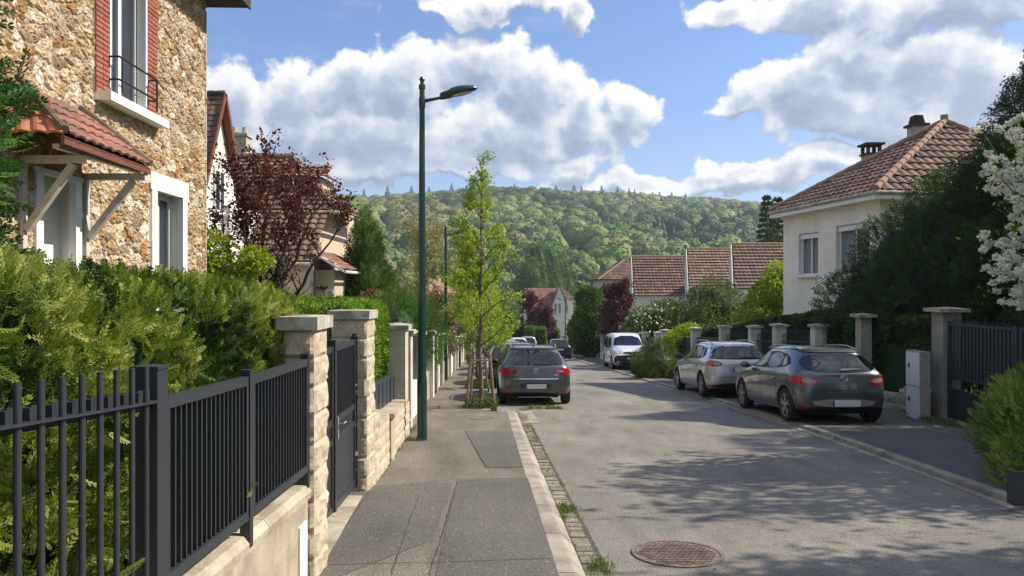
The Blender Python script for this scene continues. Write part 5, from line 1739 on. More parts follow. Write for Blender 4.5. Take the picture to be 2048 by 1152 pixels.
# thuja hedge behind the near fence (one clipped hedge, many flat sprays)
def hedge_box(name, label, cat, xl, xr, y0, y1, zt, zb, n, size, m, mode, seed=1, bulge=.1, group=None, spread=.5, roundtop=.15, coref=.16, aspect=.6, pockets=0.):
    """clipped hedge along Y: xl/xr/zt/zb are functions of Y"""
    rng = np.random.default_rng(seed)
    u = rng.random(n)
    Y = y0 + (y1 - y0) * rng.random(n)
    H, Wd = zt(Y) - zb(Y), xr(Y) - xl(Y)
    per = 1.3 * H + Wd
    q = u * per
    side = np.where(q < H, 0, np.where(q < H + Wd, 1, 2))
    endm = rng.random(n) < np.clip((xr(y0) - xl(y0)) / ((y1 - y0) * 2.2), 0, .25)
    z = np.where(side == 0, zb(Y) + q, np.where(side == 1, zt(Y), zt(Y) - (q - H - Wd)))
    x = np.where(side == 0, xr(Y), np.where(side == 1, xr(Y) - (q - H), xl(Y)))
    nx = np.where(side == 0, 1., np.where(side == 2, -1., 0))
    N = np.stack([nx, 0 * Y, np.where(side == 1, 1., 0)], 1)
    # ends
    e = endm
    ye = np.where(rng.random(n) < .5, y0, y1)
    Y = np.where(e, ye, Y)
    x = np.where(e, xl(Y) + Wd * rng.random(n), x)
    z = np.where(e, zb(Y) + H * rng.random(n), z)
    N = np.where(e[:, None], np.stack([0 * Y, np.where(ye == y0, -1., 1.), 0 * Y], 1), N)
    # round the shoulders
    dz = np.clip((z - (zt(Y) - roundtop)) / roundtop, 0, 1)
    cx = (xl(Y) + xr(Y)) / 2
    x = np.where(side != 1, cx + (x - cx) * (1 - .22 * dz ** 2 * roundtop / .15), x)
    edge = np.clip((np.abs(x - cx) / (Wd / 2) - .6) / .4, 0, 1)
    z = np.where(side == 1, z - edge ** 2 * roundtop * .6, z)
    N = unit(N + np.stack([np.sign(x - cx) * dz * .6, 0 * Y, dz * .8], 1))
    Pt = np.stack([x, Y, z], 1)
    nz = fbm(Pt * 3.2, 3, seed) - .5
    nz2 = fbm(Pt * 9, 2, seed + 7) - .5
    Pt = Pt + N * (nz * bulge * 2.4 + nz2 * bulge * .9 - rng.random(n)[:, None].ravel() ** 2 * .10)[:, None]
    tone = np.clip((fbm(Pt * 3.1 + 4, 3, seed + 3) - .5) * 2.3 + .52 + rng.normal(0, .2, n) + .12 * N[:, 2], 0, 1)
    if pockets:
        kp = fbm(Pt * np.array([7, 7, 9.]) + 3, 3, seed + 21) > pockets
        Pt, N, tone = Pt[kp], N[kp], tone[kp]
    mb = MB()
    D = N * (.5 if pockets else 1) + np.array([0, 0, .75 if pockets else .25])
    if mode == 'leaf':
        leaves(mb, Pt, D, size, rng, aspect, spread * 1.4, tone)
    else:
        sprays(mb, Pt, D, size, rng, mode, spread, tone)
    yy = np.linspace(y0 + coref, y1 - coref, 12)
    mb.ribbon(yy, xl(yy) + coref, xr(yy) - coref, zt(yy) - coref * 1.1, zb(yy), 0.)  # solid core, darkest leaf tone painted as shade deep in the hedge
    return tag(mb.build(name, MT[m]), label, cat, group)

cst = lambda v: (lambda Y: v + 0 * np.asarray(Y, float))
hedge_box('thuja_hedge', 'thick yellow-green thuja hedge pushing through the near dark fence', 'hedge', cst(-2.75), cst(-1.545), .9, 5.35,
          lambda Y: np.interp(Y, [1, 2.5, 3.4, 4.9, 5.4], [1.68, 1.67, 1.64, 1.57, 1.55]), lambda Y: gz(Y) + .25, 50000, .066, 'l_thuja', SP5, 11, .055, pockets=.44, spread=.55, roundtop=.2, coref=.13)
# sprigs that stick out through the railing
rng = np.random.default_rng(8)
sg = MB()
pp, dd = [], []
for (x, y, Y) in ((20, 690, 1.95), (30, 740, 1.95), (0, 900, 1.9), (60, 1010, 2.0), (160, 1020, 2.15), (20, 1080, 1.9), (240, 880, 2.4), (270, 1120, 2.45), (345, 800, 2.9), (380, 770, 3.0), (345, 740, 2.9), (490, 870, 3.66), (470, 985, 3.6), (500, 985, 3.7), (395, 790, 3.1), (240, 1000, 2.4), (545, 830, 4.2)):
    p = P(x, y, Y)
    for _ in range(6):
        pp.append(p + rng.normal(0, .03, 3) + (-.08, 0, 0))
        dd.append((.8, rng.normal(0, .5), rng.normal(-.1, .4)))
sprays(sg, np.array(pp), np.array(dd), .06, rng, SP7, .35, rng.uniform(.4, .9, len(pp)))
sg_o = sg.build('hedge_sprigs', MT['l_thuja'])
tag(sg_o, 'loose thuja sprigs poking through the near dark fence', 'hedge shoots', kind='stuff')

# feathery cypress at the left edge
def cypress_edge():
    bush('cypress_tree', 'feathery green cypress at the left edge above the thuja hedge', 'tree', [(-2.76, 2.7, 1.1, .74, .74, .6), (-2.78, 2.7, 1.65, .74, .74, .6), (-2.75, 2.7, 2.2, .74, .74, .6), (-2.78, 2.7, 2.8, .72, .72, .7), (-2.70, 2.7, 3.6, .64, .64, 1.0)],
         15500, .105, 'l_cyp', SP5, seed=21, clump=.34, scale=.3, spread=.7, depth=.25, upbias=.15, f=.78, trunk=(-2.70, 2.7, -.2, .07, 4.6, 'bark'))
cypress_edge()

# clipped hedges further along the left side
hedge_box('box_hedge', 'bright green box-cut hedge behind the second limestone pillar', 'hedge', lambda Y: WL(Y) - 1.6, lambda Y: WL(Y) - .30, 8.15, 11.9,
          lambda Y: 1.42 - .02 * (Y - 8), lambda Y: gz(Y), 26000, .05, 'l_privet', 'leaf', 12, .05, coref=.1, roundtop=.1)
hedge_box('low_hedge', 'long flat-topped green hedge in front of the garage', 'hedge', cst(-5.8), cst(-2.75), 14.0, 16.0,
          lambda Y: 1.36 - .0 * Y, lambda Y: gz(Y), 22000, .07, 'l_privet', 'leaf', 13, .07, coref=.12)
bush('rounded_shrub', 'feathery dark green rounded shrub behind the green lamp post', 'shrub', [(-3.0, 18.8, .35, 1.0, 1.0, 1.15), (-2.6, 20.0, .3, .8, 1.0, 1.1), (-3.7, 19.2, .2, .8, .8, .95)], 12000, .11, 'l_green', SP3, seed=31, clump=.2, spread=.5, f=.6)
bush('lime_shrub', 'bright lime-green shrub at the corner of the stone house', 'shrub', [(-6.15, 15.3, 1.95, .36, .4, .8), (-5.95, 15.5, 1.2, .55, .5, .6), (-6.5, 15.6, .9, .5, .5, .8), (-5.3, 15.2, 2.15, .32, .3, .3), (-5.6, 15.2, 1.7, .3, .3, .4)], 5200, .10, 'l_lime', seed=32, clump=.4, scale=.35, aspect=.7, depth=.5, f=.5)
bush('garden_shrub', 'dark green garden shrub in front of the white gabled house', 'shrub', [(-6.4, 17.8, .3, 1.1, .8, 1.1), (-5.6, 17.6, .0, .7, .7, .8)], 6000, .10, 'l_green', seed=33)
bush('bronze_shrub', 'bronze-leaved shrub at the foot of the dark cone-shaped conifer', 'shrub', [(-4.8, 25.5, .4, .75, .7, 1.1), (-4.2, 26.0, .1, .6, .6, .9)], 5200, .13, 'l_bronze', seed=34, clump=.3, scale=.4)
# cone-shaped conifer between the tiled house and the lamp
bush('conical_conifer', 'dark green cone-shaped conifer right of the tiled house', 'tree', [(-5.2, 26.9, .2, 1.15, 1.1, 1.9), (-5.3, 26.9, 1.6, .85, .85, 1.5), (-5.35, 26.9, 2.8, .55, .55, 1.15), (-5.4, 26.9, 3.6, .26, .26, .75), (-4.6, 27, .5, .7, .7, 1.4), (-5.9, 27, .6, .6, .6, 1.3)],
     17000, .20, 'l_green', SP3, seed=35, clump=.3, scale=.5, trunk=(-5.3, 26.9, -1.8, .14, 4.6, 'bark_d'), upbias=.9, spread=.5)

# purple plum tree
def plum():
    base = np.array([-5.8, 16.2, float(gz(16.2))])
    rng = np.random.default_rng(7)
    root = empty('plum_tree', tuple(base), 'purple-leaved plum tree with bare lower limbs in front of the tiled house', 'tree')
    S, T = [], []
    for (dx, dy, h, bz, nb) in ((-.1, .2, 5.0, 0, 11), (.9, -.2, 5.2, 0, 12), (2.2, .3, 4.6, 0, 10), (-.5, -.4, 4.3, 0, 8), (1.6, .8, 4.9, 0, 10), (3.1, 0, 4.2, 0, 7)):
        s, t_ = grow(rng, base + (rng.normal(0, .06), 0, 0), h, .075, nb, .42, lambda t: 1.25 * (1 - .35 * t), lambda t: 1.0 - .35 * t, sub=3, subang=.8, twig=2, wob=.05, up=.35, lean=(dx * .75, dy))
        S += s
        T += t_
    t = MB()
    S = [s for s in S if s[2] > .0035]
    t.tubes(np.array([s[0] for s in S]), np.array([s[1] for s in S]), np.array([s[2] for s in S]), np.array([s[3] for s in S]), 5, cap=False)
    t.build('trunk', MT['bark_d'], root)
    tp = np.array([q[0] for q in T if q[2] >= 1.5])
    td = np.array([q[1] for q in T if q[2] >= 1.5])
    w = np.clip((tp[:, 2] - 2.1) / 1.3, .04, 1)
    k = rng.choice(len(tp), 5600, p=w / w.sum())
    c = MB()
    leaves(c, tp[k] + rng.normal(0, .055, (len(k), 3)), td[k], .085, rng, .6, .9, np.clip(rng.random(len(tp))[k] * .5 + rng.random(len(k)) * .5, 0, 1))
    c.build('crown', MT['l_plum'], root)
plum()

# street trees
def street_tree(x, y, h, seed, label, nl, sz=.062):
    b = (x, y, float(gz(y)))
    return tree('street_tree', label, 'tree', b, h, .05, 30, .24, lambda t: max(.2, 1.8 * (1 - t) ** .9) * (1 if t > .34 else .75), lambda t: 1.12 - .62 * t, nl, sz, 'l_young', 'bark', seed,
                'young street trees in the parking strip', lev=1.35, cluster=.055, sub=2, subang=.75, twig=2, up=.12, wob=.015, minr=.0028)
street_tree(-.70, 16.75, 5.55, 3, 'tall young lime-green street tree, nearest of the pavement row', 6600, .062)
street_tree(-1.05, 22.8, 3.9, 4, 'second young street tree, partly hidden behind the nearest one', 9000)
street_tree(-1.35, 28.5, 4.3, 5, 'third young street tree behind the dark parked cars', 9000, .08)
street_tree(-1.0, 35.5, 4.0, 6, 'farthest young street tree over the parked car roofs', 7000, .09)

# tree guards: four stakes with cross bars
for (x, y, lb) in ((-.70, 16.75, 'timber stake tree guard round the nearest street tree'), (-1.05, 22.8, 'timber stake tree guard round the second street tree')):
    z = float(gz(y))
    root = empty('tree_guard', (x, y, z), lb, 'tree guard', 'timber tree guards')
    for (dx, dy) in ((-.26, -.28), (.26, -.28), (.22, .3), (-.22, .3)):
        MB().cyl((x + dx * 1.25, y + dy, z - .1), (x + dx * .8, y + dy * .9, z + 1.22), .028, .025, 8).build('stake', MT['wood'], root)
    for (a, b) in (((-.23, -.30), (.23, -.30)), ((-.20, .31), (.20, .31))):
        MB().cyl((x + a[0], y + a[1], z + 1.08), (x + b[0], y + b[1], z + 1.08), .02, n=6).build('crossbar', MT['wood'], root)
    for s_ in (-1, 1):
        MB().cyl((x + s_ * .225, y - .3, z + 1.02), (x + s_ * .2, y + .3, z + 1.02), .02, n=6).build('crossbar', MT['wood'], root)
    pl = MB()
    pl.ribbon(np.array([y - .45, y + .5]), x - .36, x + .36, gz(np.array([y - .45, y + .5])) + .03, -3)
    tag(pl.build('planting_bed', MT['soil']), 'small earth bed at the foot of a street tree', kind='structure')
    rng = np.random.default_rng(int(y))
    w = MB()
    n = 1500
    Pt = np.stack([x + rng.uniform(-.36, .36, n), y + rng.uniform(-.42, .45, n), np.full(n, z + .03)], 1)
    Pt[:, 2] += rng.random(n) ** 2 * .16
    leaves(w, Pt, np.tile([0, 0, 1.], (n, 1)), .075, rng, .45, .7)
    tag(w.build('weeds', MT['l_olive'], origin=(x, y, z)), 'weeds growing round the stakes of a street tree', 'weeds', kind='stuff')

# pink blossom, budding tree, other left-side growth
tree('blossom_tree', 'small pink-white blossoming tree over the left pavement wall', 'tree', (-2.68, 28.0, float(gz(28))), 3.05, .06, 16, .3, lambda t: .72 * (1 - .4 * t), lambda t: 1.0 - .3 * t, 12000, .11, 'l_pink', 'bark_d', 9, cluster=.09, lev=1.3, sub=3, twig=2, up=-.1)
tree('budding_tree', 'broad barely budding tree behind the green lamp post', 'tree', (-4.6, 40, float(gz(40)) - .3), 7.2, .16, 26, .2, lambda t: 2.7 * (1 - .5 * t), lambda t: 1.15 - .5 * t, 8000, .12, 'l_bud', 'bark_l', 10, cluster=.12, lev=1.7, sub=4, twig=3, up=.15, minr=.004)
tree('budding_tree', 'second budding tree left of the far green street lamp', 'tree', (-2.6, 44, float(gz(44)) - .3), 6.6, .14, 22, .2, lambda t: 2.1 * (1 - .5 * t), lambda t: 1.1 - .5 * t, 8000, .13, 'l_bud', 'bark', 11, cluster=.12, lev=1.7, sub=4, twig=3, up=.2, minr=.006)
for i, (x, y, r_, h, m, lb) in enumerate(((-3.9, 21.5, 1.0, 1.9, 'l_green', 'leafy green shrub behind the white pillar right of the lamp post'), (-3.6, 24.0, .9, 1.7, 'l_olive', 'olive-green shrub below the blossoming tree'),
                                          (-4.2, 33, 1.1, 2.0, 'l_dark', 'dark shrub in the shade behind the blossoming tree'), (-4.6, 37, 1.2, 2.0, 'l_green', 'green shrub far along the left pavement'))):
    z = float(gz(y))
    bush('garden_shrub', lb, 'shrub', [(x, y, z + h * .55, r_, r_, h * .6), (x + .5, y + .6, z + h * .4, r_ * .8, r_, h * .5)], 5200, .11, m, seed=60 + i)

# ---- right side
bush('low_juniper', 'low spreading dark green bush between the white van and the silver estate', 'shrub', [(5.75, 29.6, -1.45, .95, .9, .75), (5.3, 29.3, -1.7, .5, .5, .4), (6.2, 30, -1.35, .5, .6, .7), (5.85, 29.7, -1.0, .45, .45, .5)], 6500, .13, 'l_olive', SP3, seed=41, clump=.35, scale=.4, zmin=-1.99, upbias=.5)
bush('near_shrub', 'feathery bright green shrub over the planter at the right edge', 'shrub', [(6.05, 8.35, -.12, .62, .8, .62), (6.55, 8.6, .15, .7, .8, .58), (5.6, 8.0, -.38, .32, .4, .32), (6.9, 9.0, .0, .9, .9, .75)], 11000, .085, 'l_near', SP5, seed=42, clump=.3, scale=.35, zmin=-.58, upbias=.5, depth=.45, f=.55)
rng = np.random.default_rng(3)
wv = MB()
pp, dd = [], []
for i in range(26):
    a = np.array([5.85 + rng.uniform(-.1, .9), 8.2 + rng.uniform(-.4, .6), .05])
    d = unit(np.array([rng.uniform(-1, .1), rng.uniform(-.6, .4), rng.uniform(.2, 1)]))
    for k in range(12):
        f = k / 12 * .75
        q = a + d * f + np.array([0, 0, -.25 * f * f])
        pp += [q, q]
        dd += [d + np.array([.3, 0, .3]), d - np.array([.2, 0, .4])]
leaves(wv, np.array(pp), np.array(dd), .06, rng, .28, .5)
tag(wv.build('arching_shoots', MT['l_lime']), 'pale arching shoots growing out of the near right shrub', 'shoots', kind='stuff')
# trimmed dark hedge and yews
hedge_box('dark_hedge', 'trimmed very dark hedge behind the utility cabinet', 'hedge', cst(8.62), cst(9.6), 14.9, 20.0, lambda Y: 1.0 - .03 * (Y - 15), lambda Y: gz(Y) - .1, 20000, .07, 'l_dark', 'leaf', 14, .03, coref=.06, roundtop=.08)
bush('yew_tree', 'broad dark yew crowding in front of the cream house', 'tree', [(9.25, 20.0, .8, .85, 1.0, 1.35), (10.15, 19.4, 2.1, 1.0, 1.1, 1.6), (10.95, 18.6, 3.15, 1.0, 1.1, 1.4), (9.9, 17.6, 1.2, 1.4, 1.4, 1.7), (10.9, 17.6, 2.4, 1.3, 1.4, 1.7), (9.35, 18.2, .5, .95, 1.2, 1.4), (11.6, 16.6, 3.0, 1.4, 1.4, 1.7), (10.4, 16.4, 1.6, 1.3, 1.2, 1.5), (12.2, 17.4, 3.6, 1.2, 1.3, 1.4)],
     40000, .19, 'l_dark', SP3, seed=43, clump=.34, scale=.6, depth=.4, trunk=(10.9, 17.4, -1.3, .22, 3.5, 'bark_d'), spread=.7, upbias=.1, f=.62)
bush('tall_conifer', 'tall dark conifer rising at the right edge behind the white blossom', 'tree', [(12.1, 16.8, 4.2, 1.3, 1.3, 2.2), (11.3, 16.6, 3.3, 1.1, 1.2, 1.8), (12.5, 16.8, 5.6, .95, 1.0, 1.5), (10.9, 15.6, 1.6, 1.2, 1.2, 1.9), (12.2, 15.4, 2.4, 1.3, 1.3, 2.0), (13.6, 16.8, 3.5, 1.4, 1.4, 3.0), (12.3, 16.8, 6.5, .45, .5, .9), (10.4, 14.8, .6, 1.0, 1.0, 1.4)],
     42000, .20, 'l_dark', SP3, seed=44, clump=.36, scale=.6, depth=.4, trunk=(12.1, 16.8, -1.1, .25, 6, 'bark_d'), spread=.7, upbias=.25, f=.62)
# leafy trees just outside the frame on the right whose dappled shade falls on the road
tree('shade_tree', 'leafy garden tree beside the right pavement that shades the road', 'tree', (10.4, 5.5, -.4), 6.5, .15, 24, .26, lambda t: 2.8 * (1 - .5 * t), lambda t: 1.2 - .5 * t, 12000, .15, 'l_olive', 'bark', 15, cluster=.2, lev=1.6, sub=3, twig=2, up=.2, minr=.006)
tree('shade_tree', 'second leafy garden tree behind the large grey gate', 'tree', (10.9, 9.6, -.6), 6.5, .16, 26, .25, lambda t: 2.9 * (1 - .5 * t), lambda t: 1.2 - .5 * t, 9000, .15, 'l_olive', 'bark', 16, cluster=.2, lev=1.6, sub=3, twig=2, up=.2, minr=.006)
bush('added_shade_conifer', 'unseen dense conifer added behind the large grey gate to shade the pavement', 'tree', [(11.9, 12.2, 1.8, 1.5, 1.7, 2.8), (12.2, 11.2, 3.6, 1.3, 1.6, 2.2), (11.6, 12.6, 4.2, 1.1, 1.4, 1.6)], 16000, .22, 'l_dark', SP3, seed=52, trunk=(11.9, 12.0, -.9, .25, 5, 'bark_d'), f=.7)  # out of frame, put in to shade the right pavement
# white blossom at the right edge
def blossom():
    rng = np.random.default_rng(77)
    base = np.array([8.9, 11.1, float(gz(11))])
    root = empty('white_blossom_shrub', tuple(base), 'tall shrub covered in white blossom clusters at the right edge', 'shrub')
    t, c, g = MB(), MB(), MB()
    heads = []
    for i in range(44):
        tgt = P(rng.uniform(1965, 2110), rng.uniform(225, 610), rng.uniform(9.6, 10.8))
        if tgt[0] < 8.9 * .0 + 6.2:
            continue
        a = base + (rng.normal(0, .1), rng.normal(0, .1), rng.uniform(.5, 2.2))
        m_ = (a + tgt) / 2 + (0, 0, .5)
        pts = [a * (1 - s) ** 2 + 2 * m_ * s * (1 - s) + tgt * s * s for s in np.linspace(0, 1, 8)]
        t.path(pts, np.linspace(.016, .004, 8), 5)
        for s in range(3, 8):
            for _ in range(3 if s > 4 else 1):
                heads.append(pts[s] + rng.normal(0, .10, 3))
            for _ in range(5):
                g_p = pts[s] + rng.normal(0, .12, 3)
                leaves(g, g_p[None], np.array([[0, 0, 1.]]), .07, rng, .5, 1.)
    for h in heads:
        if rng.random() < .12:
            continue
        n = 60
        d = unit(rng.normal(0, 1, (n, 3)))
        r_ = rng.uniform(.035, .07)
        leaves(c, h + d * r_ * (rng.random(n)[:, None] ** .4) * (1, 1, .7), d + (0, 0, .3), .034, rng, .95, .7)
    t.build('trunk', MT['bark_l'], root)
    g.build('leaves', MT['l_privet'], root)
    c.build('blossom', MT['l_white'], root)
blossom()
# shrubs by the cream house and down the slope
bush('lime_shrub', 'bright yellow-green climber at the corner of the cream house', 'shrub', [(10.0, 21.4, .6, .5, .5, 1.2), (9.9, 20.9, -.4, .5, .5, 1.0), (10.1, 21.8, 1.4, .35, .35, .6)], 3600, .12, 'l_lime', seed=45, clump=.45, scale=.3, f=.4, depth=.5)
bush('leafy_shrub', 'yellow-green leafy shrub left of the cream house wall', 'shrub', [(11.9, 33.5, .9, 1.0, 1., 1.5), (11.2, 33.3, .0, 1.2, 1., 1.2), (12.2, 33.8, 1.9, .7, .7, .8)], 6500, .16, 'l_lime', seed=46, clump=.35, scale=.5)
bush('laurel_shrub', 'rounded shrub with whitish flowers in front of the brown roofs', 'shrub', [(7.9, 42.5, -.7, 1.5, 1.3, 1.25), (8.9, 42.7, -.3, 1.3, 1.2, 1.15), (7.2, 42, -1.1, .9, .9, .9)], 8000, .17, 'l_olive', seed=47, clump=.3, scale=.6)
rng = np.random.default_rng(5)
fl = MB()
Pt, nr, tn = blobs([(7.9, 42.3, -.9, 1.55, 1.35, 1.3), (8.9, 42.5, -.5, 1.35, 1.25, 1.2)], 1100, rng, .3, .6, .05, 47)
leaves(fl, Pt, nr, .15, rng, .8, .5)
tag(fl.build('white_flowers', MT['l_white']), 'white flower heads dotted over the rounded shrub', 'flowers', kind='stuff')
bush('willow_shrub', 'large airy green shrub in front of the brown tiled roofs', 'shrub', [(9.9, 39, -.2, 1.5, 1.5, 1.6), (11.4, 39.3, .0, 1.5, 1.4, 1.5), (10.6, 39.4, .9, 1.2, 1.1, 1.3), (12.7, 39.5, -.4, 1.2, 1.1, 1.2), (9.0, 38.8, -.6, .9, .9, 1.0)], 19000, .15, 'l_olive', seed=48, clump=.4, scale=.5, aspect=.35, f=.55, depth=.5)
bush('golden_shrub', 'golden-green shrub above the dark fence panels on the right', 'shrub', [(7.9, 33, -.6, .9, .8, .55), (8.9, 33.4, -.55, .8, .7, .5), (7.2, 32.6, -.8, .5, .5, .45)], 5200, .11, 'l_lime', seed=49, clump=.35, scale=.35)
hedge_box('windbreak_hedge', 'long dark clipped hedge sloping down behind the right-hand pillars', 'hedge', lambda Y: WR(Y) + 1.1, lambda Y: WR(Y) + 1.9, 21.5, 33.5, lambda Y: np.interp(Y, [21.5, 33.5], [.95, -.30]), lambda Y: gz(Y), 14000, .12, 'l_dark', 'leaf', 15, .03, coref=.08)
tree('dark_plum_tree', 'dark purple plum tree behind the white van', 'tree', (7.4, 52, float(gz(52))), 4.4, .12, 26, .2, lambda t: 1.8 * (1 - .45 * t), lambda t: 1.05 - .4 * t, 14000, .17, 'l_plum2', 'bark_d', 17, cluster=.14, lev=1.3, sub=3, twig=2, up=.3, minr=.006)
bush('evergreen_tree', 'tall dark evergreen left of the purple plum tree behind the van', 'tree', [(6.3, 58, -1.6, 1.4, 1.4, 2.2), (6.1, 58, .2, 1.0, 1.0, 1.6), (5.7, 58.5, -2.2, 1.2, 1.2, 1.4), (7.3, 57.5, -2.3, 1.3, 1.2, 1.3)], 11000, .26, 'l_green', seed=50, clump=.35, scale=.8, trunk=(6.3, 58, -3.8, .2, 4.4, 'bark_d'))
bush('dark_shrub', 'dark shrub mass under the purple plum tree', 'shrub', [(8.6, 50, -2.3, 1.2, 1.3, 1.3), (9.8, 47, -2.0, 1.2, 1.3, 1.2), (7.6, 55, -2.6, 1.4, 1.3, 1.2)], 9000, .18, 'l_dark', seed=51)
# twin spire conifers behind the cream house
for (px, Y, top, lb) in ((1534, 92, 384, 'left one of the twin dark spire conifers behind the cream house'), (1556, 95, 388, 'right one of the twin dark spire conifers behind the cream house')):
    p = P(px, top, Y)
    z0 = float(gz(Y)) - .2
    H = p[2] - z0
    rng = np.random.default_rng(px)
    root = empty('spire_conifer', (p[0], Y, z0), lb, 'tree', 'twin spire conifers')
    MB().cyl((p[0], Y, z0), (p[0], Y, p[2] - .2), .3, .03, 8).build('trunk', MT['bark_d'], root)
    c = MB()
    n = 5200
    lv = rng.integers(0, 26, n)
    t_ = (lv + rng.normal(0, .12, n)) / 26
    az = rng.uniform(0, 6.28, n)
    az = np.round(az / 6.28 * 9 + lv * .37) / 9 * 6.28 + rng.normal(0, .16, n)
    rr = (1 - t_) ** .75 * 3.0 * np.sqrt(rng.random(n)) * (.75 + .4 * _h(lv, np.round(az * 1.43).astype(np.int64), lv * 0, 3))
    Pt = np.stack([p[0] + rr * np.cos(az), Y + rr * np.sin(az), z0 + H * (.12 + .88 * t_) - rr * .18], 1)
    leaves(c, Pt, np.stack([np.cos(az), np.sin(az), -.15 + 0 * az], 1), .42, rng, .5, .4)
    c.build('crown', MT['l_dark'], root)

# valley floor: hedges, shrubs and trees between the houses
for (px0, px1, top, Y, lb, m) in ((1020, 1052, 650, 72, 'dark clipped hedge block at the bottom of the street', 'l_dark'), (1052, 1068, 656, 70, 'lighter clipped hedge block at the bottom of the street', 'l_green'),
                                  (1068, 1092, 657, 74, 'rounded green hedge right of the dark hedge block', 'l_green'), (995, 1018, 662, 66, 'pale green hedge behind the parked cars on the left', 'l_olive'), (1100, 1118, 660, 80, 'small green hedge left of the thin far street lamp', 'l_olive')):
    a, b = P(px0, top, Y), P(px1, top, Y)
    hedge_box('clipped_hedge', lb, 'hedge', cst(a[0]), cst(b[0]), Y, Y + 3, cst(a[2]), cst(float(gz(Y)) - .5), 3600, .17, m, 'leaf', int(px0), .08, coref=.14)
for i, (px, top, Y, w_, m, lb) in enumerate(((1066, 602, 84, 1.9, 'l_plum2', 'purple tree in front of the red-roofed valley house'), (1090, 628, 80, 1.3, 'l_plum2', 'small purple tree below the gable of the valley house'))):
    p = P(px, top, Y)
    z0 = float(gz(Y)) - .2
    tree('plum_tree', lb, 'tree', (p[0], Y, z0), p[2] - z0, .14, 20, .25, lambda t: w_ * (1 - .4 * t), lambda t: 1. - .3 * t, 5200, .22, m, 'bark_d', 70 + i, cluster=.14, lev=1.3, sub=3, twig=2, up=.2, minr=.01)
rng = np.random.default_rng(90)
kinds = [('l_green', 'green'), ('l_olive', 'green'), ('l_dark', 'dark green'), ('l_green', 'green')]
k = 0
for i in range(62):
    Y = rng.uniform(100, 235)
    x = rng.uniform(-.30, .40) * Y
    if abs(x - .06 * Y) < .035 * Y and Y < 190:
        continue
    h = rng.uniform(6, 11)
    if -.01 < x / Y < .12:
        h = min(h, 6)
    r_ = h * rng.uniform(.3, .45)
    z0 = float(gz(Y)) - .3
    m, cn = kinds[k % 4]
    k += 1
    bush('valley_tree', 'green tree among the trees at the foot of the wooded hill' if cn == 'green' else 'dark green tree among the trees at the foot of the wooded hill', 'tree',
         [(x, Y, z0 + h * .6, r_, r_, h * .4), (x + r_ * .5, Y - r_ * .3, z0 + h * .45, r_ * .7, r_ * .7, h * .3), (x - r_ * .5, Y + .2, z0 + h * .5, r_ * .7, r_ * .7, h * .3)], 1500, .62, m,
         group='%s trees at the foot of the hill' % cn, seed=200 + i, clump=.3, scale=2., trunk=(x, Y, z0, .25, h * .5, 'bark_d'), f=.85)
# poplars in the middle
for i, (px, Y, top, plb) in enumerate(((1075, 230, 487, 'tallest grey-green tree in the rounded group below the hill'), (1098, 232, 492, 'second grey-green tree right of the tallest below the hill'), (1120, 238, 505, 'grey-green tree nearest the hillside villa in the rounded group'), (1060, 225, 520, 'lowest grey-green tree behind the lime street tree'))):
    p = P(px, top, Y)
    z0 = float(gz(Y)) - .3
    h = p[2] - z0
    bush('valley_poplar', plb, 'tree', [(p[0], Y, z0 + h * .6, 4.2, 4.2, h * .42), (p[0] + 1, Y - 1, z0 + h * .4, 4.2, 4.2, h * .35)], 4600, .6, 'l_green',
         group='tall grey-green trees below the hill', seed=300 + i, clump=.25, scale=2.2, trunk=(p[0], Y, z0, .3, h * .5, 'bark_d'), f=.86)

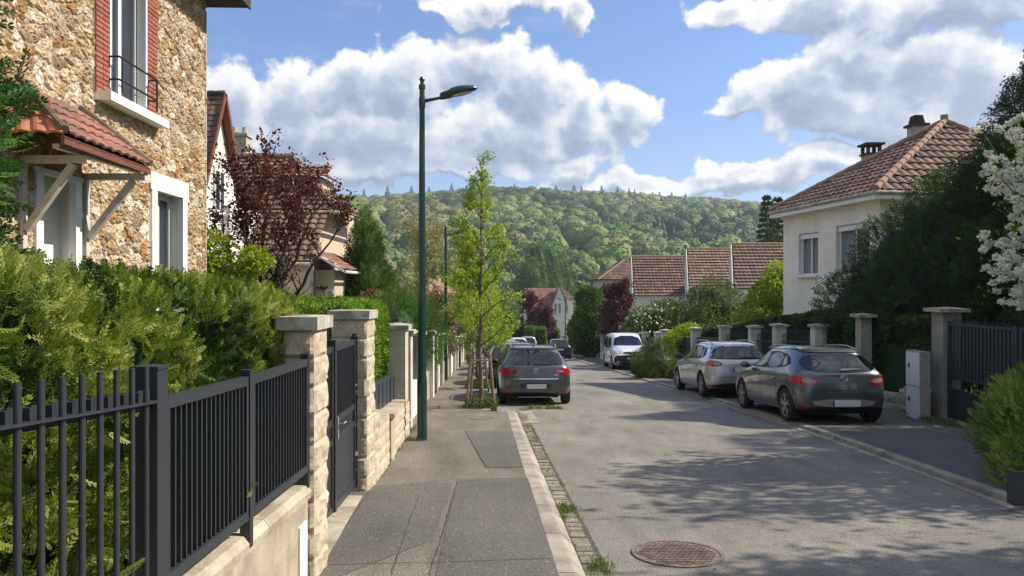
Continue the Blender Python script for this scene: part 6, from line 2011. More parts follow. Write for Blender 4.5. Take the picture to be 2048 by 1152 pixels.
# ------------------------------------------------------------------ the forest on the hill: one mass
def forest():
    rng = np.random.default_rng(17)
    # crown templates
    import bmesh
    T = []
    for s in range(5):
        bm = bmesh.new()
        bmesh.ops.create_icosphere(bm, subdivisions=2 if s < 5 else 3, radius=1)
        V = np.array([v.co[:] for v in bm.verts])
        F = np.array([[v.index for v in f.verts] for f in bm.faces])
        bm.free()
        V = V * (1 + .42 * (fbm(V * 2.1 + s * 11, 3, s) - .5) * 2 * .8)[:, None]
        V[:, 2] *= .8
        T.append((V, F))
    sp = 12.0
    pts = []
    Y = 236.
    while Y < 965:
        x0, x1 = -.36 * Y - 40, .44 * Y + 40
        n = int((x1 - x0) / sp)
        x = x0 + (np.arange(n) + rng.uniform(-.45, .45, n)) * sp
        y = Y + rng.uniform(-.45, .45, n) * sp
        pts.append(np.stack([x, y], 1))
        Y += sp * (.9 if Y < 500 else 1.05)
    Q = np.concatenate(pts)
    vx = Q[:, 0] / Q[:, 1] * F_PX + 1024
    keep = ~((np.abs(vx - 1157) < 26) & (Q[:, 1] < 432) & (Q[:, 1] > 330))
    keep &= ~((np.abs(vx - 1157) < 34) & (Q[:, 1] > 415) & (Q[:, 1] < 447))
    Q = Q[keep]
    Z = land(Q[:, 0], Q[:, 1])
    n = len(Q)
    N3 = np.stack([Q[:, 0] / 60, Q[:, 1] / 60, 0 * Z], 1)
    spp = fbm(N3, 3, 4)
    rad = rng.uniform(6.6, 10.0, n) * (1 - .38 * np.clip((520 - Q[:, 1]) / 250, 0, 1))
    hh = rng.uniform(9, 14, n) * (1 - .25 * np.clip((Q[:, 1] - 700) / 200, 0, 1))
    tone = np.clip((spp - .5) * 2.0 + .50 + rng.normal(0, .16, n) + .12 * np.clip((Q[:, 1] - 400) / 400, 0, 1), .02, 1)
    con = (fbm(N3 * 1.7 + 40, 2, 9) > .60) & (rng.random(n) < .4)
    mb = MB()
    V3, F3 = None, None
    for s in range(5):
        ii = np.where((np.arange(n) % 5 == s) & ~con)[0]
        V, F = T[s]
        an = rng.uniform(0, 6.28, len(ii))
        c_, s_ = np.cos(an), np.sin(an)
        X = V[None, :, 0] * c_[:, None] - V[None, :, 1] * s_[:, None]
        Yv = V[None, :, 0] * s_[:, None] + V[None, :, 1] * c_[:, None]
        r_ = rad[ii][:, None]
        P_ = np.stack([Q[ii, 0][:, None] + X * r_, Q[ii, 1][:, None] + Yv * r_, Z[ii][:, None] + hh[ii][:, None] * .62 + V[None, :, 2] * r_ * .95], -1)
        mb.add(P_.reshape(-1, 3), (F[None] + (np.arange(len(ii)) * len(V))[:, None, None]).reshape(-1, 3), np.repeat(tone[ii], len(F)))
        # leaf clumps standing out of each crown
        m_ = 60
        near = Q[ii, 1]
        d = unit(rng.normal(0, 1, (len(ii), m_, 3)) + np.array([0, -.55, .55]))
        Pc = np.stack([Q[ii, 0], Q[ii, 1], Z[ii] + hh[ii] * .62], 1)[:, None] + d * r_[..., None] * np.array([.98, .98, .86])
        tn = np.clip(np.repeat(tone[ii], m_) + rng.normal(0, .03, len(ii) * m_), 0, 1)
        leaves(mb, Pc.reshape(-1, 3), d.reshape(-1, 3), 1.9, rng, .95, .9, tn, fold=.0, nrm=d.reshape(-1, 3) * 2.2)
    # firs inside the wood
    ii = np.where(con)[0]
    for j in ii:
        x, y, z = Q[j, 0], Q[j, 1], Z[j]
        h = hh[j] * 1.2
        k = 3
        for q in range(k):
            zb, zt, r_ = z + h * (.2 + .25 * q), z + h * (.55 + .24 * q), 3.6 * (1 - .26 * q)
            m7 = 7
            ring = [(x + r_ * math.cos(6.28 * a / m7 + q) * rng.uniform(.8, 1.1), y + r_ * math.sin(6.28 * a / m7 + q), zb) for a in range(m7)]
            mb.add(ring + [(x, y, min(zt, z + h))], [[a, (a + 1) % m7, m7] for a in range(m7)], 0.)
    m = leafmat('forest_foliage', [(.018, .040, .012), (.045, .09, .016), (.09, .15, .024), (.155, .225, .035), (.15, .15, .05)], 0.)
    nt = NT(m.node_tree)
    bc = nt.n('ShaderNodeTexCoord').outputs['Object']
    bp = nt.n('ShaderNodeBump', ins={'Strength': 1., 'Distance': 1.5, 'Height': nt.noise(bc, .33, 4, .6).outputs[0]})
    nt.link(bp.outputs[0], m.node_tree.nodes['Principled BSDF'].inputs['Normal'])
    o = mb.build('forest', m, origin=(0, 500, 0), smooth=True)
    tag(o, 'spring woodland covering the whole hillside', 'woodland', kind='stuff')
forest()
# firs standing out on the ridge, countable
rng = np.random.default_rng(40)
protos = []
for v in range(3):
    c = MB()
    n = 2200
    lv = rng.integers(0, 12, n)
    t_ = (lv + rng.uniform(-.3, .3, n)) / 12
    az = rng.uniform(0, 6.28, n)
    rr = (1 - t_) ** 1.05 * .27 * np.sqrt(rng.random(n)) * (.7 + .5 * rng.random(12)[lv])
    Pt = np.stack([rr * np.cos(az), rr * np.sin(az), .1 + .9 * t_ - rr * .2], 1)
    leaves(c, Pt, np.stack([np.cos(az), np.sin(az), t_ ** 3 * 2 - .15], 1), .052 * (1 - np.clip(t_, 0, 1)) + .012, rng, .6, .4)
    protos.append(c)
fir = None
me_cache = []
for i, (px, top, wd) in enumerate(((775, 372, 1), (823, 369, 1.1), (858, 369, .8), (903, 366, 1), (948, 368, .8), (1029, 371, .9), (1065, 375, .8), (1112, 368, 1.3), (1148, 366, 1.2), (1163, 372, 1), (1203, 372, 1.1), (1235, 376, .9), (1258, 378, .9), (1269, 377, .9), (1282, 381, 1),
                                    (1305, 381, 1), (1319, 384, 1.2), (1343, 387, 1), (1371, 391, 1.1), (1398, 392, .8), (728, 374, .8), (1438, 398, .8))):
    Y = 905 + 12 * math.sin(i * 2.1)
    p = P(px, top, Y)
    z0 = float(land(np.array([p[0]]), np.array([Y]))[0])
    p[2] += 1.2 + 2 * math.sin(i * 5.3)
    H = max(24, p[2] - z0)
    v = i % 3
    if i < 3:
        r0 = empty('ridge_fir', (p[0], Y, p[2] - H), 'dark fir standing out on the skyline of the hill', 'tree', 'firs on the skyline')
        a = protos[v].build('crown', MT['fconifer'], None, origin=(0, 0, 0))
        a.parent = r0
        b = MB().cyl((0, 0, -.1), (0, 0, .9), .02, .004, 6).build('trunk', MT['bark_d'], None, origin=(0, 0, 0))
        b.parent = r0
        me_cache.append(r0)
        o = r0
    else:
        o = copy_tree(me_cache[v])
        o.location = (p[0], Y, p[2] - H)
    o.scale = (H * wd, H * wd, H)
    o.rotation_euler.z = i * 1.3


# ------------------------------------------------------------------ street lamps
def lamp(x, y, h, label, arm=1., sc=1., side=1):
    z = float(gz(y))
    root = empty('street_lamp', (x, y, z), label, 'street lamp', 'green street lamps')
    m = MB()
    m.lathe([(.078, 0), (.078, .9), (.066, 1.0), (.040, h - .02), (.052, h - .012), (.052, h + .05), (.03, h + .06), (.03, h + .10), (.046, h + .13), (.03, h + .17), (0, h + .18)], (x, y, z), n=20)
    m.build('pole', MT['pole'], root, smooth=False)
    MB().obox((x, y - .0755, z + .55), (.045, 0, 0), (0, .004, 0), (0, 0, .16)).build('access_door', MT['pole'], root)
    a = MB()
    z1 = z + h - .20
    s = side
    a.path([(x + .03 * s, y, z1 + .0), (x + .18 * s, y, z1 + .03), (x + .34 * s, y, z1 + .062)], [.032, .024, .024], 8)
    a.cyl((x, y, z1 - .10), (x, y, z1 + .05), .05, n=12)
    a.build('arm', MT['pole'], root)
    hd = MB()
    # flattened cobra head, rising slightly outwards
    n = 12
    P_ = np.zeros((9, n + 1, 3))
    for i, (t, w, up, dn) in enumerate(((0, .02, .02, .02), (.03, .05, .045, .045), (.25, .065, .06, .05), (.30, .085, .075, .045), (.5, .10, .08, .035), (.7, .095, .065, .03), (.88, .065, .045, .025), (.96, .03, .03, .02), (1, .002, .01, .01))):
        for k in range(n + 1):
            an = 2 * math.pi * k / n
            zz = math.sin(an)
            P_[i, k] = (x + s * (.27 + t * .58), y + 1.2 * w * math.cos(an), z1 + .07 + t * .13 + 1.25 * (up if zz > 0 else dn) * zz)
    hd.grid(P_)
    h0 = hd.build('lamp_head', MT['pole'], root, smooth=True)
    l = MB()
    l.ell((0, 0, 0), (.17, .075, .022), 8)
    V = l.V[-1]
    l.V[-1] = np.stack([x + s * (.60 + V[:, 0]), y + V[:, 1], z1 + .105 + V[:, 0] * .22 + V[:, 2]], 1)
    l.build('lens', MT['lampin'], h0, smooth=True)
    return root
lamp(-1.385, 11.4, 5.42, 'tall dark green street lamp standing alone on the near left pavement')
lamp(-2.40, 26.8, 5.45, 'second green street lamp, seen between the budding trees')
lamp(-2.72, 38, 5.4, 'third green street lamp further along the left wall')
lamp(-3.05, 50, 5.4, 'farthest green street lamp on the left pavement')
lamp(5.55, 77, 5.5, 'thin distant street lamp on the right in front of the valley houses', side=-1)

# ------------------------------------------------------------------ vehicles
def chaikin(p, n=2):
    p = [np.array(q, float) for q in p]
    for _ in range(n):
        r = []
        for i in range(len(p)):
            a, b = p[i], p[(i + 1) % len(p)]
            r += [a * .75 + b * .25, a * .25 + b * .75]
        p = r
    return p

class Car:
    """body lofted through stations, smoothed, wheel wells cut, details laid on its surface. x right, y forward, rear at y=0"""
    def __init__(s, name, label, cat, paint, st, wheels, W, rim='rim', coat=1., group=None, track=None, wr=.325):
        s.root = empty(name, (0, 0, 0), label, cat, group)
        pm = mat(paint[0], paint[1], paint[2], .03, 1.2, metal=paint[3], coat=coat)
        pm.node_tree.nodes['Principled BSDF'].inputs['Coat Roughness'].default_value = .05
        cols = (-1, -.55, 0, .55, 1)
        rings = []
        for (yl, yb, yr, zb, wl, wb, zbelt, wr_, zr) in st:
            zm = zb + (zbelt - zb) * .52
            low = [(c * wl * .9, yl, zb) for c in cols]
            R_ = [(wl, yl, zb + .10), (max(wl, wb) + .012, (yl * .7 + yb * .3), zm), (wb + .006, yb, zbelt - .07), (wb - .03, yb, zbelt), (wr_ + .035, yr, zr - .085)]
            top = [(c * wr_ * .86, yr, zr + .012 * (1 - c * c)) for c in cols[::-1]]
            L_ = [(-a, b, c) for a, b, c in R_[::-1]]
            rings.append(low + R_ + top + L_)
        V = [p for r_ in rings for p in r_]
        n = 20
        F = []
        for i in range(len(rings) - 1):
            for k in range(n):
                F.append([i * n + k, (i + 1) * n + k, (i + 1) * n + (k + 1) % n, i * n + (k + 1) % n])
        for end, sg in ((0, -1), (len(rings) - 1, 1)):
            b = end * n
            # rows from bottom to top; right side index 5..9, left side 19..15
            rows = [[b + 0, b + 1, b + 2, b + 3, b + 4]]
            for j in range(5):
                Rp, Lp = np.array(V[b + 5 + j]), np.array(V[b + 19 - j])
                row = [b + 19 - j]
                bulge = (.05, .085, .07, .075, .06)[j]
                for c in cols[1:-1]:
                    V.append(tuple((Rp + Lp) / 2 + np.array([c * (Rp[0] - Lp[0]) / 2, sg * bulge * (1 - c * c), 0])))
                    row.append(len(V) - 1)
                row.append(b + 5 + j)
                rows.append(row)
            rows.append([b + 14, b + 13, b + 12, b + 11, b + 10])
            for r0, r1 in zip(rows[:-1], rows[1:]):
                for k in range(4):
                    f = [r0[k], r0[k + 1], r1[k + 1], r1[k]]
                    F.append(f if sg < 0 else f[::-1])
        me = bpy.data.meshes.new('body')
        me.from_pydata(V, [], F)
        me.update()
        o = bpy.data.objects.new('body', me)
        COL.objects.link(o)
        sub = o.modifiers.new('s', 'SUBSURF')
        sub.levels = sub.render_levels = 3
        me.materials.append(pm)
        me.materials.append(MT['black'])
        cut = MB()
        for yw in wheels:
            for sg in (-1, 1):
                cut.cyl((sg * (W + .2), yw, wr), (sg * (W - .34), yw, wr), wr + .055, n=40)
        co = cut.build('cutter', MT['black'], origin=(0, 0, 0))
        bo = o.modifiers.new('b', 'BOOLEAN')
        bo.object = co
        bo.operation = 'DIFFERENCE'
        bo.solver = 'EXACT'
        dg = bpy.context.evaluated_depsgraph_get()
        bm_ = bpy.data.meshes.new_from_object(o.evaluated_get(dg))
        o.modifiers.remove(bo)
        dg = bpy.context.evaluated_depsgraph_get()
        ev = bpy.data.meshes.new_from_object(o.evaluated_get(dg))
        s.bvh = BVHTree.FromPolygons([v.co for v in ev.vertices], [list(p.vertices) for p in ev.polygons])
        o.modifiers.clear()
        o.data = bm_
        bm_.shade_smooth()
        bpy.data.objects.remove(co)
        o.parent = s.root
        s.body = o
        s.W, s.L = W, max(p[1] for p in V)
        # wheels
        for yw in wheels:
            for sg in (-1, 1):
                x = sg * (W - .105)
                hb = MB()
                hb.cyl((x - sg * .06, yw, wr), (x - sg * .02, yw, wr), wr * .68, n=24)
                w = hb.build('wheel', MT['black'], s.root)
                w.location = (0, 0, 0)
                t = MB()
                t.lathe([(wr * .68, -.10), (wr * .93, -.10), (wr, -.06), (wr, .06), (wr * .93, .10), (wr * .70, .10), (wr * .66, .05)], (x, yw, wr), 'x', 32)
                t.build('tyre', MT['rubber'], w, smooth=False)
                r_ = MB()
                r_.lathe([(wr * .69, sg * .04), (wr * .69, sg * .095), (wr * .63, sg * .09), (wr * .62, sg * .03)], (x, yw, wr), 'x', 32)
                ns = 5
                for k in range(ns):
                    for da in (-.17, .17):
                        a = 2 * math.pi * k / ns + .3
                        p0 = np.array([x + sg * .075, yw + math.cos(a + da * .4) * wr * .12, wr + math.sin(a + da * .4) * wr * .12])
                        p1 = np.array([x + sg * .08, yw + math.cos(a + da) * wr * .65, wr + math.sin(a + da) * wr * .65])
                        d = (p1 - p0) / 2
                        nn = np.cross(d, (1, 0, 0))
                        nn /= np.linalg.norm(nn)
                        r_.obox((p0 + p1) / 2, d, (.012, 0, 0), nn * .016)
                r_.cyl((x + sg * .05, yw, wr), (x + sg * .095, yw, wr), .055, n=16)
                r_.build('rim', MT[rim], w)
        # dark floor pan
        fp = MB().box(-W + .3, W - .3, .5, s.L - .5, .17, .30)
        s.part('floor_pan', fp, 'black')
    def part(s, name, mb, m, parent=None, smooth=False):
        o = mb.build(name, MT[m] if isinstance(m, str) else m, parent or s.root, smooth=smooth)
        o.location = (0, 0, 0)
        return o
    def lay(s, outline, side, off=.004, res=.05, smooth=2, mirror=False):
        """patch with the outline (given in the view from rear/front: x,z; from the side: y,z) laid on the body"""
        mb = MB()
        for mi in ((1, -1) if mirror else (1,)):
            ol = [np.array(q, float) for q in outline]
            if smooth:
                ol = chaikin(ol, smooth)
            # densify
            dn = []
            for a, b in zip(ol, ol[1:] + ol[:1]):
                k = max(1, int(np.linalg.norm(b - a) / res))
                dn += [a + (b - a) * i / k for i in range(k)]
            A = np.array(dn)
            lo, hi = A.min(0), A.max(0)
            inner = []
            def ins(u, v):
                c = False
                for i in range(len(A)):
                    (x0, y0), (x1, y1) = A[i - 1], A[i]
                    if (y0 > v) != (y1 > v) and u < (x1 - x0) * (v - y0) / (y1 - y0) + x0:
                        c = not c
                return c
            for u in np.arange(lo[0] + res / 2, hi[0], res):
                for v in np.arange(lo[1] + res / 2, hi[1], res):
                    if ins(u, v) and np.min(np.hypot(A[:, 0] - u, A[:, 1] - v)) > res * .4:
                        inner.append((u, v))
            pts = [Vector(q) for q in A] + [Vector(q) for q in inner]
            vs, _, fs, *_r = delaunay_2d_cdt(pts, [], [list(range(len(A)))], 1, 1e-5)
            O, ok = [], []
            for v in vs:
                if side == 'rear':
                    o_, d_ = Vector((v.x * mi, -3, v.y)), Vector((0, 1, 0))
                elif side == 'front':
                    o_, d_ = Vector((v.x * mi, s.L + 3, v.y)), Vector((0, -1, 0))
                else:
                    q = -1 if side == 'right' else 1
                    o_, d_ = Vector((-3 * q, v.x, v.y)), Vector((q, 0, 0))
                h = s.bvh.ray_cast(o_, d_)
                ok.append(h[0] is not None)
                O.append(tuple(h[0] + h[1] * off) if h[0] is not None else (0, 0, 0))
            F = [list(f) for f in fs if all(ok[i] for i in f)]
            if F:
                if side == 'rear' and mi == 1 or side == 'left' and mi == -1 or side == 'front' and mi == -1:
                    pass
                mb.add(O, F)
        return mb
    def patch(s, name, m, outline, side, parent=None, **kw):
        if kw.pop('mirror', False):
            s.patch(name, m, outline, 'right', parent, **kw)
        mb = s.lay(outline, side, **kw)
        if mb.n == 0:
            return None
        return s.part(name, mb, m, parent, smooth=True)
    def mirrors(s, y, z, w, m):
        for sg in (-1, 1):
            mb = MB()
            mb.ell((sg * (w + .065), y, z), (.10, .065, .07), 8)
            mb.box(min(sg * (w - .06), sg * (w + .03)), max(sg * (w - .06), sg * (w + .03)), y - .02, y + .03, z - .06, z - .02)
            s.part('mirror', mb, m, smooth=True)
    def emblem(s, x, z, r, kind='ring', side='rear'):
        sg = -1 if side == 'rear' else 1
        h = s.bvh.ray_cast(Vector((x, sg * 3 + (s.L if sg > 0 else 0), z)), Vector((0, -sg, 0)))[0]
        y = h.y + sg * .012
        em = MB()
        em.lathe([(r * .80, sg * .002), (r * .93, sg * .012), (r, sg * .002), (r, -sg * .02)], (x, y, z), 'y', 24)
        if kind == 'ring':
            em.path([(x - r * .35, y, z + r * .5), (x + r * .35, y, z + r * .35), (x - r * .25, y, z), (x + r * .35, y, z - r * .35), (x - r * .35, y, z - r * .5)], r * .13, 5)
        else:
            em.path([(x - r * .6, y, z + r * .1), (x - r * .1, y, z + r * .55), (x + r * .1, y, z - r * .1), (x + r * .6, y, z - r * .35)], r * .17, 5)
        s.part('emblem', em, 'chrome', smooth=True)
    def rails(s, y0, y1, x, z, m='galv', h=.045):
        for sg in (-1, 1):
            n = 9
            t = np.linspace(0, 1, n)
            pts = np.stack([sg * (x - .03 * (2 * t - 1) ** 2), y0 + (y1 - y0) * t, z + h * np.minimum(1, 5 * np.minimum(t, 1 - t)) - .035 * (2 * t - 1) ** 2], 1)
            s.part('roof_rail', MB().path(pts, .016, 6), m)
    def plate(s, y, z, w=.52, side='rear'):
        sg = -1 if side == 'rear' else 1
        mb = MB()
        mb.box(-w / 2, w / 2, min(y, y + sg * .012), max(y, y + sg * .012), z - .055, z + .055)
        p = s.part('number_plate', mb, 'plate')
        b = MB()
        for sx in (-1,):
            b.box(-w / 2, -w / 2 + .045, min(y + sg * .0125, y + sg * .014), max(y + sg * .0125, y + sg * .014), z - .055, z + .055)
        s.part('plate_band', b, 'plateb', p)
    def place(s, x, y, heading=0., z=None):
        """heading: radians, anticlockwise from +Y; (x,y) = middle of the rear (or of the front when turned round)"""
        if z is None:
            z = float(gz(y)) - .10
        s.root.location = (x, y, z)
        s.root.rotation_mode = 'XYZ'
        s.root.rotation_euler = (-math.atan(.065) * math.cos(heading), 0, heading)
        return s

def hatch(H=1.46, W=.90, L=4.25, belt=.93, rake=.42, roofw=.56, tail=.0):
    k = L / 4.25
    z = H - 1.46
    return [(.10, .13 + tail, rake, .30, W - .10, W - .10, belt, roofw - .03, 1.36 + z), (.30 * k, .36 * k, rake + .16, .22, W - .01, W - .02, belt + .01, roofw + .02, 1.405 + z),
            (.9 * k, .95 * k, 1.1 * k, .19, W, W - .005, belt, roofw + .05, 1.45 + z), (1.75 * k, 1.8 * k, 1.8 * k, .18, W, W - .01, belt - .01, roofw + .06, H), (2.5 * k, 2.5 * k, 2.35 * k, .18, W, W - .015, belt - .02, roofw + .04, 1.43 + z),
            (3.0 * k, 3.0 * k, 2.8 * k, .18, W, W - .02, belt - .03, roofw + .03, 1.22 + z), (3.4 * k, 3.35 * k, 3.2 * k, .18, W, W - .03, belt - .04, roofw + .06, .99), (3.75 * k, 3.7 * k, 3.65 * k, .19, W - .01, W - .05, belt - .09, .62, .91),
            (4.05 * k, 4.02 * k, 4.0 * k, .21, W - .06, W - .12, belt - .18, .56, .80), (4.22 * k, 4.2 * k, 4.18 * k, .26, W - .2, W - .24, belt - .32, .46, .66)]

def side_glass(c, k=1., H=1.46, belt=.93, quarter=True, rise=.04):
    z = H - 1.46
    t = 1.33 + z
    c.patch('side_trim', 'black', [(.62 * k, belt + .10), (.95 * k, t - .05), (1.6 * k, t + .025), (2.35 * k, t - .01), (2.98 * k, belt + .07), (3.02 * k, belt + .025), (1.7 * k, belt + .03)], 'left', mirror=True, off=.002, smooth=1)
    for nm, ol in (('side_window', [(1.93 * k, t - .005), (2.33 * k, t - .035), (2.86 * k, belt + .09), (2.86 * k, belt + .055), (1.93 * k, belt + .055)]),
                   ('side_window', [(1.18 * k, t - .03), (1.86 * k, t - .0), (1.86 * k, belt + .055), (1.12 * k, belt + .065)]),
                   ('quarter_window', [(.82 * k, belt + .12), (1.02 * k, t - .07), (1.12 * k, t - .045), (1.06 * k, belt + .08)])):
        for sg in (1, -1):
            m = c.lay([q for q in ol], 'left', off=.007, smooth=1)
            if sg == -1:
                m.V = [v * np.array([-1, 1, 1]) for v in m.V]
            c.part(nm, m, 'glass', smooth=True)

def seams(c, k, belt, ys=(1.15, 2.05), lw=.006):
    ol = []
    for y in ys:
        c.patch('door_seam', 'black', [(y * k - lw, .30), (y * k + lw, .30), (y * k + lw, belt + .02), (y * k - lw, belt + .02)], 'left', off=.0025, smooth=0, mirror=True, res=.08)
    for y in (1.28, 2.2):
        for sg in (-1, 1):
            h = c.bvh.ray_cast(Vector((sg * 3, y * k, belt - .14)), Vector((-sg, 0, 0)))
            if h[0]:
                x = h[0].x
                c.part('door_handle', MB().ell((x + sg * .012, y * k, belt - .14), (.016, .085, .014), 6), c.body.data.materials[0], smooth=True)

# dark grey hatchback, rear view, in the parking bay
def golf():
    c = Car('parked_car', 'dark grey hatchback parked in the bay, seen square from behind', 'car', ('slate_paint', (.085, .092, .100), .32, .6), hatch(1.47, .895, 4.25, .95, .46, .56), (.78, 3.38), .90, group=None)
    c.patch('rear_window', 'glass', [(-.56, 1.345), (.56, 1.345), (.70, 1.02), (.60, .985), (-.60, .985), (-.70, 1.02)], 'rear', off=.006, smooth=1)
    c.patch('spoiler', 'black', [(-.58, 1.395), (.58, 1.395), (.57, 1.352), (-.57, 1.352)], 'rear', off=.012, smooth=0)
    for sg in (-1, 1):
        ol = [(sg * .88, .90), (sg * .62, .915), (sg * .44, .86), (sg * .47, .80), (sg * .65, .765), (sg * .87, .72)]
        t = c.patch('tail_light', 'red', ol, 'rear', off=.008, smooth=1)
        c.patch('light_insert', 'clearlens' if sg > 0 else 'red', [(sg * .70, .86), (sg * .54, .865), (sg * .52, .82), (sg * .70, .81)], 'rear', t, off=.011, smooth=1)
        c.patch('reflector', 'red', [(sg * .80, .335), (sg * .55, .335), (sg * .56, .305), (sg * .80, .300)], 'rear', off=.006, smooth=1)
    c.patch('chrome_strip', 'chrome', [(-.56, .665), (.56, .665), (.56, .645), (-.56, .645)], 'rear', off=.012, smooth=0)
    c.patch('lower_bumper', 'black', [(-.80, .29), (.80, .29), (.72, .21), (-.72, .21)], 'rear', off=.008, smooth=0)
    c.patch('plate_recess', mat('recess_paint', (.02, .022, .025), .5, 0), [(-.40, .56), (.40, .56), (.31, .40), (-.31, .40)], 'rear', off=.004, smooth=1)
    c.plate(.005, .475)
    c.emblem(0, .85, .062)
    for sx, w in ((-.50, .05), (.50, .05)):
        c.patch('lettering', 'chrome', [(sx - w, .755), (sx + w, .755), (sx + w, .743), (sx - w, .743)], 'rear', off=.008, smooth=0)
    wp = c.lay([(-.05, 1.0), (.0, 1.03), (.42, 1.005), (.42, .995), (.0, .99)], 'rear', off=.02, smooth=0)
    c.part('wiper', wp, 'black')
    c.part('antenna', MB().add([(-.02, .80, 1.45), (.02, .80, 1.45), (0, .98, 1.45), (0, .84, 1.52)], [[0, 1, 3], [1, 2, 3], [2, 0, 3]]), 'black')
    side_glass(c, 1., 1.47, .95)
    seams(c, 1, .95)
    c.mirrors(2.85, 1.0, .90, 'black')
    c.rails(.75, 2.5, .59, 1.435)
    c.part('exhaust_shield', MB().box(-.42, .42, .14, .18, .20, .215), 'galv')
    c.place(.58, 17.95, -.02 * 0 + .035, float(gz(17.95)) - .10)
golf()

def clio():
    c = Car('parked_car', 'dark grey hatchback with silver roof rails, nearest car on the right', 'car', ('graphite_paint', (.095, .10, .115), .30, .6), hatch(1.45, .87, 4.25, .96, .50, .53), (.72, 3.35), .875)
    c.patch('rear_window', 'glass', [(-.50, 1.315), (.50, 1.315), (.70, 1.13), (.64, 1.0), (.35, .965), (-.35, .965), (-.64, 1.0), (-.70, 1.13)], 'rear', off=.006, smooth=2)
    c.patch('spoiler', 'black', [(-.56, 1.385), (.56, 1.385), (.53, 1.325), (-.53, 1.325)], 'rear', off=.015, smooth=0)
    for sg in (-1, 1):
        ol = [(sg * .85, .905), (sg * .66, .90), (sg * .44, .82), (sg * .42, .785), (sg * .60, .735), (sg * .84, .745)]
        t = c.patch('tail_light', 'red', ol, 'rear', off=.009, smooth=2)
        c.patch('light_insert', 'clearlens', [(sg * .74, .865), (sg * .62, .86), (sg * .48, .80), (sg * .60, .77), (sg * .74, .785)], 'rear', t, off=.013, smooth=1)
        c.patch('reflector', 'red', [(sg * .80, .36), (sg * .62, .35), (sg * .63, .31), (sg * .80, .315)], 'rear', off=.006, smooth=1)
    c.patch('side_lens', 'red', [(.20, .885), (.50, .905), (.50, .77), (.24, .79)], 'left', off=.006, smooth=2, mirror=True)
    c.patch('diffuser', 'galv', [(-.62, .475), (.62, .475), (.50, .335), (-.50, .335)], 'rear', off=.008, smooth=1)
    c.patch('lower_bumper', 'black', [(-.80, .33), (.80, .33), (.72, .22), (-.72, .22)], 'rear', off=.006, smooth=0)
    c.patch('tailgate_seam', 'black', [(-.58, .655), (.58, .655), (.58, .645), (-.58, .645)], 'rear', off=.005, smooth=0)
    c.plate(-.005, .41)
    c.emblem(0, .86, .068, 'swirl')
    c.part('wiper', c.lay([(-.05, .99), (.0, 1.03), (.36, 1.02), (.36, 1.01), (.0, .985)], 'rear', off=.022, smooth=0), 'black')
    c.part('antenna', MB().cyl((0, .95, 1.43), (0, .86, 1.56), .006, .004), 'black')
    side_glass(c, 1., 1.45, .96)
    seams(c, 1, .96)
    c.mirrors(2.88, 1.02, .87, c.body.data.materials[0])
    c.rails(.7, 2.45, .56, 1.415)
    c.patch('sill', 'chrome', [(1.15, .285), (3.0, .27), (3.0, .25), (1.15, .262)], 'left', mirror=True, off=.006, smooth=0)
    c.place(6.13, 13.55, .005, float(gz(13.55)) - .045)
clio()

def estate():
    c = Car('parked_car', 'silver estate car with roof rails parked behind the dark hatchback on the right', 'car', ('silver_paint', (.48, .48, .485), .3, .55), hatch(1.50, .90, 4.55, .97, .44, .56), (.85, 3.6), .905, wr=.335)
    c.patch('rear_window', 'glass', [(-.58, 1.375), (.58, 1.375), (.74, 1.09), (.62, 1.055), (-.62, 1.055), (-.74, 1.09)], 'rear', off=.006, smooth=1)
    c.patch('window_surround', 'black', [(-.62, 1.41), (.62, 1.41), (.80, 1.07), (.66, 1.03), (-.66, 1.03), (-.80, 1.07)], 'rear', off=.003, smooth=1)
    for sg in (-1, 1):
        ol = [(sg * .84, 1.0), (sg * .66, 1.0), (sg * .50, .93), (sg * .54, .85), (sg * .84, .84)]
        t = c.patch('tail_light', 'red', ol, 'rear', off=.009, smooth=2)
        c.patch('light_insert', 'clearlens', [(sg * .74, .96), (sg * .60, .95), (sg * .56, .91), (sg * .60, .88), (sg * .74, .88)], 'rear', t, off=.013, smooth=1)
        c.patch('reflector', 'red', [(sg * .84, .37), (sg * .66, .37), (sg * .64, .31), (sg * .84, .32)], 'rear', off=.007, smooth=1)
    c.patch('side_lens', 'red', [(.14, .985), (.46, .995), (.46, .87), (.16, .86)], 'left', off=.007, smooth=2, mirror=True)
    c.patch('plate_recess', 'galv', [(-.36, .85), (.36, .85), (.34, .69), (-.34, .69)], 'rear', off=.004, smooth=0)
    c.plate(.04, .77)
    c.patch('lower_bumper', 'black', [(-.78, .42), (.78, .42), (.74, .22), (-.74, .22)], 'rear', off=.006, smooth=1)
    c.patch('tailgate_seam', 'black', [(-.66, .575), (.66, .575), (.66, .567), (-.66, .567)], 'rear', off=.004, smooth=0)
    c.emblem(0, .94, .052, 'swirl')
    c.part('wiper', c.lay([(-.05, 1.05), (.0, 1.09), (.42, 1.075), (.42, 1.065), (.0, 1.045)], 'rear', off=.02, smooth=0), 'black')
    side_glass(c, 4.55 / 4.25, 1.50, .97)
    seams(c, 4.55 / 4.25, .97)
    c.mirrors(3.1, 1.04, .90, 'black')
    c.rails(.8, 2.75, .60, 1.47, h=.06)
    c.part('antenna', MB().add([(-.02, .9, 1.48), (.02, .9, 1.48), (0, 1.05, 1.48), (0, .92, 1.54)], [[0, 1, 3], [1, 2, 3], [2, 0, 3]]), 'galv')
    c.place(6.02, 19.2, .01, float(gz(19.2)) - .045)
estate()

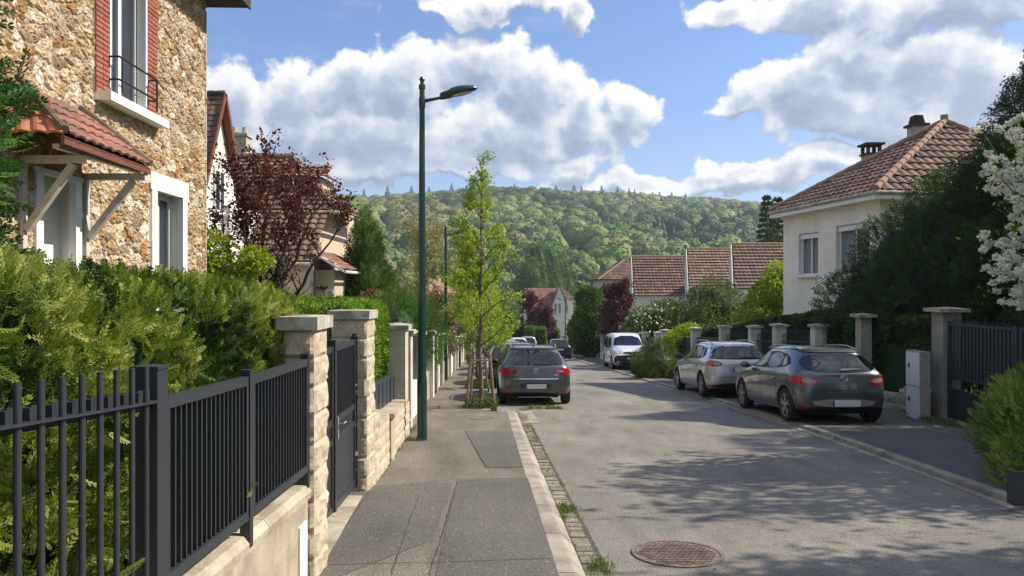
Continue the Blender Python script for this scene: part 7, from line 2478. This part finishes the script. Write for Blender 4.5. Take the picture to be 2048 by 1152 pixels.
def van():
    L = 4.4
    st = [(.05, .05, .12, .30, .86, .85, 1.0, .70, 1.75), (.3, .3, .4, .24, .89, .88, 1.0, .74, 1.8), (1., 1., 1., .2, .9, .89, 1.0, .75, 1.83), (1.9, 1.9, 1.9, .2, .9, .89, 1.0, .74, 1.83), (2.6, 2.6, 2.5, .2, .9, .885, 1., .70, 1.78),
          (3.05, 3.05, 2.85, .2, .9, .88, .99, .68, 1.5), (3.4, 3.35, 3.25, .2, .9, .87, .98, .68, 1.16), (3.8, 3.8, 3.7, .2, .89, .84, .93, .62, 1.06), (4.15, 4.12, 4.1, .22, .86, .8, .86, .56, .96), (4.36, 4.34, 4.32, .26, .74, .70, .70, .5, .80)]
    c = Car('parked_van', 'white compact van facing the viewer on the right kerb', 'van', ('white_van_paint', (.70, .71, .72), .35, 0.), st, (.8, 3.55), .905)
    c.patch('windscreen', 'glass', [(-.58, 1.66), (.58, 1.66), (.74, 1.22), (.70, 1.17), (-.70, 1.17), (-.74, 1.22)], 'front', off=.008, smooth=1)
    for sg in (-1, 1):
        c.patch('headlight', 'headlens', [(sg * .84, .90), (sg * .74, .96), (sg * .46, .84), (sg * .52, .76), (sg * .84, .78)], 'front', off=.009, smooth=1)
        c.patch('fog_light', 'headlens', [(sg * .74, .42), (sg * .60, .42), (sg * .60, .36), (sg * .74, .36)], 'front', off=.014, smooth=1)
    c.patch('grille', 'black', [(-.44, .88), (.44, .88), (.40, .76), (-.40, .76)], 'front', off=.008, smooth=1)
    c.patch('bumper', 'black', [(-.86, .66), (-.45, .72), (.45, .72), (.86, .66), (.82, .24), (-.82, .24)], 'front', off=.01, smooth=1)
    c.plate(4.47, .56, side='front')
    em = MB().lathe([(0, .02), (.05, .015), (.055, 0)], (0, 4.44, .83), 'y', 16)
    c.part('emblem', em, 'chrome')
    for sg in (1, -1):
        m = c.lay([(1.95, 1.62), (2.5, 1.58), (2.95, 1.14), (2.95, 1.08), (1.95, 1.08)], 'left', off=.007, smooth=1)
        if sg < 0:
            m.V = [v * np.array([-1, 1, 1]) for v in m.V]
        c.part('side_window', m, 'glass', smooth=True)
        m = c.lay([(.5, 1.62), (1.85, 1.64), (1.85, 1.08), (.5, 1.1)], 'left', off=.007, smooth=1)
        if sg < 0:
            m.V = [v * np.array([-1, 1, 1]) for v in m.V]
        c.part('side_window', m, 'glass', smooth=True)
    c.mirrors(2.95, 1.14, .92, 'black')
    # turned to face the viewer: the front is at y=L, heading pi
    c.place(5.82, 36.0 + L, math.pi + .01, float(gz(36 + L)) - .05)
van()

def simple(label, paint, x, y, H=1.48, W=.88, L=4.2, belt=.93, light=((.86, .95), (.62, .93), (.60, .78), (.86, .76)), head=0.04, white_top=False, z=None):
    c = Car('parked_car', label, 'car', paint, hatch(H, W, L, belt, .42, .55), (.75, 3.3), W)
    z_ = H - 1.46
    c.patch('rear_window', 'glass', [(-.52, 1.31 + z_), (.52, 1.31 + z_), (.68, 1.04), (.60, 1.0), (-.60, 1.0), (-.68, 1.04)], 'rear', off=.006, smooth=1)
    for sg in (-1, 1):
        c.patch('tail_light', 'red', [(sg * a, b) for a, b in light], 'rear', off=.009, smooth=1)
    c.patch('lower_bumper', 'black', [(-.80, .40), (.80, .40), (.74, .22), (-.74, .22)], 'rear', off=.006, smooth=1)
    c.plate(.03, .70)
    side_glass(c, L / 4.25, H, belt)
    c.mirrors(2.85, 1.0, W, 'black')
    c.place(x, y, head, z)
    return c
simple('two-tone small car with red lights parked just ahead of the dark grey hatchback', ('dark_car_paint', (.03, .032, .035), .3, .3), .16, 23.9, 1.50, head=.05)
simple('white car two places ahead of the dark grey hatchback', ('white_paint_car', (.65, .66, .66), .3, 0.), -.12, 29.4, 1.5, head=.05)
simple('silver car in the middle of the left parking row', ('grey_car_paint', (.4, .4, .4), .3, .5), -.35, 35.2, 1.55, head=.05)
simple('pale car near the far end of the left parking row', ('pale_car_paint', (.6, .6, .58), .3, .1), -.6, 41.2, 1.5, head=.05)
simple('dark blue car on the road past the white van', ('navy_paint', (.025, .03, .045), .3, .4), 3.55, 54.5, 1.5, light=((.86, .88), (.66, .88), (.66, .76), (.86, .76)), head=.03)
simple('white car far down at the bend of the street', ('white_far_paint', (.65, .66, .66), .3, 0.), .6, 60, 1.6, head=.1)
simple('pale grey car farthest along the street', ('grey_far_paint', (.5, .5, .5), .3, .3), 1.6, 68, 1.7, head=.1)

# ------------------------------------------------------------------ small growth and litter on the ground
rng = np.random.default_rng(12)
gm = MB()
def tuft(x, y, z, n, h, spread):
    Pt = np.stack([x + rng.normal(0, spread, n), y + rng.normal(0, spread * 1.6, n), np.full(n, z)], 1)
    D = np.stack([rng.normal(0, .5, n), rng.normal(0, .5, n), np.ones(n)], 1)
    leaves(gm, Pt, D, h, rng, .12, .25)
for i in range(330):
    y = rng.uniform(4.2, 15.8)
    if rng.random() > .25 + .75 * (fbm(np.array([[y * 1.3, 0, 0]]), 2, 3)[0] > .5):
        continue
    x = float(KL(y)) + rng.choice([.245, .40, .33])
    tuft(x, y, float(gz(y)) - .095, rng.integers(6, 22), rng.uniform(.018, .04), .022)
for (px, py, n, h, s) in ((1130, 1022, 260, .06, .05), (1195, 1138, 300, .05, .05), (1125, 1040, 80, .05, .03), (1052, 820, 120, .07, .06)):
    gx, gy = gp(px, py, 1.7)
    tuft(gx, gy, float(gz(gy)) - .095, n, h, s)
for i in range(60):
    gx, gy = gp(rng.uniform(1060, 1125), 818, 1.7)
    tuft(gx, gy, float(gz(gy)) - .10, 7, rng.uniform(.05, .13), .02)
for i in range(50):
    y = rng.uniform(8.2, 14)
    tuft(float(WL(y)) + .05, y, float(gz(y)), 9, rng.uniform(.03, .07), .025)
for i in range(30):
    gx, gy = gp(rng.uniform(800, 845), rng.uniform(876, 884))
    tuft(gx, gy, float(gz(gy)), 14, .05, .03)
for i in range(70):
    y = rng.uniform(10, 26)
    tuft(float(KR(y)) + .14, y, float(gz(y)) - .06, 8, rng.uniform(.02, .06), .02)
for i in range(60):
    tuft(8.1 + rng.normal(0, .12), rng.uniform(13.0, 15.0), float(gz(14)) - .04, 16, .09, .05)
tag(gm.build('grass_tufts', MT['l_olive']), 'small grass tufts along the gutter, kerbs and wall feet', 'grass', kind='stuff')
lt = MB()
Pt = np.stack([rng.uniform(-1.2, 6.5, 600), rng.uniform(4, 16, 600), np.zeros(600)], 1)
kx = (np.abs(Pt[:, 0] - KR(Pt[:, 1]) - .3) < .5) | (np.abs(Pt[:, 0] - WL(Pt[:, 1])) < .35) | (rng.random(600) < .12)
Pt = Pt[kx]
Pt[:, 2] = gz(Pt[:, 1]) + np.where(Pt[:, 0] > KL(Pt[:, 1]) + .3, np.where(Pt[:, 0] > KR(Pt[:, 1]) + .3, -.03, -.095), .006)
leaves(lt, Pt, np.tile([1., .3, 0.], (len(Pt), 1)) * rng.normal(0, 1, (len(Pt), 1)), .03, rng, .7, .1, fold=.1)
tag(lt.build('fallen_leaves', MT['l_bud']), 'scattered dry leaves and petals on the asphalt', 'litter', kind='stuff')

# ------------------------------------------------------------------ the air
hz = MB().box(-620, 660, -30, 1150, -25, 190).build('haze', None)
hm = bpy.data.materials.new('haze_air')
hm.use_nodes = True
ht = NT(hm.node_tree)
hm.node_tree.nodes.remove(hm.node_tree.nodes['Principled BSDF'])
pv = ht.n('ShaderNodeVolumePrincipled', ins={'Color': (.80, .88, 1, 1), 'Density': .00027, 'Anisotropy': .2})
ht.link(pv.outputs[0], hm.node_tree.nodes['Material Output'].inputs['Volume'])
hz.data.materials.append(hm)
tag(hz, 'thin blue air softening the wooded hill', kind='stuff')
SC.cycles.volume_bounces = 0
SC.cycles.volume_max_steps = 64
